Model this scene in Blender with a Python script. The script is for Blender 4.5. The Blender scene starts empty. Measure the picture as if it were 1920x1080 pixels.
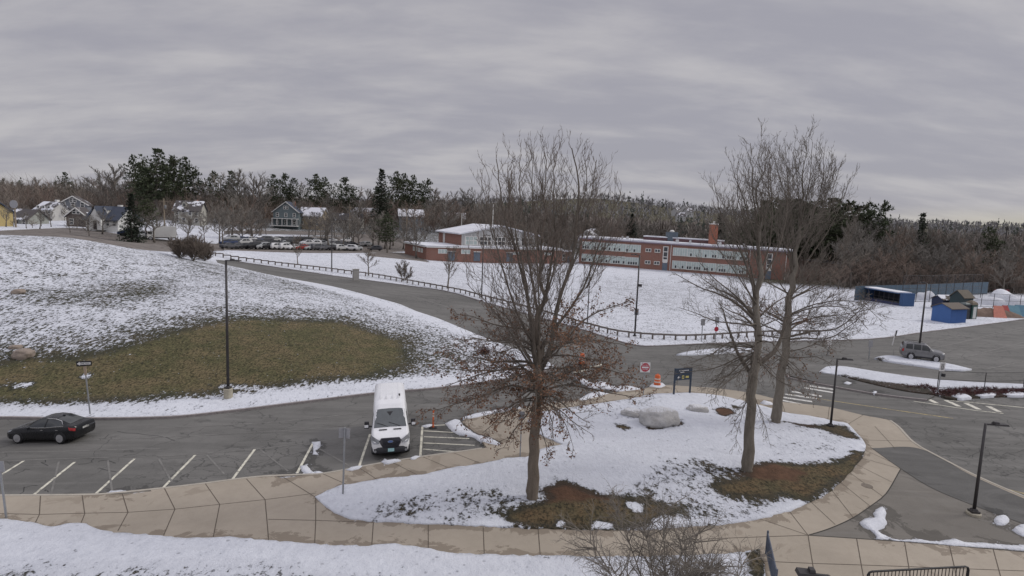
import bpy, bmesh, math, random
import numpy as np
from mathutils import Vector, Matrix, geometry, noise as mnoise

scene = bpy.context.scene
COL = scene.collection
RNG = random.Random(7)
R = math.radians

# ------------------------------------------------------------------ camera
CH, FPX = 13.0, 1100.0
PITCH, ROLL = R(6.5), R(2.2)
FWD = np.array([0, math.cos(PITCH), -math.sin(PITCH)])
U0 = np.array([0, math.sin(PITCH), math.cos(PITCH)])
X0 = np.array([1.0, 0, 0])
RT = math.cos(ROLL) * X0 + math.sin(ROLL) * U0
UP = -math.sin(ROLL) * X0 + math.cos(ROLL) * U0
CAM = np.array([0, 0, CH])
cd = bpy.data.cameras.new('camera')
cam = bpy.data.objects.new('camera', cd)
COL.objects.link(cam)
cam.matrix_world = Matrix(((RT[0], UP[0], -FWD[0], 0), (RT[1], UP[1], -FWD[1], 0), (RT[2], UP[2], -FWD[2], CH), (0, 0, 0, 1)))
cd.sensor_width = 36
cd.lens = FPX / 1920 * 36
cd.clip_start = 0.2
cd.clip_end = 6000
scene.camera = cam
scene.view_settings.view_transform = 'Standard'
scene.view_settings.look = 'None'
scene.view_settings.exposure = 0
scene.render.resolution_x, scene.render.resolution_y = 1024, 576
scene.cycles.max_bounces = 5
scene.cycles.diffuse_bounces = 2
scene.cycles.glossy_bounces = 2
scene.cycles.transparent_max_bounces = 12


def ray(u, v):
    return FWD + (u - 960) / FPX * RT - (v - 540) / FPX * UP


def Q(u, v, d):
    """the point a measured distance d in front of the camera position, seen at survey reading (u, v)"""
    return Vector(CAM + d * ray(u, v))


# ------------------------------------------------------------------ terrain heights
# survey readings (u, v, height of the ground there)
SURVEY = [
    (0, 1070, .2), (500, 1075, .3), (960, 1078, .3), (1500, 1078, .2), (1920, 1070, 0),
    (0, 950, -.1), (600, 920, .25), (1000, 920, .5), (1400, 870, .5), (1650, 850, .2), (1900, 980, 0),
    (100, 822, -.3), (0, 900, -.15), (735, 860, .35), (300, 900, 0.05), (850, 740, .2), (1000, 720, .25), (600, 755, 0),
    (1230, 720, .2), (1250, 780, .55), (1500, 745, .05), (1725, 680, 0), (1900, 740, 0), (1900, 850, 0), (1900, 610, 0), (1600, 645, 0),
    (1780, 603, 0), (1700, 572, 0), (1845, 552, 0), (1910, 570, 0),
    (1100, 650, .2), (900, 590, 1.0), (750, 545, 1.8), (600, 510, 2.8), (420, 487, 4.0),
    (750, 510, 1.5), (1000, 560, .8), (1200, 560, -.4), (1300, 620, 0), (1500, 560, -.6),
    (798, 487, 1.0), (1052, 494.6, .4), (760, 475, 1.2), (1085, 494, 0), (1475, 525, -1.0), (1280, 508, -.5),
    (480, 474, 3.6), (600, 474, 3.1), (700, 472, 2.6), (500, 450, 4.4), (680, 450, 3.8),
    (240, 458, 5.0), (310, 462, 4.6), (180, 433, 6.6), (540, 425, 7.0),
    # the grass mound
    (100, 752, -.25), (0, 760, -.3), (428, 742, .05), (600, 700, .8), (600, 620, 2.0), (300, 600, 2.8), (100, 520, 5.0), (0, 600, 2.8),
    (450, 640, 1.9), (750, 680, .7), (200, 680, 1.1), (400, 540, 3.9), (250, 520, 4.7),
    (0, 480, 7.0), (500, 525, 3.3), (650, 560, 2.3), (800, 610, 1.3), (950, 672, .35),
]
RIDGE = [(0, 437, 84), (130, 440, 86), (300, 477, 86), (400, 497, 92)]
FIXED = [(-130, 84, 9.0), (-95, 132, 6.5), (-140, 130, 7.0), (-220, 180, 8), (-120, 200, 8.5), (-60, 115, 5.4), (-30, 260, 7.5), (-80, 330, 9), (-300, 300, 10), (0, 340, 8),
         (-700, 500, 14), (-400, 900, 24), (0, 700, 18), (-250, 600, 14), (-120, 420, 9), (60, 320, 3), (150, 300, -1), (240, 260, -1.5), (300, 160, -1), (150, 120, -.5), (120, 60, 0),
         (130, 950, 54), (220, 1000, 46), (400, 1000, 34), (700, 1000, 26), (900, 600, 6), (0, 1050, 42), (90, 620, 10), (300, 600, 8), (1200, 1300, 40), (0, 2200, 60), (-900, 1600, 40),
         (-60, 40, -.3), (-60, 10, 0), (60, 10, 0), (0, -60, 0), (-300, -200, 0), (300, -200, 0), (0, 5, .3), (-100, 60, 4), (600, 100, -1), (-600, 100, 12), (1500, 2000, 60), (-1500, 1000, 30), (1700, 500, 10), (0, -600, 0)]
pts = []
for u, v, h in SURVEY:
    r_ = ray(u, v)
    d = (h - CH) / r_[2]
    p = CAM + d * r_
    pts.append((p[0], p[1], h))
for u, v, d in RIDGE:
    p = CAM + d * ray(u, v)
    pts.append(tuple(p))
pts += FIXED
PTS = np.array(pts)
PX = PTS[:, :2] / 100.0


def _phi(r2):
    return 0.5 * r2 * np.log(r2 + 1e-9)


def _fit():
    n = len(PX)
    d2 = ((PX[:, None, :] - PX[None, :, :]) ** 2).sum(2)
    A = np.zeros((n + 3, n + 3))
    A[:n, :n] = _phi(d2) + np.eye(n) * 2e-4
    P = np.hstack([np.ones((n, 1)), PX])
    A[:n, n:] = P
    A[n:, :n] = P.T
    b = np.zeros(n + 3)
    b[:n] = PTS[:, 2]
    return np.linalg.solve(A, b)


TPS = _fit()


def heights(xy):
    xy = np.asarray(xy, float).reshape(-1, 2) / 100.0
    out = np.empty(len(xy))
    n = len(PX)
    for i in range(0, len(xy), 20000):
        q = xy[i:i + 20000]
        d2 = ((q[:, None, :] - PX[None, :, :]) ** 2).sum(2)
        out[i:i + 20000] = _phi(d2) @ TPS[:n] + TPS[n] + q @ TPS[n + 1:]
    return out


def H(x, y):
    return float(heights([(x, y)])[0])


_D = np.geomspace(9, 2600, 420)


def ground_pts(uv):
    """survey readings -> points on the terrain (N,3)"""
    uv = np.asarray(uv, float).reshape(-1, 2)
    out = np.empty((len(uv), 3))
    for k, (u, v) in enumerate(uv):
        r_ = ray(u, v)
        P = CAM + _D[:, None] * r_
        below = P[:, 2] < heights(P[:, :2])
        i = int(np.argmax(below)) if below.any() else len(_D) - 1
        lo, hi = _D[max(i - 1, 0)], _D[i]
        for _ in range(3):
            t = np.linspace(lo, hi, 9)
            Pm = CAM + t[:, None] * r_
            bl = Pm[:, 2] < heights(Pm[:, :2])
            j = int(np.argmax(bl)) if bl.any() else 8
            lo, hi = t[max(j - 1, 0)], t[j]
        out[k] = CAM + hi * r_
    return out


def G(u, v):
    return Vector(ground_pts([(u, v)])[0])


def smooth_line(p, closed=False, step=14.0, corner=48):
    """Catmull-Rom through p, keeping sharp corners"""
    p = [np.array(q[:2], float) for q in p]
    n = len(p)
    out = []
    segs = n if closed else n - 1
    sharp = []
    for i in range(n):
        if not closed and i in (0, n - 1):
            sharp.append(True)
            continue
        a, b = p[i] - p[i - 1], p[(i + 1) % n] - p[i]
        ang = math.degrees(math.acos(max(-1, min(1, float(a @ b) / (np.linalg.norm(a) * np.linalg.norm(b) + 1e-9)))))
        sharp.append(ang > corner)
    for i in range(segs):
        p1, p2 = p[i], p[(i + 1) % n]
        p0 = p[i - 1] if not sharp[i] else 2 * p1 - p2
        p3 = p[(i + 2) % n] if not sharp[(i + 1) % n] else 2 * p2 - p1
        L = np.linalg.norm(p2 - p1)
        m = max(1, int(L / step))
        m1 = (p2 - p0) * .5
        m2 = (p3 - p1) * .5
        for q in (m1, m2):
            l = np.linalg.norm(q)
            if l > L:
                q *= L / l
        for k in range(m):
            t = k / m
            t2, t3 = t * t, t * t * t
            out.append((2 * t3 - 3 * t2 + 1) * p1 + (t3 - 2 * t2 + t) * m1 + (-2 * t3 + 3 * t2) * p2 + (t3 - t2) * m2)
    if not closed:
        out.append(p[-1])
    return out


def inside(poly, xy):
    poly = np.asarray(poly)[:, :2]
    x, y = xy[:, 0], xy[:, 1]
    c = np.zeros(len(xy), bool)
    mn, mx = poly.min(0), poly.max(0)
    m = (x >= mn[0]) & (x <= mx[0]) & (y >= mn[1]) & (y <= mx[1])
    xs, ys = x[m], y[m]
    cc = np.zeros(len(xs), bool)
    n = len(poly)
    for i in range(n):
        x1, y1 = poly[i]
        x2, y2 = poly[i - 1]
        if y1 == y2:
            continue
        cc ^= ((y1 > ys) != (y2 > ys)) & (xs < (x2 - x1) * (ys - y1) / (y2 - y1) + x1)
    c[m] = cc
    return c


def poly_dist(poly, xy):
    poly = np.asarray(poly)[:, :2]
    d = np.full(len(xy), 1e9)
    for i in range(len(poly)):
        a, b = poly[i - 1], poly[i]
        ab = b - a
        t = np.clip(((xy - a) @ ab) / (ab @ ab + 1e-12), 0, 1)
        d = np.minimum(d, ((xy - a - t[:, None] * ab) ** 2).sum(1))
    return np.sqrt(d)


# ------------------------------------------------------------------ object helpers
def tag(o, label=None, cat=None, group=None, kind=None):
    if label: o['label'] = label
    if cat: o['category'] = cat
    if group: o['group'] = group
    if kind: o['kind'] = kind
    return o


def thing(name, label, cat, loc=(0, 0, 0), rz=0, group=None):
    o = bpy.data.objects.new(name, None)
    o.empty_display_size = .3
    COL.objects.link(o)
    o.location = loc
    o.rotation_euler = (0, 0, rz)
    return tag(o, label, cat, group)


def link(name, me, parent=None):
    o = bpy.data.objects.new(name, me)
    COL.objects.link(o)
    if parent is not None:
        o.parent = parent
    return o


def copy_tree(o, parent=None):
    c = o.copy()
    COL.objects.link(c)
    if parent is not None:
        c.parent = parent
    for ch in o.children:
        copy_tree(ch, c)
    return c


class MB:
    """collects shapes for ONE mesh object"""
    def __init__(s):
        s.v, s.f, s.m, s.mats, s.sm = [], [], [], [], []
        s.cur = 0
        s.smooth = False

    def use(s, m):
        if m not in s.mats: s.mats.append(m)
        s.cur = s.mats.index(m)
        return s

    def face(s, idx):
        s.f.append(tuple(idx)); s.m.append(s.cur); s.sm.append(s.smooth)

    def poly(s, pts):
        b = len(s.v)
        s.v += [tuple(p) for p in pts]
        s.face(range(b, b + len(pts)))

    def box(s, c, d, rz=0, M=None, taper=1.0):
        """box centred at c, size d; taper scales the top"""
        b = len(s.v)
        ca, sa = math.cos(rz), math.sin(rz)
        for z in (-.5, .5):
            k = taper if z > 0 else 1
            for x, y in ((-.5, -.5), (.5, -.5), (.5, .5), (-.5, .5)):
                px, py = x * d[0] * k, y * d[1] * k
                p = Vector((c[0] + px * ca - py * sa, c[1] + px * sa + py * ca, c[2] + z * d[2]))
                s.v.append(tuple(M @ p if M else p))
        for q in ((0, 3, 2, 1), (4, 5, 6, 7), (0, 1, 5, 4), (1, 2, 6, 5), (2, 3, 7, 6), (3, 0, 4, 7)):
            s.face([b + i for i in q])
        return s

    def tube(s, pts, rad, n=6, cap=True):
        pts = [Vector(p) for p in pts]
        if not hasattr(rad, '__len__'): rad = [rad] * len(pts)
        b0 = len(s.v)
        t0 = (pts[1] - pts[0]).normalized()
        a = t0.orthogonal().normalized()
        L = len(pts)
        for i, p in enumerate(pts):
            t = (pts[min(i + 1, L - 1)] - pts[max(i - 1, 0)])
            if t.length < 1e-9: t = t0
            t = t.normalized()
            a = (a - t * a.dot(t))
            a = a.normalized() if a.length > 1e-6 else t.orthogonal().normalized()
            c = t.cross(a)
            for k in range(n):
                w = 2 * math.pi * k / n
                s.v.append(tuple(p + (a * math.cos(w) + c * math.sin(w)) * rad[i]))
        for i in range(L - 1):
            for k in range(n):
                k2 = (k + 1) % n
                s.face((b0 + i * n + k, b0 + i * n + k2, b0 + (i + 1) * n + k2, b0 + (i + 1) * n + k))
        if cap:
            s.face([b0 + k for k in range(n)][::-1])
            s.face([b0 + (L - 1) * n + k for k in range(n)])
        return s

    def lathe(s, prof, n=16, c=(0, 0, 0), M=None):
        """prof: (r, z) list, about z"""
        b0 = len(s.v)
        for r, z in prof:
            for k in range(n):
                w = 2 * math.pi * k / n
                p = Vector((r * math.cos(w), r * math.sin(w), z))
                p = (M @ p if M else p) + Vector(c)
                s.v.append(tuple(p))
        for i in range(len(prof) - 1):
            for k in range(n):
                k2 = (k + 1) % n
                s.face((b0 + i * n + k, b0 + i * n + k2, b0 + (i + 1) * n + k2, b0 + (i + 1) * n + k))
        s.face([b0 + k for k in range(n)][::-1])
        s.face([b0 + (len(prof) - 1) * n + k for k in range(n)])
        return s

    def build(s, name, mat=None, parent=None, smooth=None):
        me = bpy.data.meshes.new(name)
        me.from_pydata(s.v, [], s.f)
        if mat is not None and not s.mats:
            me.materials.append(mat)
        else:
            for m in s.mats: me.materials.append(m)
            if s.mats: me.polygons.foreach_set('material_index', s.m)
        sm = s.sm if smooth is None else [smooth] * len(s.f)
        me.polygons.foreach_set('use_smooth', sm)
        me.update()
        return link(name, me, parent)


# ------------------------------------------------------------------ materials
class NT:
    def __init__(s, name):
        s.mat = bpy.data.materials.new(name)
        s.mat.use_nodes = True
        s.t = s.mat.node_tree
        s.bsdf = s.t.nodes['Principled BSDF']
        s.co = s.n('ShaderNodeTexCoord')

    def n(s, typ, **kw):
        nd = s.t.nodes.new(typ)
        for k, v in kw.items(): setattr(nd, k, v)
        return nd

    def set(s, sock, val):
        if isinstance(val, bpy.types.NodeSocket): s.t.links.new(val, sock)
        elif isinstance(val, (tuple, list)) and len(val) == 3 and sock.type == 'RGBA': sock.default_value = (*val, 1)
        else: sock.default_value = val

    def noise(s, scale, detail=4, rough=.6, vec=None, dist=0, stretch=None):
        v = vec or s.co.outputs['Object']
        if stretch:
            mp = s.n('ShaderNodeMapping')
            s.set(mp.inputs['Vector'], v)
            mp.inputs['Scale'].default_value = stretch
            v = mp.outputs[0]
        nd = s.n('ShaderNodeTexNoise')
        s.set(nd.inputs['Vector'], v)
        nd.inputs['Scale'].default_value = scale
        nd.inputs['Detail'].default_value = detail
        nd.inputs['Roughness'].default_value = rough
        nd.inputs['Distortion'].default_value = dist
        return nd.outputs['Fac']

    def math(s, op, a, b=0.0, c=None, clamp=False):
        nd = s.n('ShaderNodeMath', operation=op, use_clamp=clamp)
        s.set(nd.inputs[0], a); s.set(nd.inputs[1], b)
        if c is not None: s.set(nd.inputs[2], c)
        return nd.outputs[0]

    def ramp(s, val, lo, hi, a=0.0, b=1.0):
        nd = s.n('ShaderNodeMapRange')
        s.set(nd.inputs['Value'], val)
        nd.inputs['From Min'].default_value = lo; nd.inputs['From Max'].default_value = hi
        nd.inputs['To Min'].default_value = a; nd.inputs['To Max'].default_value = b
        return nd.outputs[0]

    def mix(s, f, a, b):
        nd = s.n('ShaderNodeMix', data_type='RGBA')
        s.set(nd.inputs[0], f); s.set(nd.inputs[6], a); s.set(nd.inputs[7], b)
        return nd.outputs[2]

    def attr(s, name):
        nd = s.n('ShaderNodeAttribute', attribute_name=name)
        return nd.outputs['Fac']

    def bump(s, h, strength=.4, dist=.05):
        nd = s.n('ShaderNodeBump')
        nd.inputs['Strength'].default_value = strength
        nd.inputs['Distance'].default_value = dist
        s.set(nd.inputs['Height'], h)
        s.t.links.new(nd.outputs[0], s.bsdf.inputs['Normal'])

    def out(s, col=None, rough=None, spec=None, metal=None):
        if col is not None: s.set(s.bsdf.inputs['Base Color'], col)
        if rough is not None: s.set(s.bsdf.inputs['Roughness'], rough)
        if spec is not None: s.set(s.bsdf.inputs['Specular IOR Level'], spec)
        if metal is not None: s.set(s.bsdf.inputs['Metallic'], metal)
        return s.mat


_mc = {}


def M(name, col, rough=.7, var=.18, scale=3.0, spec=.3, metal=0.0, bump=0.0, dirt=None):
    """plain weathered surface: base colour broken up by two noises"""
    if name in _mc: return _mc[name]
    t = NT(name)
    n1 = t.noise(scale, 5, .65)
    n2 = t.noise(scale * 7, 3, .6)
    nn = t.math('ADD', t.math('MULTIPLY', n1, .65), t.math('MULTIPLY', n2, .35))
    f = t.ramp(nn, .3, .7)
    a = tuple(max(0, c * (1 - var)) for c in col)
    b = tuple(min(1, c * (1 + var)) for c in col)
    c = t.mix(f, a, b)
    if dirt:
        c = t.mix(t.ramp(t.noise(scale * .6, 4, .7), .5, .75, 0, .7), c, dirt)
    t.out(c, rough, spec, metal)
    if bump: t.bump(nn, bump, .05)
    _mc[name] = t.mat
    return t.mat


def glass(name, col=(.03, .035, .04), rough=.08):
    if name in _mc: return _mc[name]
    t = NT(name)
    n1 = t.noise(1.7, 3)
    t.out(t.mix(n1, tuple(c * .7 for c in col), tuple(c * 1.4 for c in col)), rough, .6)
    _mc[name] = t.mat
    return t.mat


def paint(name, col, rough=.28, metal=0.0, dirty=.25):
    if name in _mc: return _mc[name]
    t = NT(name)
    n1 = t.noise(1.6, 5, .7)
    n2 = t.noise(14, 3, .6)
    sep = t.n('ShaderNodeSeparateXYZ')
    t.t.links.new(t.co.outputs['Object'], sep.inputs[0])
    low = t.ramp(sep.outputs[2], .9, .2, 0, 1)
    f = t.math('MULTIPLY', t.math('ADD', t.math('MULTIPLY', low, .8), t.ramp(n1, .4, .8, 0, .5)), dirty, clamp=True)
    c = t.mix(f, col, (.28, .26, .24))
    t.out(c, t.ramp(n2, .3, .7, rough * .8, rough * 1.4), .5, metal)
    t.bsdf.inputs['Coat Weight'].default_value = .25
    t.bsdf.inputs['Coat Roughness'].default_value = .1
    _mc[name] = t.mat
    return t.mat
# ------------------------------------------------------------------ ground materials
def snow_over(t, base, rough_base, amp=1.0, sharp=7.0, wet=None, small=1.0, noise_scale=.55, fleck=.55, dark_gaps=False, n2s=3.4):
    """base colour with snow laid over it where the mesh attribute 'cov' (plus broken-up noise) is high"""
    cov = t.attr('cov')
    n1 = t.noise(noise_scale, 6, .68, dist=.6)
    n2 = t.noise(n2s, 4, .65, stretch=(1, .55, 1))
    n3 = t.noise(11.0, 3, .6, stretch=(.8, 1, 1))
    nn = t.math('ADD', t.math('ADD', t.math('MULTIPLY', n1, .5), t.math('MULTIPLY', n2, .85 * small)), t.math('MULTIPLY', n3, .45 * small))
    mid = .5 * (.5 + .85 * small + .45 * small)
    dn = t.math('SUBTRACT', nn, mid)
    v = t.math('ADD', t.math('MULTIPLY', dn, amp * 1.7), cov)
    m = t.ramp(v, .5 - .5 / sharp, .5 + .5 / sharp)
    thin = t.ramp(v, .5, 1.0)
    sc = t.mix(thin, (.48, .50, .55), (.665, .685, .73))
    sc = t.mix(t.ramp(n3, .35, .7, 0, .35), sc, (.50, .515, .56))
    sc = t.mix(t.ramp(n1, .35, .7, 0, .4), sc, (.54, .555, .60))
    sc = t.mix(t.ramp(t.noise(.16, 5, .7, stretch=(.35, 1.4, 1), dist=1.0), .48, .72, 0, .5), sc, (.42, .43, .47))
    vo = t.n('ShaderNodeTexVoronoi', feature='F1'); vo.inputs['Scale'].default_value = 1.9
    t.set(vo.inputs['Vector'], t.co.outputs['Object'])
    fl = t.math('MULTIPLY', t.ramp(t.math('ADD', vo.outputs['Distance'], t.math('MULTIPLY', n3, .12)), .14, .22, 1, 0), t.ramp(t.noise(.9, 3, .6), .40, .52, 0, fleck), clamp=True)
    sc = t.mix(fl, sc, (.16, .165, .19))
    if wet is not None:
        wm = t.ramp(t.math('ADD', cov, t.math('MULTIPLY', t.math('SUBTRACT', n1, .5), 2.2)), .13, .19, 0, .6)
        base = t.mix(wm, base, wet)
    base = t.mix(t.ramp(cov, .04, .20, 0, .6), base, (.022, .024, .020)) if dark_gaps else base
    c = t.mix(m, base, sc)
    t.out(c, t.mix(m, (rough_base,) * 3, (.75,) * 3), .25)
    hgt = t.math('ADD', t.math('MULTIPLY', m, .9), t.math('MULTIPLY', n3, .7))
    return m, hgt


def grass_mat(name, a, b, dry, amp=1.0, sharp=6.0, small=1.0, ns=.55, mulch=None):
    t = NT(name)
    g1 = t.noise(.35, 5, .7)
    g2 = t.noise(2.6, 5, .8, stretch=(.8, .6, 1))
    g3 = t.noise(7, 4, .75, stretch=(1, .6, 1))
    c = t.mix(t.ramp(g2, .36, .64), a, b)
    c = t.mix(t.ramp(g1, .42, .62, 0, .8), c, dry)
    c = t.mix(t.ramp(g3, .46, .60, 0, .85), c, tuple(x * .2 for x in a))
    c = t.mix(t.ramp(t.noise(4.3, 4, .75), .58, .70, 0, .6), c, tuple(min(1, x * 1.7) for x in dry))
    if mulch:
        mm = t.math('ADD', t.attr('mulch'), t.math('MULTIPLY', t.math('SUBTRACT', t.noise(1.3, 5, .7), .5), .9))
        c = t.mix(t.ramp(mm, .35, .65), c, t.mix(t.ramp(g2, .35, .7), mulch, tuple(x * .45 for x in mulch)))
    m, h = snow_over(t, c, .95, amp, sharp, small=small, noise_scale=ns, dark_gaps=True, n2s=4.4)
    t.bump(t.math('ADD', h, t.math('MULTIPLY', g3, .9)), .75, .09)
    return t.mat


def asphalt_mat(name, c0, c1, cracks=1.0):
    t = NT(name)
    n1 = t.noise(.09, 5, .6, dist=.5)
    n2 = t.noise(.8, 6, .7)
    n3 = t.noise(60, 2, .5)
    streak = t.noise(.5, 4, .6, stretch=(.14, 1.6, 1), dist=1.0)
    c = t.mix(t.ramp(n1, .3, .7), c0, c1)
    c = t.mix(t.ramp(streak, .45, .75, 0, .5), c, tuple(x * 1.45 for x in c1))
    c = t.mix(t.ramp(n2, .5, .8, 0, .5), c, tuple(x * .6 for x in c0))
    c = t.mix(t.ramp(t.noise(.22, 6, .72, stretch=(.5, 1.3, 1), dist=1.5), .52, .72, 0, .42), c, (.20, .195, .185))
    c = t.mix(t.ramp(t.noise(.30, 5, .65, stretch=(.6, 1.2, 1), dist=.8), .60, .66, 0, .45), c, tuple(x * .55 for x in c0))
    c = t.mix(t.ramp(n3, .45, .75, 0, .22), c, (.3, .29, .27))
    wv = t.n('ShaderNodeVectorMath', operation='ADD')
    dn = t.n('ShaderNodeTexNoise'); dn.inputs['Scale'].default_value = .5; dn.inputs['Detail'].default_value = 5
    t.set(dn.inputs['Vector'], t.co.outputs['Object'])
    sc = t.n('ShaderNodeVectorMath', operation='SCALE'); sc.inputs[3].default_value = 3.2
    t.t.links.new(dn.outputs['Color'], sc.inputs[0])
    t.t.links.new(t.co.outputs['Object'], wv.inputs[0]); t.t.links.new(sc.outputs[0], wv.inputs[1])
    vo = t.n('ShaderNodeTexVoronoi', feature='DISTANCE_TO_EDGE'); vo.inputs['Scale'].default_value = .22
    t.t.links.new(wv.outputs[0], vo.inputs['Vector'])
    vo2 = t.n('ShaderNodeTexVoronoi', feature='DISTANCE_TO_EDGE'); vo2.inputs['Scale'].default_value = .75
    t.t.links.new(wv.outputs[0], vo2.inputs['Vector'])
    crack = t.math('MULTIPLY', t.ramp(vo.outputs[0], .004, .012, .4, 0), t.ramp(t.noise(.16, 3, .5), .40, .5, 0, cracks))
    gate = t.ramp(t.noise(.12, 3, .5), .5, .6, 0, 1)
    crack2 = t.math('MULTIPLY', t.ramp(vo2.outputs[0], .01, .03, .5 * cracks, 0), gate)
    c = t.mix(t.math('MAXIMUM', crack, crack2), c, (.014, .014, .015))
    m, h = snow_over(t, c, .85, .8, 8, wet=tuple(x * .5 for x in c0), noise_scale=.8)
    t.bump(t.math('ADD', h, t.math('MULTIPLY', n3, .15)), .3, .03)
    return t.mat


def concrete_mat(name):
    t = NT(name)
    n1 = t.noise(.25, 5, .65)
    n2 = t.noise(2.5, 6, .7)
    n3 = t.noise(45, 2, .5)
    c = t.mix(t.ramp(n1, .3, .7), (.285, .25, .20), (.36, .315, .255))
    c = t.mix(t.ramp(n2, .45, .75, 0, .35), c, (.24, .2, .16))
    c = t.mix(t.ramp(n3, .4, .7, 0, .2), c, (.42, .37, .31))
    wsp = t.ramp(t.noise(.33, 5, .6, dist=1.2), .62, .66, 0, .32)
    c = t.mix(wsp, c, (.17, .135, .10))
    m, h = snow_over(t, c, .85, .7, 9, wet=(.15, .12, .09), noise_scale=.8)
    t.bump(t.math('ADD', h, t.math('MULTIPLY', n3, .1)), .25, .03)
    return t.mat


MG = {}
MG['ground'] = grass_mat('mound_grass', (.066, .066, .030), (.122, .110, .052), (.165, .126, .070), amp=1.1, sharp=5, small=1.35)
MG['island_lawn'] = grass_mat('island_turf', (.07, .06, .03), (.11, .09, .05), (.13, .085, .045), amp=.85, sharp=7, small=.9, mulch=(.118, .064, .038))
MG['front_lawn'] = grass_mat('front_turf', (.05, .05, .03), (.1, .085, .05), (.12, .09, .05), amp=.8, sharp=7)
MG['verge'] = grass_mat('verge_turf', (.06, .05, .035), (.1, .07, .05), (.13, .06, .045), amp=.8, sharp=7)
MG['road'] = asphalt_mat('road_asphalt', (.082, .080, .075), (.138, .134, .126))
MG['far_road'] = asphalt_mat('street_asphalt', (.11, .095, .085), (.16, .14, .125), 0.0)
MG['plaza'] = asphalt_mat('plaza_asphalt', (.125, .114, .10), (.155, .143, .125), 0.0)
MG['dark_path'] = asphalt_mat('path_asphalt', (.066, .064, .062), (.092, .09, .086), 0.0)
MG['pavement'] = concrete_mat('pavement_concrete')
_t = NT('snow_heap')
_n1 = _t.noise(2.2, 6, .7); _n2 = _t.noise(16, 4, .65)
_c = _t.mix(_t.ramp(_n1, .35, .7), (.70, .715, .75), (.55, .565, .61))
_c = _t.mix(_t.ramp(_n2, .5, .75, 0, .6), _c, (.38, .39, .42))
_t.out(_c, .75, .25)
_t.bump(_t.math('ADD', _n1, _n2), .7, .07)
MG['snow'] = _t.mat

# ------------------------------------------------------------------ regions of the ground (later ones lie on top of earlier ones)
# name, kind of surface, height above the graded ground, outline as survey readings
REG = []


def region(name, mat, off, px, smooth=True, step=12, rough=0.0, seed=0):
    line = smooth_line(px, True, step) if smooth else px
    P = ground_pts(line)[:, :2]
    if rough:
        rr = random.Random(seed)
        c = P.mean(0)
        P = np.array([p + rough * np.array([rr.uniform(-1, 1), rr.uniform(-1, 1)]) for p in P])
    REG.append((name, mat, off, P))
    return P


region('far_street', 'far_road', -.06, [(-40, 434), (60, 429), (150, 427), (215, 437), (310, 449), (420, 458), (420, 470), (320, 472), (250, 466), (130, 446), (0, 440)], step=8)
region('far_parking_lot', 'far_road', -.06, [(400, 458), (450, 446), (600, 443), (740, 446), (800, 462), (760, 471), (690, 474), (560, 474), (400, 468)], step=8)
region('far_lane', 'far_road', -.05, [(420, 432), (560, 433), (700, 440), (800, 455), (800, 462), (690, 445), (560, 440), (420, 438)], step=8)
region('school_drive', 'far_road', -.05, [(690, 474), (760, 474), (802, 489), (806, 492), (775, 488), (690, 480)], step=8)
ROAD = region('road', 'road', -.10, [
    (-170, 786), (0, 782), (150, 784), (320, 781), (430, 770), (560, 754), (700, 737), (800, 729), (880, 720), (950, 710), (1010, 699), (1036, 690), (1038, 684), (1010, 670), (942, 645),
    (880, 621), (822, 597), (780, 583), (752, 571), (715, 560.5), (665, 547), (615, 535), (515, 517), (440, 500), (408, 493), (404, 486),
    (440, 489), (515, 500), (615, 515), (690, 525), (765, 535), (840, 546), (913, 567), (1017, 596), (1092, 617), (1176, 643), (1212, 648), (1310, 644), (1440, 640), (1573, 637), (1629, 635),
    (1679, 630), (1733, 622), (1800, 614), (1920, 598), (2150, 566), (2300, 1300), (1500, 1300), (-170, 1300)], step=12)
PAVE = region('pavement', 'pavement', .03, [
    (-170, 932), (0, 930), (180, 928), (250, 922), (360, 910), (480, 895), (560, 891), (604, 889), (671, 877), (708, 870), (791, 857), (880, 845), (913, 840), (888, 809), (866, 792), (875, 783), (912, 776), (974, 766),
    (1057, 754), (1087, 748), (1116, 742), (1161, 735), (1207, 730), (1223, 724), (1257, 723), (1307, 726), (1348, 729), (1405, 737), (1448, 747), (1466, 754), (1507, 758), (1555, 764), (1618, 779),
    (1669, 789), (1685, 801), (1707, 825), (1729, 841), (1826, 891), (1920, 932), (2100, 1005), (2200, 1300), (-170, 1300)], step=12)
region('plaza', 'plaza', .025, [(1689, 880), (1747, 916), (1826, 949), (1920, 984), (2120, 1060), (2120, 1058), (1920, 1036), (1862, 1031), (1732, 1020), (1606, 1011), (1515, 1005), (1556, 992), (1598, 973), (1631, 951), (1661, 927)], step=10)
region('dark_path', 'dark_path', .027, [(1634, 841), (1724, 842), (1822, 892), (1916, 934), (2096, 1008), (2120, 1058), (1920, 984), (1826, 949), (1747, 916), (1689, 880)], step=10)
ISL = region('island_lawn', 'island_lawn', .08, [
    (592, 934), (612, 952), (647, 972), (691, 979), (793, 984), (892, 988), (1009, 993), (1111, 995), (1210, 995), (1295, 988), (1355, 985), (1425, 974), (1480, 960), (1520, 942), (1560, 921), (1590, 892),
    (1617, 860), (1625, 838), (1608, 816), (1590, 796), (1570, 792), (1516, 781), (1472, 775), (1424, 761), (1353, 744), (1294, 738), (1250, 739), (1215, 742), (1175, 750), (1116, 759), (1060, 767), (1010, 776),
    (990, 790), (1010, 815), (1057, 835), (1013, 845), (992, 858), (953, 861), (924, 867), (903, 872), (850, 879), (791, 892), (708, 901), (678, 906), (653, 911), (632, 914)], step=9, rough=.05, seed=3)
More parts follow.
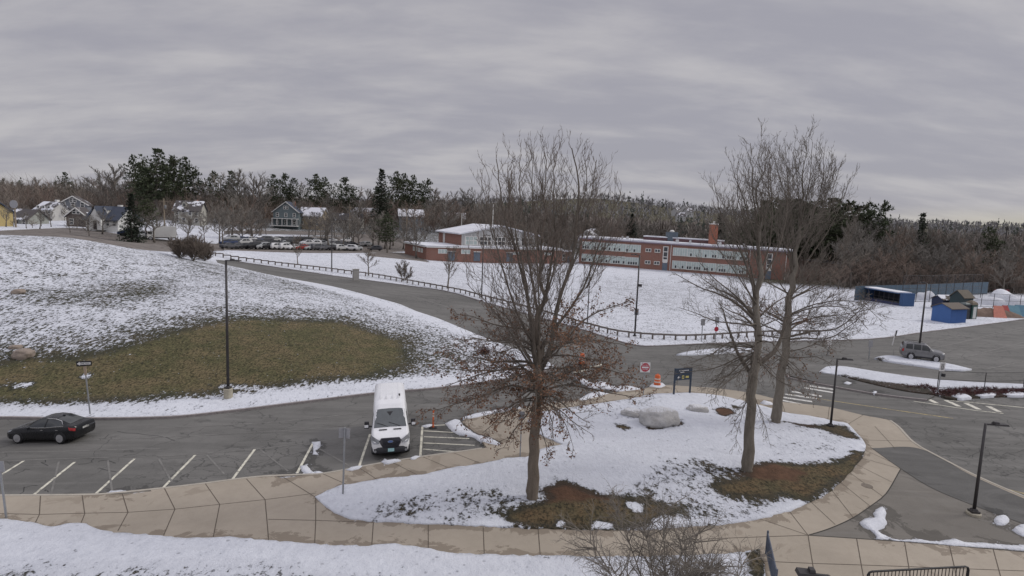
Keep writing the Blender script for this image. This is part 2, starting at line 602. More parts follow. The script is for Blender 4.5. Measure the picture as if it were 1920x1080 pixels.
region('front_lawn', 'front_lawn', .08, [
    (-170, 970), (0, 976), (60, 982), (95, 990), (150, 983), (200, 1000), (290, 1006), (360, 1012), (430, 1010), (500, 1016), (600, 1024), (690, 1026), (730, 1022), (800, 1031), (850, 1040), (1000, 1045), (1120, 1046),
    (1250, 1046), (1400, 1038), (1424, 1032), (1432, 1060), (1440, 1100), (1460, 1300), (-170, 1300)], step=9, rough=.05, seed=4)
region('verge_island', 'verge', .05, [(1639, 672), (1652, 668), (1671, 667), (1716, 672), (1782, 683), (1822, 692.5), (1804, 694.5), (1760, 691.5), (1716, 685), (1671, 678.5)], step=6)
region('verge_lawn', 'verge', .05, [(1536, 698), (1550, 688), (1582, 687.5), (1649, 698), (1738, 710), (1827, 717), (1920, 721), (2120, 735), (2120, 760), (1920, 743), (1822, 745.5), (1782, 748), (1755, 740.5), (1693, 733), (1615, 715.5), (1573, 704)], step=7)
region('verge_path', 'dark_path', .02, [(1475, 703), (1534, 699.5), (1573, 705), (1615, 716.5), (1693, 734), (1752, 742), (1738, 749), (1712, 746.5), (1640, 737.5), (1560, 723)], step=7)
region('traffic_island', 'verge', .05, [(1268, 665), (1290, 659.5), (1340, 654), (1390, 651.5), (1430, 653), (1420, 658), (1382, 660), (1307, 664.5)], step=6)
# melting heaps and patches of snow
SN = [
    ('plaza', .09, [(1612, 982), (1622, 974), (1640, 973), (1636, 964), (1645, 955), (1655, 952), (1661, 960), (1660, 972), (1664, 984), (1655, 993), (1645, 997), (1656, 1004), (1671, 1011), (1658, 1013), (1643, 1012), (1640, 1003), (1631, 995), (1618, 990)]),
    ('plaza', .06, [(1655, 1009), (1690, 1014), (1720, 1013), (1755, 1017), (1790, 1012), (1808, 1018), (1850, 1020), (1900, 1024), (1960, 1022), (1990, 1042), (1920, 1034), (1862, 1029), (1790, 1025), (1732, 1019), (1680, 1015)]),
    ('plaza', .1, [(1862, 976), (1872, 968), (1886, 968), (1893, 976), (1885, 985), (1868, 986)]),
    ('plaza', .1, [(1898, 996), (1912, 986), (1940, 985), (1960, 1010), (1920, 1008)]),
    ('island', .14, [(835, 792), (848, 786), (862, 786), (868, 795), (880, 803), (893, 812), (918, 820), (944, 832), (935, 836), (906, 829), (888, 818), (862, 813), (848, 806)]),
    ('island', .06, [(868, 784), (890, 777), (915, 772), (975, 763), (978, 767), (914, 779), (880, 786)]),
    ('kerb', .07, [(192, 923), (220, 916), (250, 919), (280, 917), (284, 922), (250, 926), (210, 928)]),
    ('kerb', .08, [(511, 891), (530, 888), (548, 890), (575, 884), (598, 881), (612, 886), (590, 890), (550, 895), (525, 897)]),
    ('kerb', .08, [(563, 872), (574, 868), (580, 876), (590, 884), (575, 886), (566, 880)]),
    ('kerb', .06, [(585, 826), (601, 825), (600, 835), (592, 842), (597, 850), (586, 849), (588, 836)]),
    ('kerb', .08, [(648, 882), (668, 877), (680, 875), (672, 881), (655, 884)]),
    ('kerb', .1, [(715, 868), (722, 863), (732, 866), (745, 862), (751, 866), (736, 870), (724, 872)]),
    ('kerb', .08, [(768, 861), (778, 856), (788, 857), (776, 863)]),
    ('kerb', .05, [(790, 797), (800, 793), (815, 793), (800, 799)]),
    ('barrel', .05, [(1217, 725), (1226, 719), (1243, 719), (1248, 724), (1236, 728)]),
    ('corner', .1, [(1072, 703), (1090, 706), (1110, 716), (1130, 714), (1150, 722), (1180, 722), (1205, 728), (1170, 733), (1140, 728), (1110, 726), (1090, 716)]),
    ('corner', .1, [(1084, 748), (1105, 736), (1128, 733), (1150, 736), (1130, 742), (1110, 747), (1090, 752)]),
    ('verge', .12, [(1784, 744), (1800, 738), (1812, 741), (1822, 747), (1800, 749)]),
    ('verge', .1, [(1828, 742), (1850, 738), (1870, 738), (1866, 743), (1840, 745)]),
    ('verge', .1, [(1880, 740), (1900, 736), (1930, 738), (1925, 743), (1890, 743)]),
    ('path', .07, [(1582, 719), (1588, 716), (1597, 719), (1591, 722)]),
    ('path', .07, [(1635, 737), (1640, 734), (1645, 736), (1640, 739)]),
    ('road', .06, [(1424, 757), (1432, 752), (1448, 756), (1450, 760), (1436, 760)]),
]
for i, (nm, off, px) in enumerate(SN):
    sx = np.array(px)
    region('snow_patch', 'snow', off, px, step=4, rough=.025, seed=40 + i)

# ------------------------------------------------------------------ snow cover: where it is complete, broken or gone (survey outlines, value, softness in metres)
COV = [
    ([(-300, 300), (2300, 300), (2300, 800), (-300, 800)], .84, .1),
    ([(440, 500), (800, 500), (1300, 520), (1300, 640), (1176, 640), (900, 560), (700, 522)], .78, 1.0),
    ([(1100, 520), (1350, 540), (1330, 590), (1150, 570)], .70, 8),
    ([(-170, 470), (0, 437), (130, 438), (300, 476), (420, 497), (560, 530), (760, 590), (900, 640), (960, 665), (900, 700), (700, 728), (400, 760), (-170, 775)], .665, 2.0),
    ([(300, 477), (420, 497), (560, 528), (700, 566), (620, 560), (500, 540), (380, 515)], .56, 2.0),
    ([(100, 545), (220, 530), (330, 520), (330, 540), (300, 560), (200, 575), (100, 570), (20, 560), (20, 545)], .46, 2.0),
    ([(235, 542), (290, 537), (310, 545), (280, 555), (240, 550)], .30, 1.0),
    ([(-170, 690), (0, 640), (200, 620), (420, 575), (620, 580), (800, 620), (930, 670), (880, 700), (500, 720), (-170, 740)], .47, 3.0),
    ([(-170, 684), (0, 682), (60, 670), (140, 672), (200, 660), (260, 642), (330, 622), (450, 597), (560, 602), (640, 604), (755, 640), (765, 680), (700, 706), (560, 718), (430, 735), (260, 750), (100, 757), (-170, 752)], -.06, 2.3),
    ([(0, 722), (50, 719), (92, 717), (60, 724), (0, 727)], 1.0, .15),
    ([(150, 704), (170, 702), (168, 706), (150, 708)], .9, .15),
    ([(390, 722), (430, 721), (490, 727), (520, 731), (440, 727)], .9, .2),
    ([(-170, 768), (0, 758), (100, 760), (260, 757), (430, 742), (560, 728), (700, 716), (860, 702), (960, 690), (1030, 684), (1036, 690), (950, 709), (700, 736), (430, 769), (320, 780), (150, 783), (-170, 785)], .98, .7),
    ([(475, 507), (560, 522), (700, 558), (800, 592), (940, 646), (900, 640), (780, 594), (680, 560), (540, 524)], .95, .8),
]
# woodland floors, in plan metres
COVW = [([(-450, 205), (-40, 215), (20, 240), (30, 345), (-450, 360)], .40, 14), ([(-2500, 335), (2500, 335), (2500, 2900), (-2500, 2900)], .13, 20), ([(-20, 222), (150, 215), (150, 345), (-20, 345)], .30, 12),
        ([(62, 156), (85, 152), (150, 149), (600, 140), (700, 420), (70, 420), (85, 210)], .13, 10)]
COV_ISL = [
    ([(400, 600), (1800, 600), (1800, 1100), (400, 1100)], .86, .1),
    ([(660, 955), (760, 930), (900, 915), (995, 930), (960, 988), (800, 986), (690, 980)], .58, .8),
    ([(1160, 742), (1250, 740), (1240, 770), (1160, 790), (1110, 775)], .68, .8),
    ([(1430, 780), (1560, 800), (1600, 830), (1560, 862), (1440, 860)], .72, .8),
    ([(1240, 860), (1400, 880), (1480, 950), (1420, 978), (1200, 990), (1180, 930)], .56, .8),
    ([(1300, 860), (1390, 885), (1400, 910), (1300, 905), (1240, 900)], .50, .7),
    ([(1008, 920), (1060, 906), (1110, 925), (1180, 937), (1270, 957), (1270, 975), (1200, 990), (1150, 998), (1000, 992), (935, 982), (950, 965), (1000, 948), (1030, 935)], -.05, .75),
    ([(1400, 876), (1440, 868), (1500, 873), (1560, 870), (1600, 858), (1619, 842), (1615, 866), (1590, 892), (1540, 932), (1510, 945), (1470, 930), (1440, 935), (1370, 930), (1330, 915), (1370, 905), (1400, 900)], -.05, .75),
    ([(1470, 792), (1520, 800), (1580, 797), (1604, 815), (1612, 826), (1580, 822), (1540, 806), (1500, 802)], .12, .3),
    ([(1340, 768), (1368, 766), (1378, 778), (1362, 783), (1345, 778)], -.1, .2),
    ([(1374, 760), (1386, 764), (1382, 769), (1372, 766)], .1, .15),
    ([(1200, 800), (1240, 803), (1278, 788), (1280, 796), (1240, 807), (1215, 806)], -.1, .15),
    ([(1155, 795), (1178, 803), (1178, 810), (1160, 806)], .0, .15),
    ([(1600, 850), (1618, 845), (1594, 890), (1575, 900)], -.1, .2),
    ([(1170, 950), (1180, 943), (1205, 948), (1208, 962), (1198, 968), (1185, 962)], 1.0, .12),
    ([(1040, 983), (1055, 977), (1064, 984), (1050, 991)], 1.0, .1),
    ([(1104, 985), (1130, 978), (1156, 990), (1130, 994), (1110, 994)], 1.0, .1),
    ([(1220, 982), (1245, 968), (1275, 972), (1290, 985), (1260, 994), (1235, 992)], .95, .15),
    ([(890, 985), (900, 976), (940, 973), (956, 988), (925, 990)], 1.0, .12),
    ([(1430, 974), (1465, 952), (1505, 937), (1502, 952), (1478, 966), (1450, 973)], 1.0, .2),
    ([(1620, 828), (1628, 835), (1615, 850), (1600, 845)], 1.0, .2),
]
MULCH = [([(1005, 922), (1050, 905), (1110, 922), (1160, 935), (1060, 945), (1000, 945)], 1.0, .8), ([(1405, 875), (1440, 868), (1510, 890), (1490, 905), (1420, 900), (1380, 895)], 1.0, .8),
         ([(1470, 790), (1520, 795), (1540, 805), (1480, 803)], 1.0, .4), ([(1335, 764), (1370, 764), (1380, 780), (1350, 785)], 1.0, .3), ([(1190, 800), (1280, 785), (1282, 798), (1220, 808)], 1, .3)]
COV_FRONT = [([(-400, 900), (2000, 900), (2000, 1400), (-400, 1400)], .88, .1),
             ([(-170, 1068), (0, 1058), (150, 1066), (350, 1062), (560, 1074), (800, 1082), (500, 1300), (-170, 1300)], .60, .9),
             ([(1000, 1044), (1200, 1045), (1300, 1050), (1250, 1056), (1000, 1050)], .6, .2),
             ([(1400, 1040), (1426, 1032), (1432, 1062), (1428, 1090), (1410, 1090)], -.1, .2)]
COV_VERGE = [([(1200, 560), (2200, 560), (2200, 900), (1200, 900)], .80, .1),
             ([(1573, 702), (1650, 716), (1700, 722), (1760, 730), (1920, 732), (2120, 742), (2120, 765), (1700, 760), (1600, 725)], .25, .9),
             ([(1745, 715), (1765, 716), (1762, 742), (1750, 738)], .95, .3),
             ([(1640, 672), (1652, 670), (1660, 675), (1648, 678)], .3, .3)]


def field(defs, xy, base):
    cov = np.full(len(xy), float(base))
    for px, val, soft in defs:
        P = ground_pts(px)[:, :2] if soft < 9 else np.array(px, float)
        ins = inside(P, xy)
        mn, mx = P.min(0) - soft * 1.5, P.max(0) + soft * 1.5
        m = ((xy >= mn) & (xy <= mx)).all(1)
        if not m.any(): continue
        sd = poly_dist(P, xy[m]) * np.where(ins[m], 1, -1)
        w = np.clip(sd / soft * .5 + .5, 0, 1)
        w = w * w * (3 - 2 * w)
        cov[m] = cov[m] * (1 - w) + val * w
    return cov


# ------------------------------------------------------------------ one triangulation of the whole ground, split by region
def build_ground():
    rs = [16.0]
    while rs[-1] < 2600:
        rs.append(rs[-1] * (1.0115 if rs[-1] < 200 else 1.025))
    P = []
    for i, r in enumerate(rs):
        st = .0115 if r < 200 else .02
        for a in np.arange(-.93, .93, st):
            a += (i % 2) * st * .5
            P.append((r * math.sin(a), r * math.cos(a)))
    for r in np.geomspace(6, 2600, 40):                 # the rest of the land around the camera, coarser
        for a in np.arange(.98, 2 * math.pi - .98, .16):
            P.append((r * math.sin(a), r * math.cos(a)))
    for r in (3, 6, 9, 12):
        for a in np.arange(-.9, .9, .2): P.append((r * math.sin(a), r * math.cos(a)))
    verts = [Vector(p) for p in P]
    edges = []
    for nm, mt, off, poly in REG:
        b = len(verts)
        verts += [Vector(p) for p in poly]
        edges += [(b + i, b + (i + 1) % len(poly)) for i in range(len(poly))]
    vv, _, ff, _, _, _ = geometry.delaunay_2d_cdt(verts, edges, [], 0, 1e-5)
    V = np.array([tuple(v) for v in vv])
    F = np.array([f for f in ff if len(f) == 3])
    cen = V[F].mean(1)
    lab = np.full(len(F), -1)
    for k, (nm, mt, off, poly) in enumerate(REG):
        lab[inside(poly, cen)] = k
    Z = heights(V)
    # fine lumpiness of turf and snow
    lump = np.array([mnoise.noise(Vector((x * .55, y * .55, 0))) * .06 + mnoise.noise(Vector((x * 1.7, y * 1.7, 5))) * .035 if x * x + y * y < 14000 else 0 for x, y in V])
    res = {}
    for k in range(-1, len(REG)):
        sel = np.where(lab == k)[0]
        if len(sel) == 0: continue
        nm, mt, off = ('ground', 'ground', 0.0) if k < 0 else REG[k][:3]
        f = F[sel]
        ids, inv = np.unique(f, return_inverse=True)
        f = inv.reshape(-1, 3)
        xy = V[ids]
        z = Z[ids] + off
        soft = mt in ('ground', 'island_lawn', 'front_lawn', 'verge')
        # boundary edges
        cnt = {}
        for a, b, c in f:
            for e in ((a, b), (b, c), (c, a)):
                key = (min(e), max(e))
                cnt.setdefault(key, []).append(e)
        bnd = [v[0] for v in cnt.values() if len(v) == 1]
        bset = {i for e in bnd for i in e}
        if soft:
            w = np.ones(len(ids)); w[list(bset)] = 0
            z = z + lump[ids] * w
        if mt == 'snow':
            w = np.ones(len(ids)); w[list(bset)] = .35
            und = .0
            for name2, mt2, off2, poly2 in REG[:k][::-1]:
                if inside(poly2, xy.mean(0)[None])[0]:
                    und = off2; break
            z = Z[ids] + und + off * w
        vs = [(x, y, zz) for (x, y), zz in zip(xy, z)]
        fs = [tuple(t) for t in f]
        if k >= 0 or True:
            base = {}
            for i in bset:
                base[i] = len(vs)
                vs.append((xy[i][0], xy[i][1], z[i] - .35))
            for a, b in bnd:
                fs.append((b, a, base[a], base[b]))
        me = bpy.data.meshes.new(nm)
        me.from_pydata(vs, [], fs)
        me.materials.append(MG[mt])
        me.polygons.foreach_set('use_smooth', [soft or mt == 'snow'] * len(fs))
        allxy = np.array(vs)[:, :2]
        if mt == 'ground': cov = field(COVW, field(COV, allxy, .84), .84) if False else field(COV + COVW, allxy, .84)
        elif mt == 'island_lawn': cov = field(COV_ISL, allxy, .95)
        elif mt == 'front_lawn': cov = field(COV_FRONT, allxy, .95)
        elif mt == 'verge': cov = field(COV_VERGE, allxy, .95)
        else:
            cov = np.full(len(allxy), -.35)
            if mt in ('pavement', 'plaza', 'dark_path', 'road'):
                near = np.full(len(allxy), 99.)
                for n2, m2, o2, p2 in REG:
                    if m2 == 'snow' or m2 in ('island_lawn', 'front_lawn'):
                        mn, mx = p2.min(0) - 1.5, p2.max(0) + 1.5
                        mm = ((allxy >= mn) & (allxy <= mx)).all(1)
                        if mm.any():
                            near[mm] = np.minimum(near[mm], poly_dist(p2, allxy[mm]) * (1.0 if m2 == 'snow' else 1.25))
                cov = np.maximum(cov, .30 - near * .45)
            if mt == 'far_road': cov[:] = .02
        at = me.attributes.new('cov', 'FLOAT', 'POINT')
        at.data.foreach_set('value', cov.astype(np.float32))
        if mt == 'island_lawn':
            a2 = me.attributes.new('mulch', 'FLOAT', 'POINT')
            a2.data.foreach_set('value', field(MULCH, allxy, 0).astype(np.float32))
        me.validate()
        me.update()
        o = link(nm, me)
        o['kind'] = 'structure'
        res[nm] = o
    return res


GROUND = build_ground()


def offset_at(x, y):
    off = 0.0
    for nm, mt, o, poly in REG:
        if mt != 'snow' and inside(poly, np.array([[x, y]]))[0]: off = o
    return off


def GS(u, v):
    """point on the finished surface (kerbs, raised paths)"""
    p = G(u, v)
    p.z += offset_at(p.x, p.y)
    return p


def at_depth(u, v, d):
    """ground point along the bearing of u at depth d"""
    q = Q(u, v, d)
    return Vector((q.x, q.y, H(q.x, q.y)))


# strips laid on the surfaces: markings, joints, cracks
def strip(mb, p, width, lift, off):
    p = np.asarray(p)[:, :2]
    L = np.linalg.norm(np.diff(p, axis=0), axis=1)
    q = [p[0]]
    for i in range(len(p) - 1):
        m = max(1, int(L[i] / .5))
        q += [p[i] + (p[i + 1] - p[i]) * (j + 1) / m for j in range(m)]
    q = np.array(q)
    t = np.gradient(q, axis=0)
    nrm = np.stack([-t[:, 1], t[:, 0]], 1)
    nrm /= np.linalg.norm(nrm, axis=1)[:, None] + 1e-9
    w = np.broadcast_to(width, len(q))[:, None]
    a, b = q + nrm * w / 2, q - nrm * w / 2
    za, zb = heights(a) + off + lift, heights(b) + off + lift
    i0 = len(mb.v)
    for k in range(len(q)):
        mb.v.append((a[k][0], a[k][1], za[k])); mb.v.append((b[k][0], b[k][1], zb[k]))
    for k in range(len(q) - 1):
        mb.face((i0 + 2 * k, i0 + 2 * k + 1, i0 + 2 * k + 3, i0 + 2 * k + 2))


def worn(name, col, wear=.45, scale=3):
    t = NT(name)
    n = t.noise(scale, 6, .75)
    n2 = t.noise(25, 3, .7)
    f = t.ramp(t.math('ADD', t.math('MULTIPLY', n, .6), t.math('MULTIPLY', n2, .4)), .62 - wear * .4, .66 - wear * .1)
    t.out(t.mix(f, col, (.13, .125, .118)), .8, .2)
    return t.mat


W_LINE = worn('worn_line_paint', (.62, .6, .5), .35)
F_LINE = worn('faded_line_paint', (.24, .235, .22), .7, 1.2)
Y_LINE = worn('yellow_line_paint', (.5, .40, .18), .45)


def lines(name, mat, segs, width, off=-.10, lift=.009, curved=False):
    mb = MB()
    for s in segs:
        strip(mb, ground_pts(smooth_line(s, False, 10) if curved else s), width, lift, off)
    o = mb.build(name, mat)
    o['kind'] = 'structure'
    return o


lines('bay_markings', W_LINE, [[(0, 888), (44, 861)], [(58, 928), (140, 863)], [(174, 927), (252, 857)], [(299, 918), (366, 850)], [(427, 907), (478, 839)], [(557, 884), (588, 826)], [(672, 876), (694, 811)], [(788, 855), (792, 797)],
                              [(-60, 926), (0, 889)]], .13)
lines('hatch_markings', W_LINE, [[(794, 805), (850, 808)], [(795, 816), (880, 819.5)], [(794, 827.5), (890, 832)], [(793, 839), (866, 845)], [(791, 796), (835, 794)]], .12)
lines('faded_bay_markings', F_LINE, [[(110, 862), (95, 926)], [(202, 860), (210, 918)], [(298, 858), (322, 900)], [(388, 850), (420, 885)], [(488, 840), (540, 880)], [(598, 838), (660, 873)], [(30, 832), (320, 816), (600, 800), (690, 790)], [(0, 862), (330, 851), (500, 837), (690, 812)],
                                    [(0, 845), (120, 843), (300, 838)], [(300, 800), (500, 790), (690, 770)]], .09)
lines('lane_markings', F_LINE, [[(560, 512), (690, 533), (780, 556), (880, 588), (960, 618), (1040, 645)], [(1080, 700), (1132, 680)], [(640, 534), (760, 553)]], .2, curved=True)
lines('stop_line', W_LINE, [[(1078, 697), (1130, 681)]], .4)
lines('centre_line', Y_LINE, [[(1480, 737), (1559, 749), (1680, 767), (1787, 782)], [(1873, 910), (1920, 922), (2000, 945)]], .14)
lines('lot_markings', F_LINE, [[(1780, 672), (1920, 650)], [(1810, 668), (1920, 640)], [(1730, 655), (1920, 617)], [(1800, 640), (1920, 612)], [(1690, 650), (1800, 628)], [(1780, 690), (1920, 684)], [(1590, 690), (1540, 680)], [(1850, 690), (1920, 676)]], .14)
CW = [((1465, 748), (1512, 757.5)), ((1466, 742.5), (1524, 751)), ((1472, 737), (1532, 745)), ((1485, 732), (1541, 741)), ((1508, 725), (1562, 734)), ((1518, 721.5), (1566, 728.5))]
lines('crosswalk', worn('crosswalk_paint', (.62, .61, .58), .35), CW, .42)
lines('kerb_hatching', worn('hatch_paint', (.6, .58, .5), .3), [[(1733, 742.5), (1757, 754)], [(1773, 748), (1799, 760)], [(1811, 753.5), (1836, 765.5)], [(1853, 759.5), (1874, 770)]], .4)
lines('kerb_hatching_border', W_LINE, [[(1713, 750), (1760, 757), (1827, 767), (1882, 773)], [(1782, 749), (1838, 754), (1920, 762), (2000, 768)]], .14)

# joints between the concrete slabs
J = []
for a, b in [((76, 930), (74, 966)), ((154, 929), (159, 965)), ((229, 926), (240, 962)), ((308, 916), (328, 956)), ((385, 908), (412, 947)), ((462, 899), (497, 938)), ((528, 894), (592, 934)), ((604, 889), (653, 911)), ((671, 877), (708, 901)), ((731, 866), (783, 892)), ((791, 857), (838, 877)), ((850, 850), (903, 871)),
             ((74, 966), (66, 982)), ((159, 965), (152, 982)), ((240, 962), (221, 997)), ((328, 956), (307, 1005)), ((412, 947), (400, 1008)), ((497, 938), (504, 1017)), ((0, 964), (74, 966)), ((74, 966), (240, 962)), ((240, 962), (328, 956)), ((328, 956), (412, 947)), ((412, 947), (497, 938)), ((497, 938), (592, 926)),
             ((503, 975), (592, 977)), ((592, 934), (592, 977)), ((592, 977), (590, 1020)), ((592, 977), (700, 981)), ((700, 981), (697, 1025)), ((803, 985), (803, 1032)), ((906, 990), (908, 1042)), ((1009, 994), (1013, 1044)), ((1110, 996), (1118, 1045)), ((1215, 996), (1222, 1045)), ((1310, 990), (1320, 1043)),
             ((1480, 960), (1515, 1005)), ((1425, 974), (1515, 1005)), ((1515, 1005), (1527, 1080)), ((1606, 1011), (1620, 1090)), ((1696, 1018), (1708, 1090)), ((1780, 1024), (1795, 1090)), ((1862, 1031), (1878, 1090)), ((1415, 1053), (1527, 1058)), ((1527, 1058), (1920, 1072)), ((1320, 1012), (1515, 1005)),
             ((1520, 942), (1566, 985)), ((1560, 921), (1600, 972)), ((1575, 905), (1631, 950)), ((1594, 888), (1655, 932)), ((1606, 872), (1672, 905)), ((1616, 860), (1688, 880)), ((1622, 845), (1672, 868)), ((1590, 796), (1618, 779)), ((1640, 800), (1678, 842)), ((1634, 841), (1611, 818)), ((1620, 826), (1716, 828)), ((1466, 754), (1472, 774)), ((1555, 764), (1552, 788)), ((1340, 729), (1336, 742)), ((1405, 737), (1400, 756))]:
    J.append([a, b])
_jm = M('slab_joint', (.10, .082, .064), .95, .3, 6)
lines('slab_joints', _jm, J, .034, .03, .006)
lines('path_seams', M('path_seam', (.05, .047, .042), .95, .3, 6), [[(1515, 1005), (1556, 992), (1598, 973), (1631, 951), (1661, 927), (1689, 880)], [(1634, 841), (1689, 880), (1747, 916), (1826, 949), (1920, 984)], [(1515, 1005), (1606, 1011), (1732, 1020), (1862, 1031), (1920, 1036)]], .05, .03, .006, True)
# manhole cover
mb = MB()
c = GS(1625, 912)
mb.lathe([(.28, 0), (.28, .012), (.02, .012)], 20, c)
o = mb.build('manhole_cover', M('cover_iron', (.16, .135, .11), .8, .3, 8)); tag(o, 'round iron cover set in the curved concrete path', 'manhole cover')
mb = MB()
c = GS(855, 822)

# tarred cracks in the lane
rr = random.Random(12)
CR = []
for _ in range(60):
    u, v = rr.choice([(rr.uniform(0, 690), rr.uniform(795, 915)), (rr.uniform(1600, 1920), rr.uniform(770, 900)), (rr.uniform(1150, 1500), rr.uniform(660, 730)), (rr.uniform(1640, 1900), rr.uniform(620, 670))])
    if v > 925 - u * .09 and u < 700: continue
    du, dv = rr.uniform(-30, 30), rr.uniform(-10, 10)
    ln = [(u, v)]
    for k in range(rr.randint(3, 7)):
        u += du * .5 + rr.uniform(-10, 10); v += dv * .5 + rr.uniform(-5, 5)
        ln.append((u, v))
    P = ground_pts(ln)[:, :2]
    rd = [n_ for n_ in REG if n_[0] == 'road'][0][3]; pv = [n_ for n_ in REG if n_[0] == 'pavement'][0][3]
    if inside(rd, P).all() and not inside(pv, P).any(): CR.append(ln)
lines('road_cracks', M('tar', (.018, .018, .019), .7, .2, 5), CR, .028, -.10, .007)


# kerbs
def kerb(name, px, mat, w=.16, top=.03, base=-.14, side=0.0):
    P = ground_pts(smooth_line(px, False, 8))[:, :2]
    q = [P[0]]
    for p in P[1:]:
        if np.linalg.norm(p - q[-1]) > .4: q.append(p)
    q = np.array(q)
    t = np.gradient(q, axis=0)
    n = np.stack([-t[:, 1], t[:, 0]], 1); n /= np.linalg.norm(n, axis=1)[:, None]
    a, b = q + n * (w / 2 + side), q - n * (w / 2 - side)
    h = heights(q)
    mb = MB()
    for k in range(len(q)):
        for p, z in ((a[k], h[k] + base), (a[k], h[k] + top), (b[k], h[k] + top), (b[k], h[k] + base)): mb.v.append((p[0], p[1], z))
    for k in range(len(q) - 1):
        i, j = 4 * k, 4 * k + 4
        for e in range(3): mb.face((i + e, j + e, j + e + 1, i + e + 1))
    mb.face((0, 1, 2, 3)); i = 4 * (len(q) - 1); mb.face((i + 3, i + 2, i + 1, i))
    o = mb.build(name, mat)
    o['kind'] = 'structure'


GRANITE = M('granite', (.25, .225, .22), .8, .3, 4)
CKERB = M('kerb_concrete', (.36, .33, .28), .85, .2, 3)
kerb('kerb', [(-170, 786), (0, 782), (150, 784), (320, 781), (430, 770), (560, 754), (700, 737), (800, 729), (880, 720), (950, 710), (1010, 699), (1036, 690)], GRANITE, .18, .035)
kerb('kerb', [(-170, 932), (0, 930), (180, 928), (250, 922), (360, 910), (480, 895), (560, 891), (604, 889), (671, 877), (708, 870), (791, 857), (880, 845), (912, 840)], CKERB, .15, .042)
kerb('kerb', [(1729, 841), (1826, 891), (1920, 932), (2100, 1005)], CKERB, .16, .05)
kerb('kerb', [(1669, 789), (1685, 801), (1707, 825), (1729, 841)], CKERB, .16, .05)
kerb('kerb', [(1475, 703), (1480, 708), (1560, 724), (1640, 738), (1712, 747), (1738, 749.5)], GRANITE, .17, .04)
kerb('kerb', [(440, 489), (515, 500), (615, 515), (690, 525), (765, 535), (840, 546), (913, 567), (1017, 596), (1092, 617), (1176, 643), (1212, 648), (1310, 644), (1440, 640), (1573, 637), (1629, 635), (1679, 630), (1733, 622), (1800, 614), (1920, 598), (2100, 572)], GRANITE, .17, .0)
# ------------------------------------------------------------------ trees
def bark(name, a, b, sc=2.0):
    if name in _mc: return _mc[name]
    t = NT(name)
    n = t.noise(sc, 5, .7, stretch=(3, 3, .6))
    n2 = t.noise(sc * 9, 3, .7, stretch=(2, 2, .5))
    c = t.mix(t.ramp(n, .3, .7), a, b)
    c = t.mix(t.ramp(n2, .5, .75, 0, .6), c, tuple(x * .45 for x in a))
    t.out(c, .92, .15)
    t.bump(n2, .6, .03)
    _mc[name] = t.mat
    return t.mat


def varied(name, a, b, rough=.85):
    """colour that differs from one tree to the next and along it"""
    if name in _mc: return _mc[name]
    t = NT(name)
    oi = t.n('ShaderNodeObjectInfo')
    n = t.noise(.35, 3, .6)
    f = t.math('ADD', t.math('MULTIPLY', oi.outputs['Random'], .6), t.math('MULTIPLY', n, .4))
    t.out(t.mix(f, a, b), rough, .12)
    _mc[name] = t.mat
    return t.mat


BARK = bark('oak_bark', (.135, .12, .098), (.225, .20, .168))
BARK_W = bark('oak_bark_warm', (.13, .108, .085), (.21, .175, .14))
LIMB = bark('limb_bark', (.10, .086, .07), (.175, .15, .124))
TWIG = M('twig_bark', (.145, .12, .10), .9, .25, 1.5, .15)
TWIG_G = M('twig_bark_grey', (.16, .14, .118), .9, .25, 1.5, .15)
FAR_BARK = varied('far_bark', (.12, .108, .096), (.20, .178, .155))
FAR_TWIG = varied('far_twig', (.165, .155, .14), (.235, .215, .19))
RED_TWIG = varied('reddish_twig', (.185, .15, .125), (.24, .185, .15))
PINE = varied('pine_needles', (.058, .074, .045), (.105, .116, .07))
SPRUCE = varied('spruce_needles', (.042, .055, .042), (.07, .082, .058))
LEAF = [M('brown_leaf_a', (.165, .085, .05), .8, .3, 3), M('brown_leaf_b', (.22, .125, .075), .8, .3, 3), M('brown_leaf_c', (.10, .055, .038), .8, .3, 3)]


def cone3(mb, p, q, r, mid=None):
    """a thin twig: three-sided, from radius r to a point, optionally bent at mid"""
    d = (q - p)
    if d.length < 1e-6: return
    a = d.orthogonal().normalized()
    c = d.normalized().cross(a)
    i = len(mb.v)
    ring = [(a * math.cos(w) + c * math.sin(w)) for w in (0, 2.094, 4.189)]
    for k in ring: mb.v.append(tuple(p + k * r))
    if mid is None:
        mb.v.append(tuple(q))
        for k in range(3): mb.face((i + k, i + (k + 1) % 3, i + 3))
    else:
        for k in ring: mb.v.append(tuple(mid + k * r * .75))
        mb.v.append(tuple(q))
        for k in range(3):
            k2 = (k + 1) % 3
            mb.face((i + k, i + k2, i + 3 + k2, i + 3 + k))
            mb.face((i + 3 + k, i + 3 + k2, i + 6))


def rot_off(rng, d, ang, az=None):
    a = d.orthogonal().normalized()
    c = d.cross(a).normalized()
    w = rng.uniform(0, 2 * math.pi) if az is None else az
    return (d * math.cos(ang) + (a * math.cos(w) + c * math.sin(w)) * math.sin(ang)).normalized()


def leaf_at(mb, rng, p, s):
    d = Vector((rng.gauss(0, 1), rng.gauss(0, 1), rng.gauss(-.5, .7))).normalized()
    n = rot_off(rng, d, math.pi / 2)
    mb.use(LEAF[rng.choice((0, 0, 1, 1, 2))])
    c = d.cross(n)
    e = p + d * s
    m = p + d * s * .5
    mb.poly([p, m + n * s * .28 + c * s * .12, e, m - n * s * .28 + c * s * .1])


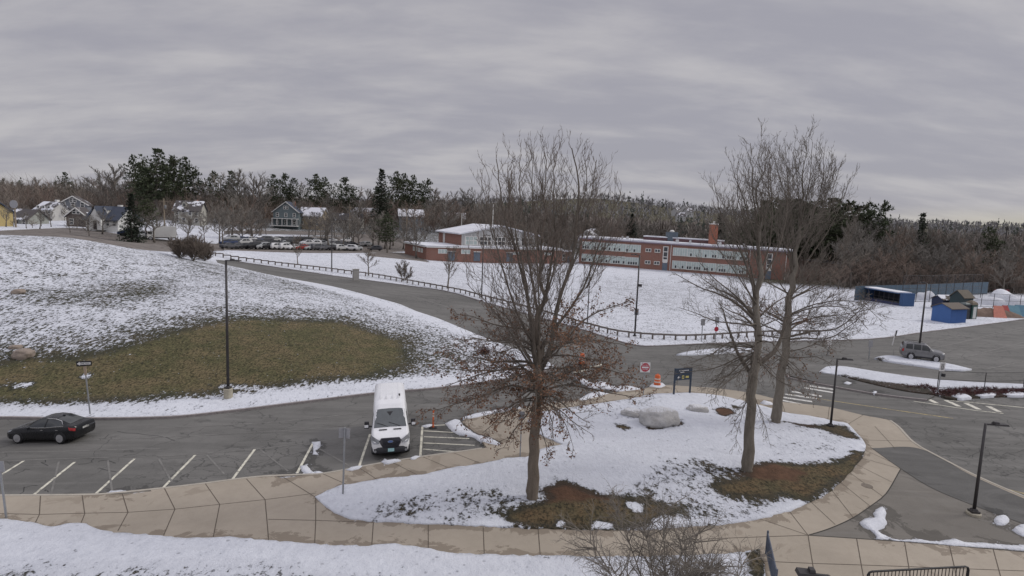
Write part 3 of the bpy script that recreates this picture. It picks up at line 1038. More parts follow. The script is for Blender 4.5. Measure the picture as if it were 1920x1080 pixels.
def hero_tree(name, label, group, depth, trunk, limbs, seed, bark_m, twig_m, droop_below=0.0, leaf_limbs=(), twig_r=.0095, extra_az=(1.0, -1.0, 2.2), dens=1.0, leaf_n=0):
    rng = random.Random(seed)
    base = Q(trunk[0][0], trunk[0][1], depth)
    base.z = H(base.x, base.y)
    root = thing(name, label, 'tree', base, 0, group)
    T, C, LF, LB_ = MB(), MB(), MB(), MB()
    LB_.smooth = True
    T.smooth = True
    trunk = [(u, v + max(0, 410 - v) * .11, r) for u, v, r in trunk]
    tp = [Q(u, v, depth) - base for u, v, r in trunk]
    tp[0] = Vector((0, 0, -.25))
    sp, sr = [], []
    for i in range(len(tp) - 1):
        for k in range(3):
            t = k / 3
            w = Vector((rng.gauss(0, .02 + .012 * i), rng.gauss(0, .02 + .012 * i), 0)) if i or k else Vector()
            sp.append(tp[i].lerp(tp[i + 1], t) + w); sr.append(trunk[i][2] * (1 - t) + trunk[i + 1][2] * t)
    sp.append(tp[-1]); sr.append(trunk[-1][2])
    sr = [r_ * (.80 if i < 14 else .85) for i, r_ in enumerate(sr)]
    sp.insert(1, Vector((0, 0, .18))); sr.insert(1, sr[0] * .78); sr[0] *= 1.12
    sp0, sr0 = sp, sr
    cut = next(i for i, r_ in enumerate(sr) if r_ < .145 and i > 6)
    T.tube(sp, [r_ if i <= cut else r_ * max(.5, 1 - .08 * (i - cut)) for i, r_ in enumerate(sr)], 10)
    axis = lambda z: min(sp, key=lambda p: abs(p.z - z))

    def twigs(p, d, L, up, lvl, leafy):
        """a fine branch with twigs of its own"""
        n = max(2, int(L / .22 * dens))
        mid = p + d * L * .5 + Vector((rng.gauss(0, .05), rng.gauss(0, .05), rng.gauss(0, .04))) * L
        q = p + (d + Vector((0, 0, up * .45))).normalized() * L
        cone3(C, p, q, twig_r * (1.5 if lvl == 2 else 1.0), mid)
        if lvl > 0:
            for k in range(n):
                t = (k + rng.random()) / n
                s = p.lerp(mid, t * 2) if t < .5 else mid.lerp(q, t * 2 - 1)
                dd = rot_off(rng, d, rng.uniform(.5, 1.0))
                dd = (dd + Vector((0, 0, up * .5))).normalized()
                twigs(s, dd, L * rng.uniform(.3, .55), up, lvl - 1, leafy)
        if leafy:
            for k in range(leafy):
                if rng.random() < .75:
                    t = rng.uniform(.25, 1.05)
                    leaf_at(LF, rng, p.lerp(q, t) + Vector((rng.gauss(0, .05), rng.gauss(0, .05), -rng.random() * .08)), rng.uniform(.07, .15))

    def limb(pts, r, leafy, up):
        L = sum((pts[i + 1] - pts[i]).length for i in range(len(pts) - 1))
        n = len(pts)
        r *= .72 if up > .9 else .92
        rad = [r * (1 - .85 * (i / (n - 1)) ** .8) + .004 for i in range(n)]
        LB_.tube(pts, rad, 6)
        cnt = int(L / (.50 if up > .9 else .37) * dens)
        for k in range(cnt):
            t = .12 + .88 * (k + rng.random()) / cnt
            x = t * (n - 1)
            i = min(int(x), n - 2)
            s = pts[i].lerp(pts[i + 1], x - i)
            d = (pts[i + 1] - pts[i]).normalized()
            dd = rot_off(rng, d, rng.uniform(.5, .95))
            ln = min(2.7, L * (.42 if up > .9 else .36)) * (1 - .68 * t) * rng.uniform(.6, 1.3)
            dd = (dd + Vector((0, 0, up * .32))).normalized()
            # the branchlet
            e = s + dd * ln + Vector((0, 0, up * .16 * ln))
            m = s.lerp(e, .5) + Vector((rng.gauss(0, .06), rng.gauss(0, .06), -up * .05)) * ln
            C.tube([s, m, e], [max(.012, r * .22 * (1 - .6 * t)), max(.009, r * .14 * (1 - .6 * t)), .005], 3, False)
            kk = max(3, int(ln / .2 * dens))
            for j in range(kk):
                tt = .15 + .85 * (j + rng.random()) / kk
                ss = s.lerp(m, tt * 2) if tt < .5 else m.lerp(e, tt * 2 - 1)
                d3 = (rot_off(rng, dd, rng.uniform(.45, 1.0)) + Vector((0, 0, up * .28))).normalized()
                twigs(ss, d3, ln * rng.uniform(.25, .5) + .12, up, 1, leafy)

    limb(sp[cut:], sr[cut] * .5, 0, 1.0)
    for li, (px, r) in enumerate(limbs):
        leafy = leaf_n if li in leaf_limbs else 0
        off = 0.0
        px = [(a, b + max(0, 410 - b) * .11) for a, b in px]
        pl = smooth_line(px, False, 16, 80)
        dz = rng.uniform(-1, 1)
        P = []
        u0 = px[0][0]
        span = abs(px[-1][0] - px[0][0]) / FPX * depth
        for i, q in enumerate(pl):
            t = i / (len(pl) - 1)
            p = Q(q[0], q[1], depth + dz * (.35 * span + .5) * t) - base
            p += Vector((rng.gauss(0, .035), rng.gauss(0, .05), rng.gauss(0, .03))) * (t + .1)
            P.append(p)
        up = 1.0 if P[-1].z - P[0].z > abs(P[-1].x - P[0].x) * .9 else (.35 if P[-1].z >= P[0].z - .2 else -.35)
        limb(P, r, leafy, up)
        # limbs on the sides the survey sees end-on
        for az in extra_az:
            if rng.random() < (.12 if up > .9 else .85):
                a0 = axis(P[0].z)
                sc = rng.uniform(.62, .95)
                ca, sa = math.cos(az + rng.uniform(-.35, .35)), math.sin(az + rng.uniform(-.35, .35))
                dzz = rng.uniform(-.5, .35)
                P2 = []
                for p in P:
                    w = p - P[0]
                    P2.append(a0 + Vector(((w.x * ca - w.y * sa) * sc, (w.x * sa + w.y * ca) * sc, w.z * sc * 1.0)) + Vector((0, 0, P[0].z - a0.z + dzz)))
                limb(P2, r * .85, leafy if rng.random() < .6 else 0, up)
    T.build('trunk', bark_m, root)
    LB_.build('limbs', LIMB, root)
    C.build('crown', twig_m, root)
    if LF.v: LF.build('dead_leaves', None, root)
    return root


hero_tree('oak_tree', 'bare oak with rusty brown leaves on its low branches, nearest to the pavement', None, 26.6,
          [(999, 914, .40), (1001, 870, .31), (1003, 800, .28), (1007, 740, .27), (1009, 690, .27), (1012, 640, .20), (1013, 580, .15), (1013, 522, .12), (1015, 430, .085), (1017, 340, .05), (1019, 262, .012)],
          [([(1007, 700), (998, 647), (994, 592), (982, 530), (965, 463), (944, 405), (936, 330), (930, 285)], .14),
           ([(1010, 700), (1030, 660), (1040, 600), (1048, 563), (1073, 488), (1082, 397), (1084, 320), (1070, 262)], .17),
           ([(1038, 620), (1060, 590), (1094, 540), (1132, 430), (1152, 390), (1166, 352)], .09),
           ([(998, 640), (975, 600), (950, 530), (925, 440), (910, 360), (902, 322)], .09),
           ([(1010, 600), (1000, 540), (985, 450), (975, 350), (974, 275)], .09),
           ([(1013, 580), (1026, 540), (1040, 440), (1038, 350), (1042, 275)], .09),
           ([(1060, 530), (1084, 470), (1102, 400), (1112, 330), (1117, 290)], .07),
           ([(965, 470), (955, 410), (955, 350), (950, 290)], .05),
           ([(1010, 470), (1000, 400), (998, 330), (1000, 268)], .06),
           ([(1082, 400), (1095, 360), (1100, 310), (1092, 268)], .04),
           ([(925, 450), (915, 400), (918, 350), (912, 300)], .04),
           ([(1100, 540), (1125, 480), (1135, 420), (1130, 370)], .05),
           ([(1000, 690), (988, 678), (926, 677), (880, 668), (840, 655)], .085),
           ([(998, 690), (975, 655), (948, 610), (905, 559), (878, 535)], .08),
           ([(1005, 650), (980, 617), (938, 612), (885, 594), (850, 587)], .06),
           ([(1003, 715), (985, 692), (913, 698), (874, 711), (838, 722)], .07),
           ([(1002, 735), (960, 722), (905, 742), (842, 763), (805, 772)], .065),
           ([(1012, 690), (1034, 661), (1067, 630), (1095, 598), (1122, 582), (1180, 567)], .08),
           ([(1010, 720), (1055, 700), (1110, 690), (1165, 700), (1195, 712)], .07),
           ([(1008, 735), (1060, 722), (1110, 730), (1165, 740), (1212, 745)], .06),
           ([(1007, 750), (1040, 765), (1062, 800), (1075, 838)], .04),
           ([(1003, 745), (965, 755), (930, 790), (905, 810)], .05),
           ([(1030, 655), (1075, 640), (1130, 640), (1180, 650)], .06),
           ([(1000, 660), (960, 640), (905, 640), (860, 650)], .05),
           ([(1004, 755), (985, 780), (960, 810), (945, 840)], .035),
           ([(1006, 715), (988, 712), (955, 725)], .03), ([(1008, 710), (1030, 705), (1062, 716)], .03), ([(1006, 730), (985, 735), (950, 738)], .03), ([(1008, 728), (1035, 732), (1070, 745)], .03),
           ([(1006, 742), (990, 752), (965, 760)], .025), ([(1008, 742), (1025, 752), (1050, 758)], .025), ([(1005, 700), (980, 700), (945, 700)], .03), ([(1010, 695), (1040, 688), (1075, 690)], .03)],
          11, BARK_W, TWIG, leaf_limbs=(12, 14, 15, 16, 17, 18, 19, 20, 21, 22, 23, 24, 25, 26, 27, 28, 29, 30, 31, 32), leaf_n=3, extra_az=(.9, -1.0, 2.1))
hero_tree('oak_tree', 'tall forked bare oak on the snowy island, low fork in its trunk, no leaves', None, 30.6,
          [(1401, 870, .42), (1404, 820, .32), (1408, 760, .29), (1412, 700, .30), (1417, 660, .24), (1419, 603, .20), (1423, 518, .16), (1421, 433, .11), (1424, 348, .07), (1427, 250, .012)],
          [([(1415, 600), (1400, 585), (1368, 561), (1304, 535), (1263, 514)], .09),
           ([(1417, 596), (1381, 556), (1334, 518), (1304, 480)], .08),
           ([(1418, 560), (1398, 493), (1363, 420), (1345, 370), (1338, 328)], .08),
           ([(1420, 450), (1402, 400), (1389, 350), (1370, 290)], .06),
           ([(1421, 420), (1412, 360), (1410, 305), (1408, 250)], .06),
           ([(1415, 612), (1380, 606), (1346, 603), (1274, 573)], .06),
           ([(1414, 650), (1395, 644), (1368, 642), (1325, 671), (1290, 680)], .05),
           ([(1412, 665), (1390, 680), (1348, 725), (1342, 755)], .05),
           ([(1411, 670), (1390, 668), (1340, 690), (1245, 703)], .045),
           ([(1413, 652), (1390, 650), (1330, 645), (1285, 648)], .05),
           ([(1413, 690), (1430, 678), (1452, 660), (1466, 630), (1474, 590), (1480, 540)], .20),
           ([(1422, 520), (1440, 470), (1448, 400), (1446, 330), (1444, 270)], .07),
           ([(1419, 600), (1450, 570), (1490, 550), (1530, 545)], .05),
           ([(1422, 500), (1408, 450), (1392, 400), (1380, 340), (1385, 290)], .05),
           ([(1423, 440), (1436, 400), (1440, 340), (1440, 280)], .05),
           ([(1418, 570), (1385, 520), (1350, 470), (1328, 420)], .05),
           ([(1410, 680), (1380, 700), (1350, 730), (1330, 745)], .03),
           ([(1411, 720), (1400, 750), (1385, 800), (1380, 840)], .022)],
          22, BARK, TWIG_G, extra_az=(.8, -.9, 2.0))
hero_tree('oak_tree', 'tall bare oak with a few rusty leaves, its trunk next to the zebra crossing', None, 38.9,
          [(1455, 786, .44), (1459, 750, .36), (1466, 705, .32), (1475, 640, .30), (1482, 560, .25), (1487, 500, .2), (1498, 420, .13), (1506, 330, .07), (1508, 242, .012)],
          [([(1486, 520), (1476, 450), (1476, 380), (1460, 320), (1450, 270)], .09),
           ([(1490, 480), (1484, 420), (1478, 350), (1472, 250)], .08),
           ([(1497, 430), (1512, 370), (1520, 300), (1524, 248)], .08),
           ([(1492, 470), (1515, 420), (1540, 350), (1546, 266)], .08),
           ([(1489, 500), (1520, 440), (1550, 380), (1576, 300)], .08),
           ([(1486, 540), (1520, 480), (1560, 420), (1594, 325)], .08),
           ([(1484, 560), (1520, 540), (1570, 510), (1606, 480)], .07),
           ([(1477, 632), (1520, 622), (1567, 617), (1604, 590), (1632, 560)], .09),
           ([(1478, 610), (1530, 595), (1580, 590), (1640, 578)], .06),
           ([(1480, 590), (1530, 570), (1600, 565), (1655, 600)], .06),
           ([(1479, 610), (1450, 590), (1410, 578), (1370, 570)], .06),
           ([(1483, 560), (1455, 520), (1430, 470), (1410, 430)], .06),
           ([(1500, 410), (1496, 350), (1492, 300), (1490, 250)], .05),
           ([(1500, 420), (1530, 380), (1556, 330), (1562, 280)], .05),
           ([(1472, 660), (1500, 655), (1530, 645), (1560, 660)], .045),
           ([(1471, 680), (1455, 672), (1435, 680), (1420, 700)], .04),
           ([(1472, 670), (1495, 690), (1520, 720), (1535, 745)], .035),
           ([(1484, 550), (1540, 510), (1590, 450), (1610, 400)], .06),
           ([(1487, 500), (1462, 450), (1450, 400), (1440, 350)], .05)],
          33, BARK, TWIG_G, leaf_limbs=(10, 14, 15, 16), leaf_n=2, extra_az=(.9, -.8, 2.1), twig_r=.012)


# ---- smaller bare trees from a branching rule
def bare_tree(mbT, mbC, rng, Ht, spread, levels=3, r0=None, stems=1, clear=.25, twig_r=.02, up=.6, n1=(7, 10), dens=1.0, nt=14):
    r0 = r0 or Ht * .018
    for s_ in range(stems):
        d0 = Vector((rng.gauss(0, .05), rng.gauss(0, .05), 1)).normalized() if stems == 1 else Vector((rng.gauss(0, .35), rng.gauss(0, .35), 1)).normalized()
        hh = Ht * (.8 if stems == 1 else rng.uniform(.55, .75))
        P = [Vector((0, 0, -.3))]
        d = d0.copy()
        for k in range(6):
            d = (d + Vector((rng.gauss(0, .07), rng.gauss(0, .07), .1))).normalized()
            P.append(P[-1] + d * hh / 6)
        mbT.tube(P, [r0 * (1.25 if i == 0 else (1 - i / 6.6)) for i in range(7)], 6)
        for k in range(int(rng.randint(*n1) * dens)):
            t = clear + (1 - clear) * (k + rng.random()) / n1[1]
            t = min(t, .98)
            x = t * 6; i = min(int(x), 5)
            s = P[i].lerp(P[i + 1], x - i)
            az = k * 2.4 + rng.uniform(-.5, .5)
            el = rng.uniform(.25, .75) + .5 * t
            dd = Vector((math.cos(az) * math.cos(el), math.sin(az) * math.cos(el), math.sin(el)))
            L = Ht * spread * (1.05 - .55 * t) * rng.uniform(.75, 1.2)
            Q_ = [s]
            e = dd.copy()
            for j in range(4):
                e = (e + Vector((rng.gauss(0, .12), rng.gauss(0, .12), .16 * up))).normalized()
                Q_.append(Q_[-1] + e * L / 4)
            r1 = r0 * .42 * (1 - .5 * t)
            mbT.tube(Q_, [r1, r1 * .8, r1 * .58, r1 * .38, twig_r * .7], 4, False)
            for j in range(nt):
                tt = .15 + .85 * (j + rng.random()) / nt
                x = tt * 4; i = min(int(x), 3)
                s2 = Q_[i].lerp(Q_[i + 1], x - i)
                d2 = (rot_off(rng, (Q_[i + 1] - Q_[i]).normalized(), rng.uniform(.4, .9)) + Vector((0, 0, .45 * up))).normalized()
                L2 = L * .42 * (1.1 - .6 * tt) * rng.uniform(.6, 1.25)
                e2 = s2 + d2 * L2
                cone3(mbC, s2, e2, twig_r * 1.3, s2.lerp(e2, .5) + Vector((rng.gauss(0, .06), rng.gauss(0, .06), 0)) * L2)
                if levels > 2:
                    for q in range(rng.randint(4, 6)):
                        t3 = rng.uniform(.2, 1)
                        s3 = s2.lerp(e2, t3)
                        d3 = (rot_off(rng, d2, rng.uniform(.35, .85)) + Vector((0, 0, .4 * up))).normalized()
                        cone3(mbC, s3, s3 + d3 * L2 * rng.uniform(.3, .6), twig_r * .85)


def proto_bare(name, seed, Ht, spread, bark_m, twig_m, **kw):
    T, C = MB(), MB()
    T.smooth = True
    bare_tree(T, C, random.Random(seed), Ht, spread, **kw)
    root = thing(name, 'proto', 'tree')
    T.build('trunk', bark_m, root)
    C.build('crown', twig_m, root)
    root['ht'] = Ht
    return root


def needle_clump(mb, rng, p, d, s):
    """spray of needled shoots"""
    for k in range(4):
        e = (d * .7 + Vector((rng.gauss(0, .55), rng.gauss(0, .55), rng.gauss(.12, .3)))).normalized()
        w = e.cross(Vector((rng.gauss(0, .3), rng.gauss(0, .3), 1))).normalized()
        L = s * rng.uniform(.7, 1.25)
        a = p + e * L * .5
        mb.poly([p, a + w * L * .24, p + e * L, a - w * L * .24])


def proto_conifer(name, seed, Ht, kind):
    rng = random.Random(seed)
    T, C = MB(), MB()
    P = [Vector((rng.gauss(0, .12) * i, rng.gauss(0, .12) * i, Ht * .97 * i / 8 - (.3 if i == 0 else 0))) for i in range(9)]
    T.tube(P, [Ht * .016 * (1.15 - i / 8) + .02 for i in range(9)], 6)
    if kind == 'pine':
        z = Ht * .28
        while z < Ht * .985:
            t = z / Ht
            prof = math.sin(math.pi * min(1, max(0, (t - .2) / .8)) ** .75) * .9 + .12
            n = rng.randint(4, 6)
            a0 = rng.uniform(0, 6.28)
            for k in range(n):
                if rng.random() < .16: continue
                az = a0 + k * 6.28 / n + rng.uniform(-.3, .3)
                L = Ht * .26 * prof * rng.uniform(.5, 1.25)
                up = .1 + .75 * max(0, t - .6)
                d = Vector((math.cos(az), math.sin(az), up)).normalized()
                s = Vector((P[min(int(t * 8), 8)].x, P[min(int(t * 8), 8)].y, z))
                e = s + d * L
                T.tube([s, s.lerp(e, .55) + Vector((0, 0, -.02 * L)), e], [.06, .04, .015], 4, False)
                m = max(5, int(L * 4.5))
                for j in range(m):
                    tt = .3 + .7 * (j + rng.random()) / m
                    sp = L * .26 * (1.15 - .5 * tt)
                    q = s.lerp(e, tt) + Vector((rng.gauss(0, sp), rng.gauss(0, sp), rng.gauss(.1, .22)))
                    needle_clump(C, rng, q, (d + Vector((0, 0, .5))).normalized(), rng.uniform(.5, .85))
            z += Ht * rng.uniform(.034, .06)
    else:
        z = Ht * .06
        while z < Ht * .99:
            t = z / Ht
            Lm = Ht * .22 * (1 - t) ** .85 + .15
            n = 7
            a0 = rng.uniform(0, 6.28)
            for k in range(n):
                az = a0 + k * 6.28 / n + rng.uniform(-.3, .3)
                L = Lm * rng.uniform(.65, 1.2)
                d = Vector((math.cos(az), math.sin(az), -.22 + .7 * t)).normalized()
                s = Vector((0, 0, z))
                m = max(3, int(L * 3.4))
                for j in range(m):
                    tt = .15 + .85 * (j + rng.random()) / m
                    q = s + d * L * tt + Vector((rng.gauss(0, .16), rng.gauss(0, .16), rng.gauss(0, .12)))
                    needle_clump(C, rng, q, (d + Vector((0, 0, -.25))).normalized(), rng.uniform(.45, .8))
            z += Ht * rng.uniform(.026, .04)
    root = thing(name, 'proto', 'tree')
    T.build('trunk', FAR_BARK, root)
    C.build('crown', PINE if kind == 'pine' else SPRUCE, root)
    root['ht'] = Ht
    return root


BARE = [proto_bare('bare_tree', 100 + i, 16, sp, FAR_BARK, tw, twig_r=.044, up=u, n1=(11, 15), nt=15, clear=cl) for i, (sp, tw, u, cl) in enumerate([(.36, FAR_TWIG, .7, .25), (.42, FAR_TWIG, .5, .2), (.30, FAR_TWIG, .9, .35), (.38, FAR_TWIG, .6, .15), (.40, RED_TWIG, .6, .12), (.27, FAR_TWIG, .8, .3)])]
PINES = [proto_conifer('pine_tree', 200 + i, 18, 'pine') for i in range(4)]
SPRUCES = [proto_conifer('spruce_tree', 220 + i, 16, 'spruce') for i in range(2)]
_first = set()


def put(proto, u, v, depth, label, group, wide=None, ht=None, sink=0.0):
    """a tree with its foot at depth along bearing u, its top at survey reading v"""
    b = at_depth(u, 440, depth)
    top = Q(u, v, depth)
    b = Vector((top.x, top.y, H(top.x, top.y)))
    h = ht or max(2.0, top.z - b.z)
    o = proto if proto.name not in _first else copy_tree(proto)
    _first.add(proto.name)
    k = h / proto['ht']
    w = k * (wide or 1) * RNG.uniform(.9, 1.12)
    o.location = b - Vector((0, 0, sink))
    o.scale = (w, w, k)
    o.rotation_euler = (0, 0, RNG.uniform(0, 6.28))
    o['label'] = label
    if group: o['group'] = group
    elif 'group' in o: del o['group']
    return o


# the skyline on the left, tree by tree
LB = ('bare grey-brown deciduous tree in the belt behind the far houses', 'bare trees behind the far houses')
LP = ('dark green pine rising above the bare trees behind the far houses', 'pines behind the far houses')
SKY = [(8, 332, 'b', 230), (35, 336, 'b', 250), (62, 330, 'b', 230), (88, 336, 'b', 260), (122, 324, 'p', 260), (104, 334, 'b', 240), (146, 330, 'b', 230), (166, 322, 'b', 240), (192, 303, 'b', 215), (218, 300, 'b', 215), (206, 312, 'b', 225),
       (247, 290, 'p', 235), (268, 300, 'p', 225), (292, 281, 'p', 205), (310, 293, 'p', 215), (276, 312, 'p', 205), (325, 300, 'p', 215), (347, 294, 'p', 235), (362, 318, 'p', 240), (376, 336, 'b', 230), (396, 322, 'p', 240),
       (418, 316, 'b', 230), (432, 322, 'p', 235), (452, 308, 'b', 230), (470, 312, 'b', 235), (486, 324, 'b', 240), (508, 328, 'p', 280), (526, 326, 'p', 285), (545, 333, 'p', 290), (567, 332, 'b', 300),
       (594, 326, 'p', 280), (610, 332, 'p', 290), (622, 340, 'b', 290), (650, 331, 'p', 270), (676, 344, 'b', 290), (694, 352, 'b', 300), (745, 321, 'p', 290), (760, 325, 'p', 300), (777, 328, 'p', 295), (796, 336, 'p', 300),
       (812, 348, 'b', 300), (832, 356, 'b', 310), (852, 358, 'b', 310), (872, 352, 'b', 305), (890, 345, 'b', 300), (912, 364, 'b', 310), (930, 372, 'b', 330), (950, 378, 'b', 330), (972, 380, 'b', 340), (722, 345, 'b', 310), (706, 350, 'p', 320)]
for u, v, k, d in SKY:
    v = v - 9 if k == 'b' else v
    pr = RNG.choice(BARE) if k == 'b' else RNG.choice(PINES)
    wd = 1.0
    put(pr, u, v, d, *(LB if k == 'b' else LP), wide=1.35 if k == 'b' else (1.05 if u in (292, 276) else .82))
put(SPRUCES[0], 716, 318, 245, 'tall dark spruce with a pointed top beside the far houses', None, wide=1.0)
put(PINES[1], 727, 402, 178, 'low dark green pine at the corner of the car park near the school', None, wide=1.25)
# lower ranks filling the belt
rr = random.Random(5)
for i in range(50):
    u = -30 + i * 20.2 + rr.uniform(-8, 8)
    d = rr.uniform(225, 330)
    v = 340 + (u / 960) * 26 + rr.uniform(-8, 14)
    put(rr.choice(BARE), u, v, d, *LB, wide=1.3)
for i in range(44):
    u = -20 + i * 18.5 + rr.uniform(-10, 10)
    if 172 < u < 232 or 510 < u < 568: continue
    d = rr.uniform(165, 215)
    v = 375 + (u / 960) * 22 + rr.uniform(-10, 14)
    put(rr.choice(BARE), u, v, d, 'bare deciduous tree standing among the far houses', 'bare trees among the houses', wide=1.2)
for u, v, d, lab in [(245, 362, 128, 'olive green cypress-like conifer beside the white dormer house'), (272, 372, 140, None)]:
    put(SPRUCES[1] if lab else PINES[2], u, v, d, lab or 'dark conifer hiding the end of the white dormer house', None, wide=1.15)
# street trees in front of the houses
for u, v, d, lab in [(165, 395, 128, 'slim bare street tree in front of the white dormer house'), (72, 380, 135, 'bare street tree right of the yellow house'), (130, 400, 130, 'bare street tree by the side street on the left'),
                     (485, 385, 190, 'bare tree leaning beside the blue-grey gabled house'), (612, 372, 200, 'tall bare tree leaning over the far car park'), (578, 388, 205, 'bare tree right of the blue-grey gabled house'), (410, 362, 150, 'broad bare tree behind the brush at the top of the drive'),
                     (432, 345, 165, 'tall spreading bare tree at the left end of the far car park'), (330, 380, 160, 'bare tree behind the white box truck'), (700, 395, 200, 'bare tree between far car park and school')]:
    put(rr.choice(BARE[:4]), u, v, d, lab, None, wide=1.1)
for i in range(26):
    u = 10 + i * 31 + rr.uniform(-10, 10)
    if 195 < u < 228 or 525 < u < 562: continue
    put(rr.choice(BARE[:4]), u, 386 + u * .018 + rr.uniform(-10, 12), rr.uniform(132, 160) if u < 420 else rr.uniform(196, 222), 'bare roadside tree in front of the far houses', 'bare roadside trees before the far houses', wide=1.25)
for u, v, d in [(25, 415, 140), (60, 408, 140), (455, 398, 170), (470, 402, 172)]:
    put(BARE[4], u, v, d, 'rounded reddish brown bare shrub on the rise by the far houses', 'reddish shrubs by the far houses', wide=1.6)
# behind the school
for i in range(38):
    u = 905 + i * 13.9 + rr.uniform(-7, 7)
    d = rr.uniform(235, 330)
    v = 402 + (u - 900) * .022 + rr.uniform(-8, 16)
    put(rr.choice(BARE), u, v, d, 'bare deciduous tree in the belt behind the brick school', 'bare trees behind the school', wide=1.35)
for u, v, d in [(1186, 402, 300), (1352, 400, 250)]:
    put(SPRUCES[0], u, v, d, 'dark green conifer among the bare trees behind the school', 'conifers behind the school', wide=1.2)
# dark pines right of the school
for u, v, d in [(1432, 378, 205), (1447, 372, 215), (1462, 376, 205), (1478, 372, 220), (1494, 378, 210), (1508, 374, 215), (1524, 376, 205), (1541, 376, 200), (1556, 374, 205), (1570, 378, 195), (1584, 382, 190), (1600, 388, 195), (1516, 392, 185), (1470, 396, 190), (1550, 398, 180), (1440, 400, 195), (1580, 402, 180)]:
    put(rr.choice(PINES), u, v, d, 'dark pine in the dense stand right of the brick school', 'dark pines right of the school', wide=1.35)
put(PINES[0], 1621, 381, 185, 'tall pine with a bare lower trunk, left one of the pair above the woods', None, wide=.75)
put(PINES[3], 1649, 379, 180, 'tall pine with a bare lower trunk, right one of the pair above the woods', None, wide=.8)
put(SPRUCES[1], 1732, 398, 178, 'slim dark conifer standing above the bare woods behind the blue fence', None, wide=.7)
put(PINES[2], 1866, 425, 172, 'lone pine at the right end of the bare woods', None, wide=.75)
RB = ('bare deciduous tree in the dense woods behind the blue fence', 'bare trees behind the blue fence')
for i in range(46):
    u = 1600 + i * 7.7 + rr.uniform(-5, 5)
    v = 394 + max(0, u - 1650) * .155 + rr.uniform(-3, 12)
    put(rr.choice(BARE), u, v, rr.uniform(165, 200), *RB, wide=1.05)
for i in range(34):
    u = 1590 + i * 11.5 + rr.uniform(-5, 5)
    v = 440 + max(0, u - 1650) * .09 + rr.uniform(-14, 14)
    put(rr.choice(BARE + [BARE[4]]), u, v, rr.uniform(146, 165), *RB, wide=1.25)
for i in range(20):
    u = 1560 + i * 19 + rr.uniform(-6, 6)
    put(BARE[4], u, 478 + rr.uniform(-10, 10) + max(0, u - 1700) * .05, rr.uniform(143, 150), 'low reddish brown bare tree at the edge of the woods behind the blue fence', 'reddish trees at the edge of the woods', wide=1.5)
put(BARE[1], 1893, 470, 142, 'pale forked bare tree at the woods edge far right', None, wide=1.0)


# small trees along the rail fence
def small_tree(name, label, u, v, vtop, seed, spread, wide=1.0, off=0, **kw):
    T, C = MB(), MB()
    T.smooth = True
    b = G(u, v)
    d = (b - Vector(CAM)).dot(Vector(FWD))
    h = (v - vtop) / FPX * d
    kw.setdefault('twig_r', .02)
    bare_tree(T, C, random.Random(seed), h, spread, **kw)
    root = thing(name, label, kw.pop('cat', 'tree'), b)
    T.build('trunk', BARK, root)
    C.build('crown', TWIG, root)
    return root


small_tree('bare_tree', 'small bare tree beside the rail fence, the one nearest the far car park', 559, 497, 428, 301, .33, clear=.3, n1=(10, 13), r0=.12)
small_tree('bare_tree', 'small rounded bare tree by the rail fence, next to the grey metal cabinet', 691, 517, 455, 302, .42, clear=.33, n1=(10, 13), r0=.15)
small_tree('bare_shrub', 'twiggy bare shrub on the snow field between two small trees', 756, 526, 478, 303, .5, stems=4, clear=.1, n1=(7, 9), r0=.09)['category'] = 'shrub'
small_tree('bare_tree', 'small bare tree with low forked crown by the rail fence before the gym', 839, 541, 455, 304, .45, clear=.3, n1=(11, 14), r0=.17)
# brush at the top of the mound
for k, (u, v, vt, lab) in enumerate([(362, 489, 432, 'dense bare brush on top of the mound, largest clump'), (338, 484, 436, 'dense bare brush on top of the mound, left clump'), (384, 489, 446, 'dense bare brush on top of the mound, right clump')]):
    o = small_tree('bare_shrub', lab, u, v, vt, 320 + k, .62, stems=5, clear=.08, n1=(12, 15), r0=.07, twig_r=.024)
    o['category'] = 'shrub'

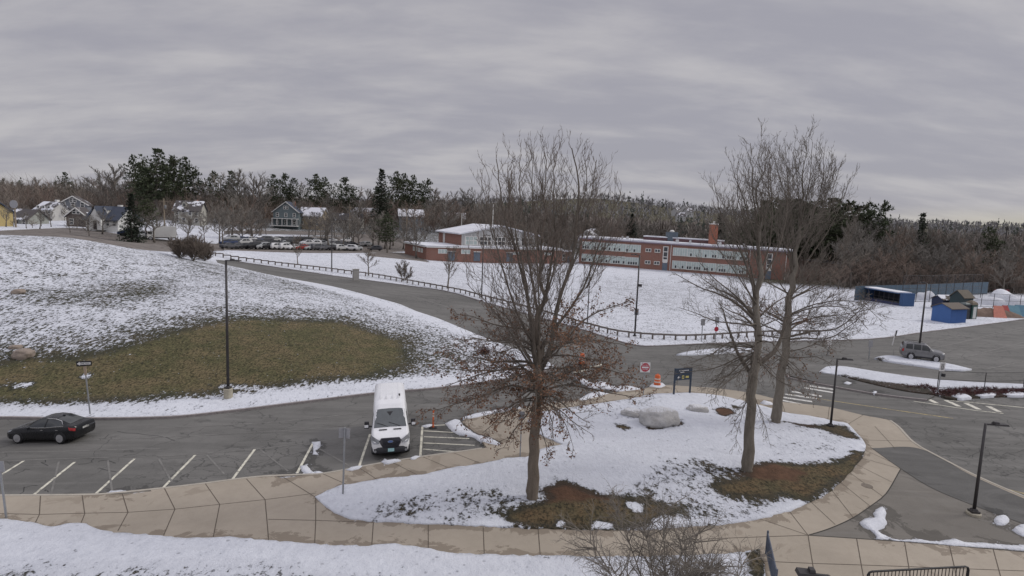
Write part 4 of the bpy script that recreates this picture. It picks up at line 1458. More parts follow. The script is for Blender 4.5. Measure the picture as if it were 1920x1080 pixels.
# the shrubby tree whose top reaches into the view from below
T, C = MB(), MB()
T.smooth = True
b = Q(1268, 1280, 13.5); b.z = H(b.x, b.y)
ht = 13 - (985 - 421.5 - (1268 - 960) * .0384) / FPX * 13.5 - b.z
rng = random.Random(77)
tw = [(Vector((0, 0, -.2)), Vector((0, 0, 1)))]
T.tube([(0, 0, -.2), (.03, 0, 1.2), (0, .03, 2.4)], [.13, .11, .1], 8)
for k in range(15):
    az = k * 2.4 + rng.uniform(-.3, .3)
    sp = rng.uniform(.05, .62)
    P = [Vector((0, 0, rng.uniform(1.6, 2.4)))]
    d = Vector((math.cos(az) * sp, math.sin(az) * sp, 1)).normalized()
    L = (ht * (1 - .035 * sp * sp) * rng.uniform(.93, 1.0) - P[0].z) * math.sqrt(1 + sp * sp) * .93
    for j in range(8):
        d = (d + Vector((rng.gauss(0, .10), rng.gauss(0, .10), rng.gauss(.03, .05)))).normalized()
        P.append(P[-1] + d * L / 8)
    T.tube(P, [.042 * (1 - j / 9.5) for j in range(9)], 6)
    for q in range(24):
        t = 1 - .75 * rng.random() ** 1.5; x = t * 8; i = min(int(x), 7)
        s = P[i].lerp(P[i + 1], x - i)
        dd = rot_off(rng, (P[i + 1] - P[i]).normalized(), rng.uniform(.5, 1.1))
        dd.z = dd.z * .7 + .15
        l2 = rng.uniform(.5, 1.3) * (1.15 - .4 * t)
        e = s + dd * l2
        m = s.lerp(e, .5) + Vector((rng.gauss(0, .07), rng.gauss(0, .07), rng.gauss(0, .05)))
        C.tube([s, m, e], [.016, .011, .004], 4, False)
        for z_ in range(11):
            t3 = rng.uniform(.15, 1)
            s3 = s.lerp(m, t3 * 2) if t3 < .5 else m.lerp(e, t3 * 2 - 1)
            d3 = rot_off(rng, dd, rng.uniform(.5, 1.2))
            e3 = s3 + d3 * rng.uniform(.18, .5)
            cone3(C, s3, e3, .0055, s3.lerp(e3, .5) + Vector((rng.gauss(0, .02), rng.gauss(0, .02), 0)))
            for _ in range(2):
                s4 = s3.lerp(e3, rng.uniform(.3, 1))
                cone3(C, s4, s4 + rot_off(rng, d3, rng.uniform(.5, 1.1)) * rng.uniform(.08, .22), .004)
root = thing('bare_shrub', 'spreading bare twiggy shrub in the snow below the pavement at the bottom edge', 'shrub', b)
_tl = M('shrub_twig', (.18, .16, .135), .9, .25, 1.5, .15)
T.build('trunk', _tl, root); C.build('crown', _tl, root)

# ---- far wooded hills: one mass
mb = MB()
rr = random.Random(9)
WM = [M('wood_mass_a', (.20, .178, .16), .95, .3, .05, .1), M('wood_mass_b', (.235, .205, .185), .95, .3, .05, .1), M('wood_mass_c', (.10, .112, .095), .95, .3, .05, .1), M('wood_mass_hazed', (.22, .215, .22), .95, .3, .05, .1)]
cand = []
for i in range(8600):
    y = 345 * (1600 / 345) ** rr.random()
    x = y * rr.uniform(-.98, .98)
    cand.append((x, y))
zs = heights(cand)
for (x, y), z in zip(cand, zs):
    conif = rr.random() < .035
    if y > 650: mb.use(WM[3] if not conif else WM[2])  # farthest bare trees: distance haze put into their colour, a paler blue-grey
    else: mb.use(WM[2] if conif else WM[rr.choice((0, 0, 1))])
    h = rr.uniform(11, 17) * (1.25 if conif else 1)
    p = Vector((x, y, z - .5))
    kx = 1 + max(0, (y - 500)) / 900
    for k in range(11 if y > 650 else 28):
        az = rr.uniform(0, 6.28)
        if conif:
            t = rr.uniform(.1, 1)
            s = p + Vector((0, 0, h * t)); L = h * .24 * (1.1 - t) + .5
            e = s + Vector((math.cos(az) * L, math.sin(az) * L, -.1 * L)); w = 1.1 * kx
            mb.poly([s + Vector((0, 0, w)), e, s - Vector((0, 0, w))])
        else:
            t = rr.uniform(.1, .55)
            s = p + Vector((0, 0, h * t)); L = h * rr.uniform(.3, .55); el = rr.uniform(.35, 1.4)
            e = s + Vector((math.cos(az) * math.cos(el), math.sin(az) * math.cos(el), math.sin(el))) * L
            w = Vector((-math.sin(az), math.cos(az), 0)) * rr.uniform(.22, .5) * kx
            m = s.lerp(e, .6)
            mb.poly([s, m + w, e, m - w])
o = mb.build('woodland')
tag(o, 'bare winter woodland covering the distant hills', 'woodland', None, 'stuff')

# ---- leafless undergrowth filling the tree belts: nobody could count it
mb = MB()
rr = random.Random(19)
UG = [M('undergrowth_a', (.165, .145, .125), .95, .25, .3, .1), M('undergrowth_b', (.20, .17, .145), .95, .25, .3, .1), M('undergrowth_c', (.18, .135, .112), .95, .25, .3, .1)]
cand = []
for (u0, u1, d0, d1, n, hmax) in ((-60, 470, 205, 345, 820, 17), (470, 960, 250, 345, 700, 15), (880, 1520, 232, 345, 620, 9), (1480, 1990, 152, 235, 900, 8), (1590, 1990, 143, 156, 260, 5)):
    for _ in range(n):
        p = Q(rr.uniform(u0, u1), 430, rr.uniform(d0, d1))
        cand.append((p.x, p.y, hmax))
zs = heights([c[:2] for c in cand])
for (x, y, hm), z in zip(cand, zs):
    mb.use(rr.choice(UG))
    h = rr.uniform(.45, 1) * hm
    p = Vector((x, y, z - .2))
    for k in range(16):
        az, el = rr.uniform(0, 6.28), rr.uniform(.55, 1.5)
        s = p + Vector((rr.gauss(0, .5), rr.gauss(0, .5), h * rr.uniform(0, .35)))
        e = s + Vector((math.cos(az) * math.cos(el), math.sin(az) * math.cos(el), math.sin(el))) * h * rr.uniform(.4, .75)
        w = Vector((-math.sin(az + 1), math.cos(az + 1), 0)) * rr.uniform(.05, .13)
        mb.poly([s - w, s + w, e])
        for j in range(2):
            s2 = s.lerp(e, rr.uniform(.3, .8)); e2 = s2 + Vector((rr.gauss(0, .5), rr.gauss(0, .5), rr.uniform(.2, .9))).normalized() * h * .3
            mb.poly([s2 - w * .7, s2 + w * .7, e2])
o = mb.build('undergrowth')
tag(o, 'tangled leafless undergrowth filling the tree belts around the school', 'undergrowth', None, 'stuff')
# ------------------------------------------------------------------ buildings
def brick_mat(name, a, b, mortar=(.26, .22, .19)):
    t = NT(name)
    n = t.noise(.5, 5, .65)
    n2 = t.noise(6, 4, .7)
    c = t.mix(t.ramp(n, .3, .7), a, b)
    c = t.mix(t.ramp(n2, .4, .75, 0, .5), c, tuple(x * .6 for x in a))
    br = t.n('ShaderNodeTexBrick')
    br.inputs['Scale'].default_value = 4.0
    t.set(br.inputs['Vector'], t.co.outputs['Object'])
    t.set(br.inputs['Color1'], c); t.set(br.inputs['Color2'], c); t.set(br.inputs['Mortar'], mortar)
    t.out(br.outputs['Color'], .9, .2)
    return t.mat


BRICK = brick_mat('brick_red', (.235, .108, .08), (.295, .138, .105))
BRICK2 = brick_mat('brick_chimney', (.30, .11, .07), (.36, .14, .09))
ROOF_SNOW = NT('roof_snow')
_n = ROOF_SNOW.noise(.35, 5, .65)
ROOF_SNOW.out(ROOF_SNOW.mix(ROOF_SNOW.ramp(_n, .35, .7), (.68, .69, .73), (.50, .51, .55)), .8, .2)
ROOF_SNOW = ROOF_SNOW.mat


def patchy_roof(name, base, amt):
    t = NT(name)
    n = t.noise(.32, 5, .7)
    f = t.ramp(n, .62 - amt * .3, .66 - amt * .3)
    n2 = t.noise(3, 4, .6)
    t.out(t.mix(f, t.mix(n2, base, tuple(x * .6 for x in base)), (.66, .67, .71)), .85, .2)
    return t.mat


TRIM = M('white_trim', (.66, .65, .62), .6, .1, 2)
SILL = M('stone_sill', (.42, .40, .36), .8, .2, 2)
FASCIA = M('roof_fascia', (.20, .16, .20), .7, .2, 1)
WG = glass('window_glass_dark', (.045, .05, .055), .12)
WGB = glass('window_glass_teal', (.20, .27, .26), .18)
WGL = glass('window_panel_pale', (.40, .47, .45), .35)
STEEL = M('steel_door_blue', (.13, .16, .20), .5, .2, 2)


def wall_M(A, B, z):
    """frame with x along A->B, y outward (to the right-hand side of travel reversed), z up, origin A"""
    A, B = Vector((A[0], A[1], 0)), Vector((B[0], B[1], 0))
    x = (B - A).normalized()
    y = Vector((x.y, -x.x, 0))
    return Matrix(((x.x, y.x, 0, A.x), (x.y, y.y, 0, A.y), (0, 0, 1, z), (0, 0, 0, 1))), (B - A).length


def prism(mb, ring, z0, z1, top=None):
    """vertical walls over a plan ring (CCW or CW); z1 may be a list"""
    n = len(ring)
    z1 = z1 if hasattr(z1, '__len__') else [z1] * n
    z0 = z0 if hasattr(z0, '__len__') else [z0] * n
    b = len(mb.v)
    for p, z in zip(ring, z0): mb.v.append((p[0], p[1], z))
    for p, z in zip(ring, z1): mb.v.append((p[0], p[1], z))
    for i in range(n):
        j = (i + 1) % n
        mb.face((b + i, b + j, b + n + j, b + n + i))
    mb.face([b + n + i for i in range(n)])
    mb.face([b + i for i in range(n)][::-1])


def window(parent, Mw, x, z, w, h, cols, rows, glass_m, frame_m, proud=.06, bar=.07, sill=True, name='window', lower=None):
    """a window as part: pane mesh, with frame bars as a sub-part"""
    mb = MB()
    mb.use(glass_m)
    mb.box((x + w / 2, proud * .4, z + h / 2), (w, proud * .4, h), M=Mw)
    if lower:                                        # opening lights along the bottom
        mb.use(lower[0])
        for k in lower[2]:
            cw = w / cols
            mb.box((x + cw * (k + .5), proud * .62, z + h * lower[1] / 2 + .08), (cw * .74, proud * .06, h * lower[1] - .1), M=Mw)
    o = mb.build(name, None, parent)
    fb = MB()
    for i in range(cols + 1):
        fb.box((x + w * i / cols, proud * .72, z + h / 2), (bar, proud, h + bar), M=Mw)
    for j in range(rows + 1):
        fb.box((x + w / 2, proud * .70, z + h * j / rows), (w - bar, proud * .9, bar), M=Mw)
    fb.build('frame', frame_m, o)
    if sill:
        sb = MB()
        sb.box((x + w / 2, .09, z - .1), (w + .2, .22, .12), M=Mw)
        sb.build('sill', SILL, o)
    return o


# ---- the two-storey school wing
def school():
    A = Q(1085, 494, 192.7); B = Q(1480, 525.5, 169.6)
    A2, B2 = Vector((A.x, A.y)), Vector((B.x, B.y))
    x = (B2 - A2).normalized(); yb = Vector((-x.y, x.x))
    if yb.y < 0: yb = -yb
    D = 16.0
    root = thing('school_building', 'long two-storey red brick school with ribbon windows and a snowy flat roof', 'school', (A.x, A.y, 0))
    root.location = (0, 0, 0)
    zt0, zt1 = 8.2, 7.1
    ring = [A2, B2, B2 + yb * D, A2 + yb * D]
    w = MB(); prism(w, ring, -3.5, [zt0, zt1, zt1, zt0]); w.build('wall', BRICK, root)
    e = .45
    o_ring = [A2 - x * e - yb * e, B2 + x * e - yb * e, B2 + x * e + yb * (D + e), A2 - x * e + yb * (D + e)]
    r = MB(); prism(r, o_ring, [zt0 + .003, zt1 + .003, zt1 + .003, zt0 + .003], [zt0 + .75, zt1 + .75, zt1 + .75, zt0 + .75]); r.build('roof', ROOF_SNOW, root)
    f = MB()
    zz0 = [zt0 - .12, zt1 - .12]
    for (p, q, a, b) in ((o_ring[0], o_ring[1], zt0, zt1),):
        n = -yb * .03
        f.poly([Vector((*(p + n), a - .1)), Vector((*(q + n), b - .1)), Vector((*(q + n), b + .26)), Vector((*(p + n), a + .26))])
    f.build('fascia', FASCIA, root)
    Mw, L = wall_M(A2, B2, 0)
    # outward must face the camera
    if (Mw @ Vector((0, 1, 0)) - Mw @ Vector((0, 0, 0))).y > 0: Mw = Mw @ Matrix.Diagonal((1, -1, 1, 1))
    sh = lambda s: zt0 + (zt1 - zt0) * s / L - 8.0     # floors follow the stepped roof line
    def X(u):                                             # bearing -> distance along the front
        lo, hi = 0., L
        for _ in range(40):
            m = (lo + hi) / 2
            p = A2 + x * m
            d = np.array([p.x, p.y, 3 - CH]); uu = 960 + FPX * (d @ RT) / (d @ FWD)
            lo, hi = (m, hi) if uu < u else (lo, m)
        return lo
    rr = random.Random(3)
    for u0, u1, n in ((1091, 1201, 22), (1261, 1401, 26)):
        x0, x1 = X(u0), X(u1)
        for zb, hh in ((4.75, 2.35), (.75, 2.35)):
            nb = 4 if n == 22 else 5
            for k in range(nb):
                a = x0 + (x1 - x0) * k / nb; b = x0 + (x1 - x0) * (k + 1) / nb - .12
                c = 6
                window(root, Mw, a, zb + sh(a), b - a, hh, c, 1, WGL, TRIM, .1, .10, lower=(WG, .38, [q for q in range(c) if rr.random() < .55]), sill=True)
    for u in (1210, 1227):
        for zb in (5.3, 1.5):
            a = X(u); window(root, Mw, a, zb + sh(a), 1.6, .95, 2, 1, WG, TRIM, .1, .16)
    for u, doorz in ((1243, True), (1437, False)):
        a = X(u)
        window(root, Mw, a, 2.5 + sh(a), 1.35, 4.7, 1, 3, WG, TRIM, .12, .22, sill=False, name='stair_window')
        p = MB(); p.use(TRIM).box((a + .68, .05, 2.75 + sh(a)), (1.3, .3, 1.1), M=Mw); p.build('door_canopy', None, root)
        dm = MB(); dm.box((a + .68, .06, 1.0 + sh(a) - .05), (1.5, .12, 2.4), M=Mw); dm.build('door', STEEL, root)
    # downpipes
    for u in (1257, 1405, 1473):
        a = X(u); p = MB(); p.box((a, .08, 4 + sh(a)), (.14, .14, 8), M=Mw); p.build('downpipe', TRIM, root)
    # chimney, plant room, penthouse ridge
    c = Q(1335, 470, 184); s = zt0 + (zt1 - zt0) * X(1335) / L
    ch = MB(); ch.box((c.x, c.y, s + 3.2), (2.1, 2.0, 7.4)); o = ch.build('chimney', BRICK2, root)
    cp = MB(); cp.box((c.x, c.y, s + 7.03), (2.35, 2.25, .26)); cp.box((c.x, c.y, s + 7.5), (.5, .5, .7)); cp.build('chimney_cap', TRIM, o)
    c = Q(1259, 452, 191); s = zt0 + (zt1 - zt0) * X(1259) / L + .75
    pr = MB(); pr.box((c.x, c.y, s + 1.5), (3.2, 3, 3.0)); o = pr.build('plant_room', M('plant_cladding', (.10, .125, .15), .6, .2, 1), root)
    sp = MB(); sp.lathe([(.7, 0), (.8, .25), (.5, .6), (.05, .7)], 12, (c.x, c.y, s + 3.0)); sp.build('vent', TRIM, o)
    # set-back raised roof behind
    a, b = X(1195), X(1352)
    p0 = A2 + x * a + yb * 9; p1 = A2 + x * b + yb * 9
    q = MB(); s0, s1 = zt0 + (zt1 - zt0) * a / L + .75, zt0 + (zt1 - zt0) * b / L + .75
    prism(q, [p0, p1, p1 + yb * 5, p0 + yb * 5], [s0, s1, s1, s0], [s0 + 1.0, s1 + 1.0, s1 + 1.0, s0 + 1.0]); o = q.build('roof_monitor', M('monitor_dark', (.12, .07, .075), .8, .2, 1), root)
    q = MB(); prism(q, [p0 - yb * .1, p1 - yb * .1, p1 + yb * 5, p0 + yb * 5], [s0 + 1.003, s1 + 1.003, s1 + 1.003, s0 + 1.003], [s0 + 1.35, s1 + 1.35, s1 + 1.35, s0 + 1.35]); q.build('roof_snow', ROOF_SNOW, o)
    for u, dpt, w_ in ((1172, 2, .8), (1266, 2, .9), (1345, 3, 1.2), (1160, 4, .6), (1290, 3, .6), (1392, 2.5, .8)):
        a = X(u); p = A2 + x * a + yb * dpt; s = zt0 + (zt1 - zt0) * a / L + .75
        q = MB(); q.box((p.x, p.y, s + .45), (w_, w_, .9), taper=.8); q.build('roof_vent', M('vent_grey', (.45, .45, .45), .6, .2, 1), root)
    return A2, B2, yb


SA, SB, SYB = school()


def far_wing():
    a = Q(1500, 530, 196); b = Q(1590, 540, 178)
    root = thing('school_annex', 'low red brick annex partly hidden by trees right of the two-storey school', 'building', (0, 0, 0))
    A2, B2 = Vector((a.x, a.y)), Vector((b.x, b.y))
    x = (B2 - A2).normalized(); yb = Vector((-x.y, x.x))
    w = MB(); prism(w, [A2, B2, B2 + yb * 12, A2 + yb * 12], -3, 3.6); w.build('wall', BRICK, root)
    r = MB(); prism(r, [A2 - yb * .4, B2 - yb * .4, B2 + yb * 12, A2 + yb * 12], 3.603, 4.1); r.build('roof', ROOF_SNOW, root)
    Mw, L = wall_M(A2, B2, 0)
    if (Mw @ Vector((0, 1, 0)) - Mw @ Vector((0, 0, 0))).y > 0: Mw = Mw @ Matrix.Diagonal((1, -1, 1, 1))
    for k in range(3): window(root, Mw, 2 + k * 6.5, 1.2, 3, 1.4, 3, 1, WG, TRIM, .1, .12)


far_wing()


# ---- the gym with its low brick wings
def gym():
    root = thing('school_gym', 'red brick school gym with white gabled front above low flat-roofed wings', 'school', (0, 0, 0))
    P = lambda u, v, d: Vector((Q(u, v, d).x, Q(u, v, d).y))
    a = P(759, 475, 191); b = P(799, 487, 168.5); c = P(1053, 494.6, 181.5)
    x = (c - b).normalized(); yb = Vector((-x.y, x.x))
    d = c + yb * 17
    w = MB(); prism(w, [a, b, c, d], -2, 4.75); lw = w.build('wall', BRICK, root)
    r = MB(); prism(r, [a + Vector((-.3, -.2)), b + Vector((-.2, -.35)), c - yb * .35, d], 4.753, 5.15); r.build('roof', ROOF_SNOW, root)
    f = MB()
    for p, q in ((a, b), (b, c)):
        n = Vector(((q - p).y, -(q - p).x)).normalized() * .42
        f.poly([Vector((*(p + n), 4.6)), Vector((*(q + n), 4.6)), Vector((*(q + n), 4.86)), Vector((*(p + n), 4.86))])
    f.build('fascia', TRIM, root)
    Mw, L = wall_M(b, c, 0)
    if (Mw @ Vector((0, 1, 0)) - Mw @ Vector((0, 0, 0))).y > 0: Mw = Mw @ Matrix.Diagonal((1, -1, 1, 1))
    Ml, L2 = wall_M(a, b, 0)
    if (Ml @ Vector((0, 1, 0)) - Ml @ Vector((0, 0, 0))).x > 0: Ml = Ml @ Matrix.Diagonal((1, -1, 1, 1))
    s = L / (1053 - 799)
    for k in range(4): window(root, Ml, L2 * (.42 + k * .12), 2.9, 1.9, 1.1, 2, 1, WGL, TRIM, .1, .15, sill=False)
    for u in (820, 861): window(root, Mw, (u - 799) * s, 3.0, 2.6, 1.15, 3, 1, WGL, TRIM, .1, .15, sill=False)
    for u in (838, 884, 945):
        m = MB(); m.box(((u - 799) * s + .9, .06, 2.2), (1.9, .14, 2.6), M=Mw); dd = m.build('door', STEEL, root)
        m = MB(); m.use(TRIM).box(((u - 799) * s + .9, .35, 3.65), (2.3, .8, .16), M=Mw); m.build('canopy', None, dd)
    for u in (1018, 957): window(root, Mw, (u - 799) * s, 3.1, 2.2, .7, 2, 1, WGL, TRIM, .1, .12, sill=False)
    # the upper hall: gable towards the lawn
    g0 = P(865, 461, 176.5); g1 = P(1006, 466, 186)
    xg = (g1 - g0).normalized(); yg = Vector((-xg.y, xg.x))
    W = (g1 - g0).length; Dp = 26.0
    he, hp = 8.6, 11.2
    k = lambda s, t: g0 + xg * s + yg * t
    w = MB()
    def wallq(p, q, za, zb_, m): w.use(m).poly([Vector((*p, 4)), Vector((*q, 4)), Vector((*q, zb_)), Vector((*p, za))])
    bl = k(-0.0, 0) ; back_l = k(0, Dp); back_r = k(W, Dp)
    wallq(k(0, Dp), k(0, 0), he, he, BRICK); wallq(k(W, 0), k(W, Dp), he, he, BRICK)
    PAN = M('white_panel', (.42, .42, .41), .7, .12, .7)
    w.use(PAN).poly([Vector((*k(0, 0), 4)), Vector((*k(W, 0), 4)), Vector((*k(W, 0), he)), Vector((*k(W / 2, 0), hp)), Vector((*k(0, 0), he))])
    w.use(BRICK).poly([Vector((*k(W, Dp), 4)), Vector((*k(0, Dp), 4)), Vector((*k(0, Dp), he)), Vector((*k(W / 2, Dp), hp)), Vector((*k(W, Dp), he))])
    w.build('hall_wall', None, root)
    r = MB()
    ov = .9
    sl = (hp - he) / (W / 2)
    for sgn in (0, 1):
        s0, s1 = (-ov, W / 2) if sgn == 0 else (W / 2, W + ov)
        z0, z1 = (he - ov * sl, hp) if sgn == 0 else (hp, he - ov * sl)
        for dz in (.02, .38):
            pass
        pts = [(s0, -ov, z0), (s1, -ov, z1), (s1, Dp + ov, z1), (s0, Dp + ov, z0)]
        b_ = len(r.v)
        for (s_, t_, z_) in pts: r.v.append((*k(s_, t_), z_ + .03))
        for (s_, t_, z_) in pts: r.v.append((*k(s_, t_), z_ + .45))
        for q in ((0, 3, 2, 1), (4, 5, 6, 7), (0, 1, 5, 4), (1, 2, 6, 5), (2, 3, 7, 6), (3, 0, 4, 7)): r.face([b_ + i for i in q])
    r.build('hall_roof', ROOF_SNOW, root)
    Mg, _ = wall_M(g0, g1, 0)
    if (Mg @ Vector((0, 1, 0)) - Mg @ Vector((0, 0, 0))).y > 0: Mg = Mg @ Matrix.Diagonal((1, -1, 1, 1))
    for i in range(5):
        window(root, Mg, 1.2 + i * (W - 2.0) / 5, 5.4, (W - 2) / 5 - .8, 2.5, 3, 2, WGL if i in (0,) else WG, TRIM, .1, .22, sill=False)
    m = MB()
    for i in range(12): m.box((W * (i + .5) / 12, .03, 6.5), (.12, .06, 4.2), M=Mg)
    m.build('panel_batten', TRIM, root)
    Ms, _ = wall_M(k(0, Dp), k(0, 0), 0)
    if (Ms @ Vector((0, 1, 0)) - Ms @ Vector((0, 0, 0))).x > 0: Ms = Ms @ Matrix.Diagonal((1, -1, 1, 1))
    m = MB(); m.box((7, .08, 6.6), (2.0, .16, 3.2), M=Ms); m.build('side_panel', TRIM, root)
    # flagpole-like white mast in front of the hall roof is its own thing
    # link block towards the two-storey wing
    e0 = P(1053, 494, 182); e1 = P(1086, 495, 193.5)
    w = MB(); xe = (e1 - e0).normalized(); ye = Vector((-xe.y, xe.x))
    prism(w, [e0 + ye * 3, e1 + ye * 3, e1 + ye * 14, e0 + ye * 14], -2, 3.7); w.build('link_wall', BRICK, root)
    r = MB(); prism(r, [e0 + ye * 2.7, e1 + ye * 2.7, e1 + ye * 14, e0 + ye * 14], 3.703, 4.1); r.build('link_roof', ROOF_SNOW, root)
    Me, Le = wall_M(e0 + ye * 3, e1 + ye * 3, 0)
    if (Me @ Vector((0, 1, 0)) - Me @ Vector((0, 0, 0))).y > 0: Me = Me @ Matrix.Diagonal((1, -1, 1, 1))
    window(root, Me, .6, 1.0, Le * .6, 2.1, 4, 2, WG, TRIM, .1, .12, sill=False)
    m = MB(); m.box((Le * .84, .07, 1.1), (1.9, .14, 2.5), M=Me); m.build('door', STEEL, root)


gym()


# ---- houses on the rise at the far left
def house(label, u, v, depth, w, d, hw, hr, yaw, wall_c, roof_m, floors=2, nwin=3, dormers=0, porch=False, chim=True, gable_front=False, entry_gable=False, shutters=None, name='house', garage=False):
    w, d, hw, hr = w * .88, d * .88, hw * .88, hr * .88
    p = Q(u, v, depth)
    base = H(p.x, p.y)
    z = min(p.z, base + .8)
    root = thing(name, label, 'house', (p.x, p.y, z), yaw)
    WM_ = M('siding_%d_%d_%d' % tuple(int(c * 100) for c in wall_c), wall_c, .75, .12, 1.2)
    wl = MB()
    wl.box((0, 0, hw / 2 - 1), (w, d, hw + 2))
    # gable ends
    if gable_front:
        for y in (-d / 2, d / 2): wl.poly([(-w / 2, y, hw), (w / 2, y, hw), (0, y, hw + hr)])
    else:
        for x in (-w / 2, w / 2): wl.poly([(x, -d / 2, hw), (x, d / 2, hw), (x, 0, hw + hr)])
    wo = wl.build('wall', WM_, root)
    r = MB()
    def slope(quad, th=.28):
        b = len(r.v)
        for q in quad: r.v.append(q)
        for q in quad: r.v.append((q[0], q[1], q[2] + th))
        for f in ((0, 3, 2, 1), (4, 5, 6, 7), (0, 1, 5, 4), (1, 2, 6, 5), (2, 3, 7, 6), (3, 0, 4, 7)): r.face([b + i for i in f])
    o = .5
    if gable_front:
        k = hr / (w / 2)
        slope([(-w / 2 - o, -d / 2 - o, hw - o * k + .02), (0, -d / 2 - o, hw + hr + .02), (0, d / 2 + o, hw + hr + .02), (-w / 2 - o, d / 2 + o, hw - o * k + .02)])
        slope([(0, -d / 2 - o, hw + hr + .025), (w / 2 + o, -d / 2 - o, hw - o * k + .02), (w / 2 + o, d / 2 + o, hw - o * k + .02), (0, d / 2 + o, hw + hr + .025)])
    else:
        k = hr / (d / 2)
        slope([(-w / 2 - o, -d / 2 - o, hw - o * k + .02), (w / 2 + o, -d / 2 - o, hw - o * k + .02), (w / 2 + o, 0, hw + hr + .02), (-w / 2 - o, 0, hw + hr + .02)])
        slope([(-w / 2 - o, 0, hw + hr + .025), (w / 2 + o, 0, hw + hr + .025), (w / 2 + o, d / 2 + o, hw - o * k + .02), (-w / 2 - o, d / 2 + o, hw - o * k + .02)])
    ro = r.build('roof', roof_m, root)
    Mw = Matrix(((1, 0, 0, -w / 2), (0, -1, 0, -d / 2), (0, 0, 1, 0), (0, 0, 0, 1)))
    fh = hw / floors
    for fl in range(floors):
        for i in range(nwin):
            xx = w * (i + .5) / nwin
            if fl == 0 and i == nwin // 2 and not porch:
                m = MB(); m.box((xx, .06, 1.05), (1.0, .12, 2.1), M=Mw); m.build('door', M('house_door', (.06, .05, .05), .5), root)
                continue
            wo_ = window(root, Mw, xx - .5, fl * fh + .95, 1.0, 1.45, 1, 2, WG, TRIM, .1, .13, sill=False)
            if shutters:
                m = MB()
                for s in (-1, 1): m.box((xx + s * .82, .05, fl * fh + 1.67), (.42, .08, 1.5), M=Mw)
                m.build('shutters', shutters, wo_)
    if gable_front:
        window(root, Mw, w / 2 - .9, hw + hr * .28, .8, 1.2, 1, 2, WG, TRIM, .1, .12, sill=False)
        window(root, Mw, w / 2 + .1, hw + hr * .28, .8, 1.2, 1, 2, WG, TRIM, .1, .12, sill=False)
        t = MB(); k = hr / (w / 2)
        for s in (-1, 1): t.tube([(s * (w / 2 + .5), -d / 2 - .56, hw - .5 * k + .1), (0, -d / 2 - .56, hw + hr + .1)], .17, 4)
        t.build('bargeboard', TRIM, ro)
    for i in range(dormers):
        xx = -w / 2 + w * (i + .5) / dormers * .62 + .4
        t = MB(); yk = -d * .32; zk = hw + hr * (1 - abs(yk) / (d / 2))
        t.box((xx, yk + .7, zk + .6), (1.35, 1.9, 1.5)); t.poly([(xx - .675, yk - .25, zk + 1.35), (xx + .675, yk - .25, zk + 1.35), (xx, yk - .25, zk + 2.05)])
        dm = t.build('dormer', WM_, ro)
        t = MB()
        for s in (-1, 1): t.poly([(xx + s * .85, yk - .4, zk + 1.2), (xx, yk - .4, zk + 2.14), (xx, yk + 1.8, zk + 2.14), (xx + s * .85, yk + 1.8, zk + 1.2)])
        t.build('dormer_roof', roof_m, ro)
        t = MB(); t.use(WG).box((xx, yk - .28, zk + .75), (.6, .06, .9)); t.build('dormer_window', None, ro)
    if entry_gable:
        t = MB(); t.box((-.3, -d / 2 - .8, 1.5), (3.2, 1.6, 3.2)); t.poly([(-1.9, -d / 2 - 1.6, 3.1), (1.3, -d / 2 - 1.6, 3.1), (-.3, -d / 2 - 1.6, 5.3)])
        e = t.build('entry_wall', WM_, root)
        t = MB()
        for s in (-1, 1): t.poly([(-.3 + s * 1.9, -d / 2 - 1.8, 2.8), (-.3, -d / 2 - 1.8, 5.45), (-.3, -d / 2 + 2.5, 5.45), (-.3 + s * 1.9, -d / 2 + 2.5, 2.8)])
        t.build('entry_roof', roof_m, e)
        t = MB(); t.box((-.3, -d / 2 - 1.63, 1.05), (.95, .1, 2.1)); t.build('entry_door', M('house_door', (.06, .05, .05), .5), e)
    if porch:
        t = MB(); t.box((0, -d / 2 - 1.2, 3.1), (w + .2, 2.4, .22)); t.box((0, -d / 2 - 1.2, .25), (w + .2, 2.4, .3)); pc = t.build('porch', TRIM, root)
        for i in range(6):
            t = MB(); t.box((-w / 2 + .1 + i * (w - .2) / 5, -d / 2 - 2.25, 1.7), (.22, .22, 2.6)); t.build('porch_post', TRIM, pc)
    if chim:
        t = MB(); t.box((w * .22, .4, hw + hr * .8), (.9, .8, 2.6)); t.build('chimney', BRICK2 if sum(wall_c) < 1.2 else M('chimney_white', (.6, .59, .57), .8), ro)
    if garage:
        t = MB(); t.box((w / 2 + 2.4, .5, 1.2), (4.8, d * .8, 4.0)); gw = t.build('garage_wall', WM_, root)
        t = MB(); t.box((w / 2 + 2.4, .5, 3.35), (5.2, d * .85, .3)); t.build('garage_roof', roof_m, gw)
    return root


RDARK = M('shingle_dark', (.055, .065, .09), .85, .2, 1.5)
RSN = patchy_roof('roof_half_snow', (.11, .10, .10), .30)
RSN2 = patchy_roof('roof_mostly_snow', (.12, .11, .11), .62)
RSN0 = patchy_roof('roof_little_snow', (.085, .085, .095), .15)
SH = M('shutter_dark', (.04, .045, .05), .6)
house('white house with two dormers and a small gabled entry under a dark blue roof', 212, 430, 150, 10.5, 7.5, 2.9, 3.4, R(-10), (.62, .62, .60), RDARK, 1, 5, dormers=2, entry_gable=True)
house('yellow two-storey house with dark shutters at the left edge', -26, 433, 142, 8.5, 8, 5.3, 2.4, R(-6), (.42, .33, .15), RDARK, 2, 4, shutters=SH, chim=False)
house('blue-grey gabled house with white porch posts and two storeys above the far car park', 541, 424, 240, 11, 10, 6.6, 4.4, R(8), (.13, .16, .17), RDARK, 2, 3, porch=True, gable_front=True, chim=True)
house('grey gabled house with snow on one roof slope, highest on the left hill', 142, 399, 190, 8.5, 7, 4, 2.8, R(25), (.18, .19, .21), RSN, 2, 3, gable_front=True, chim=False)
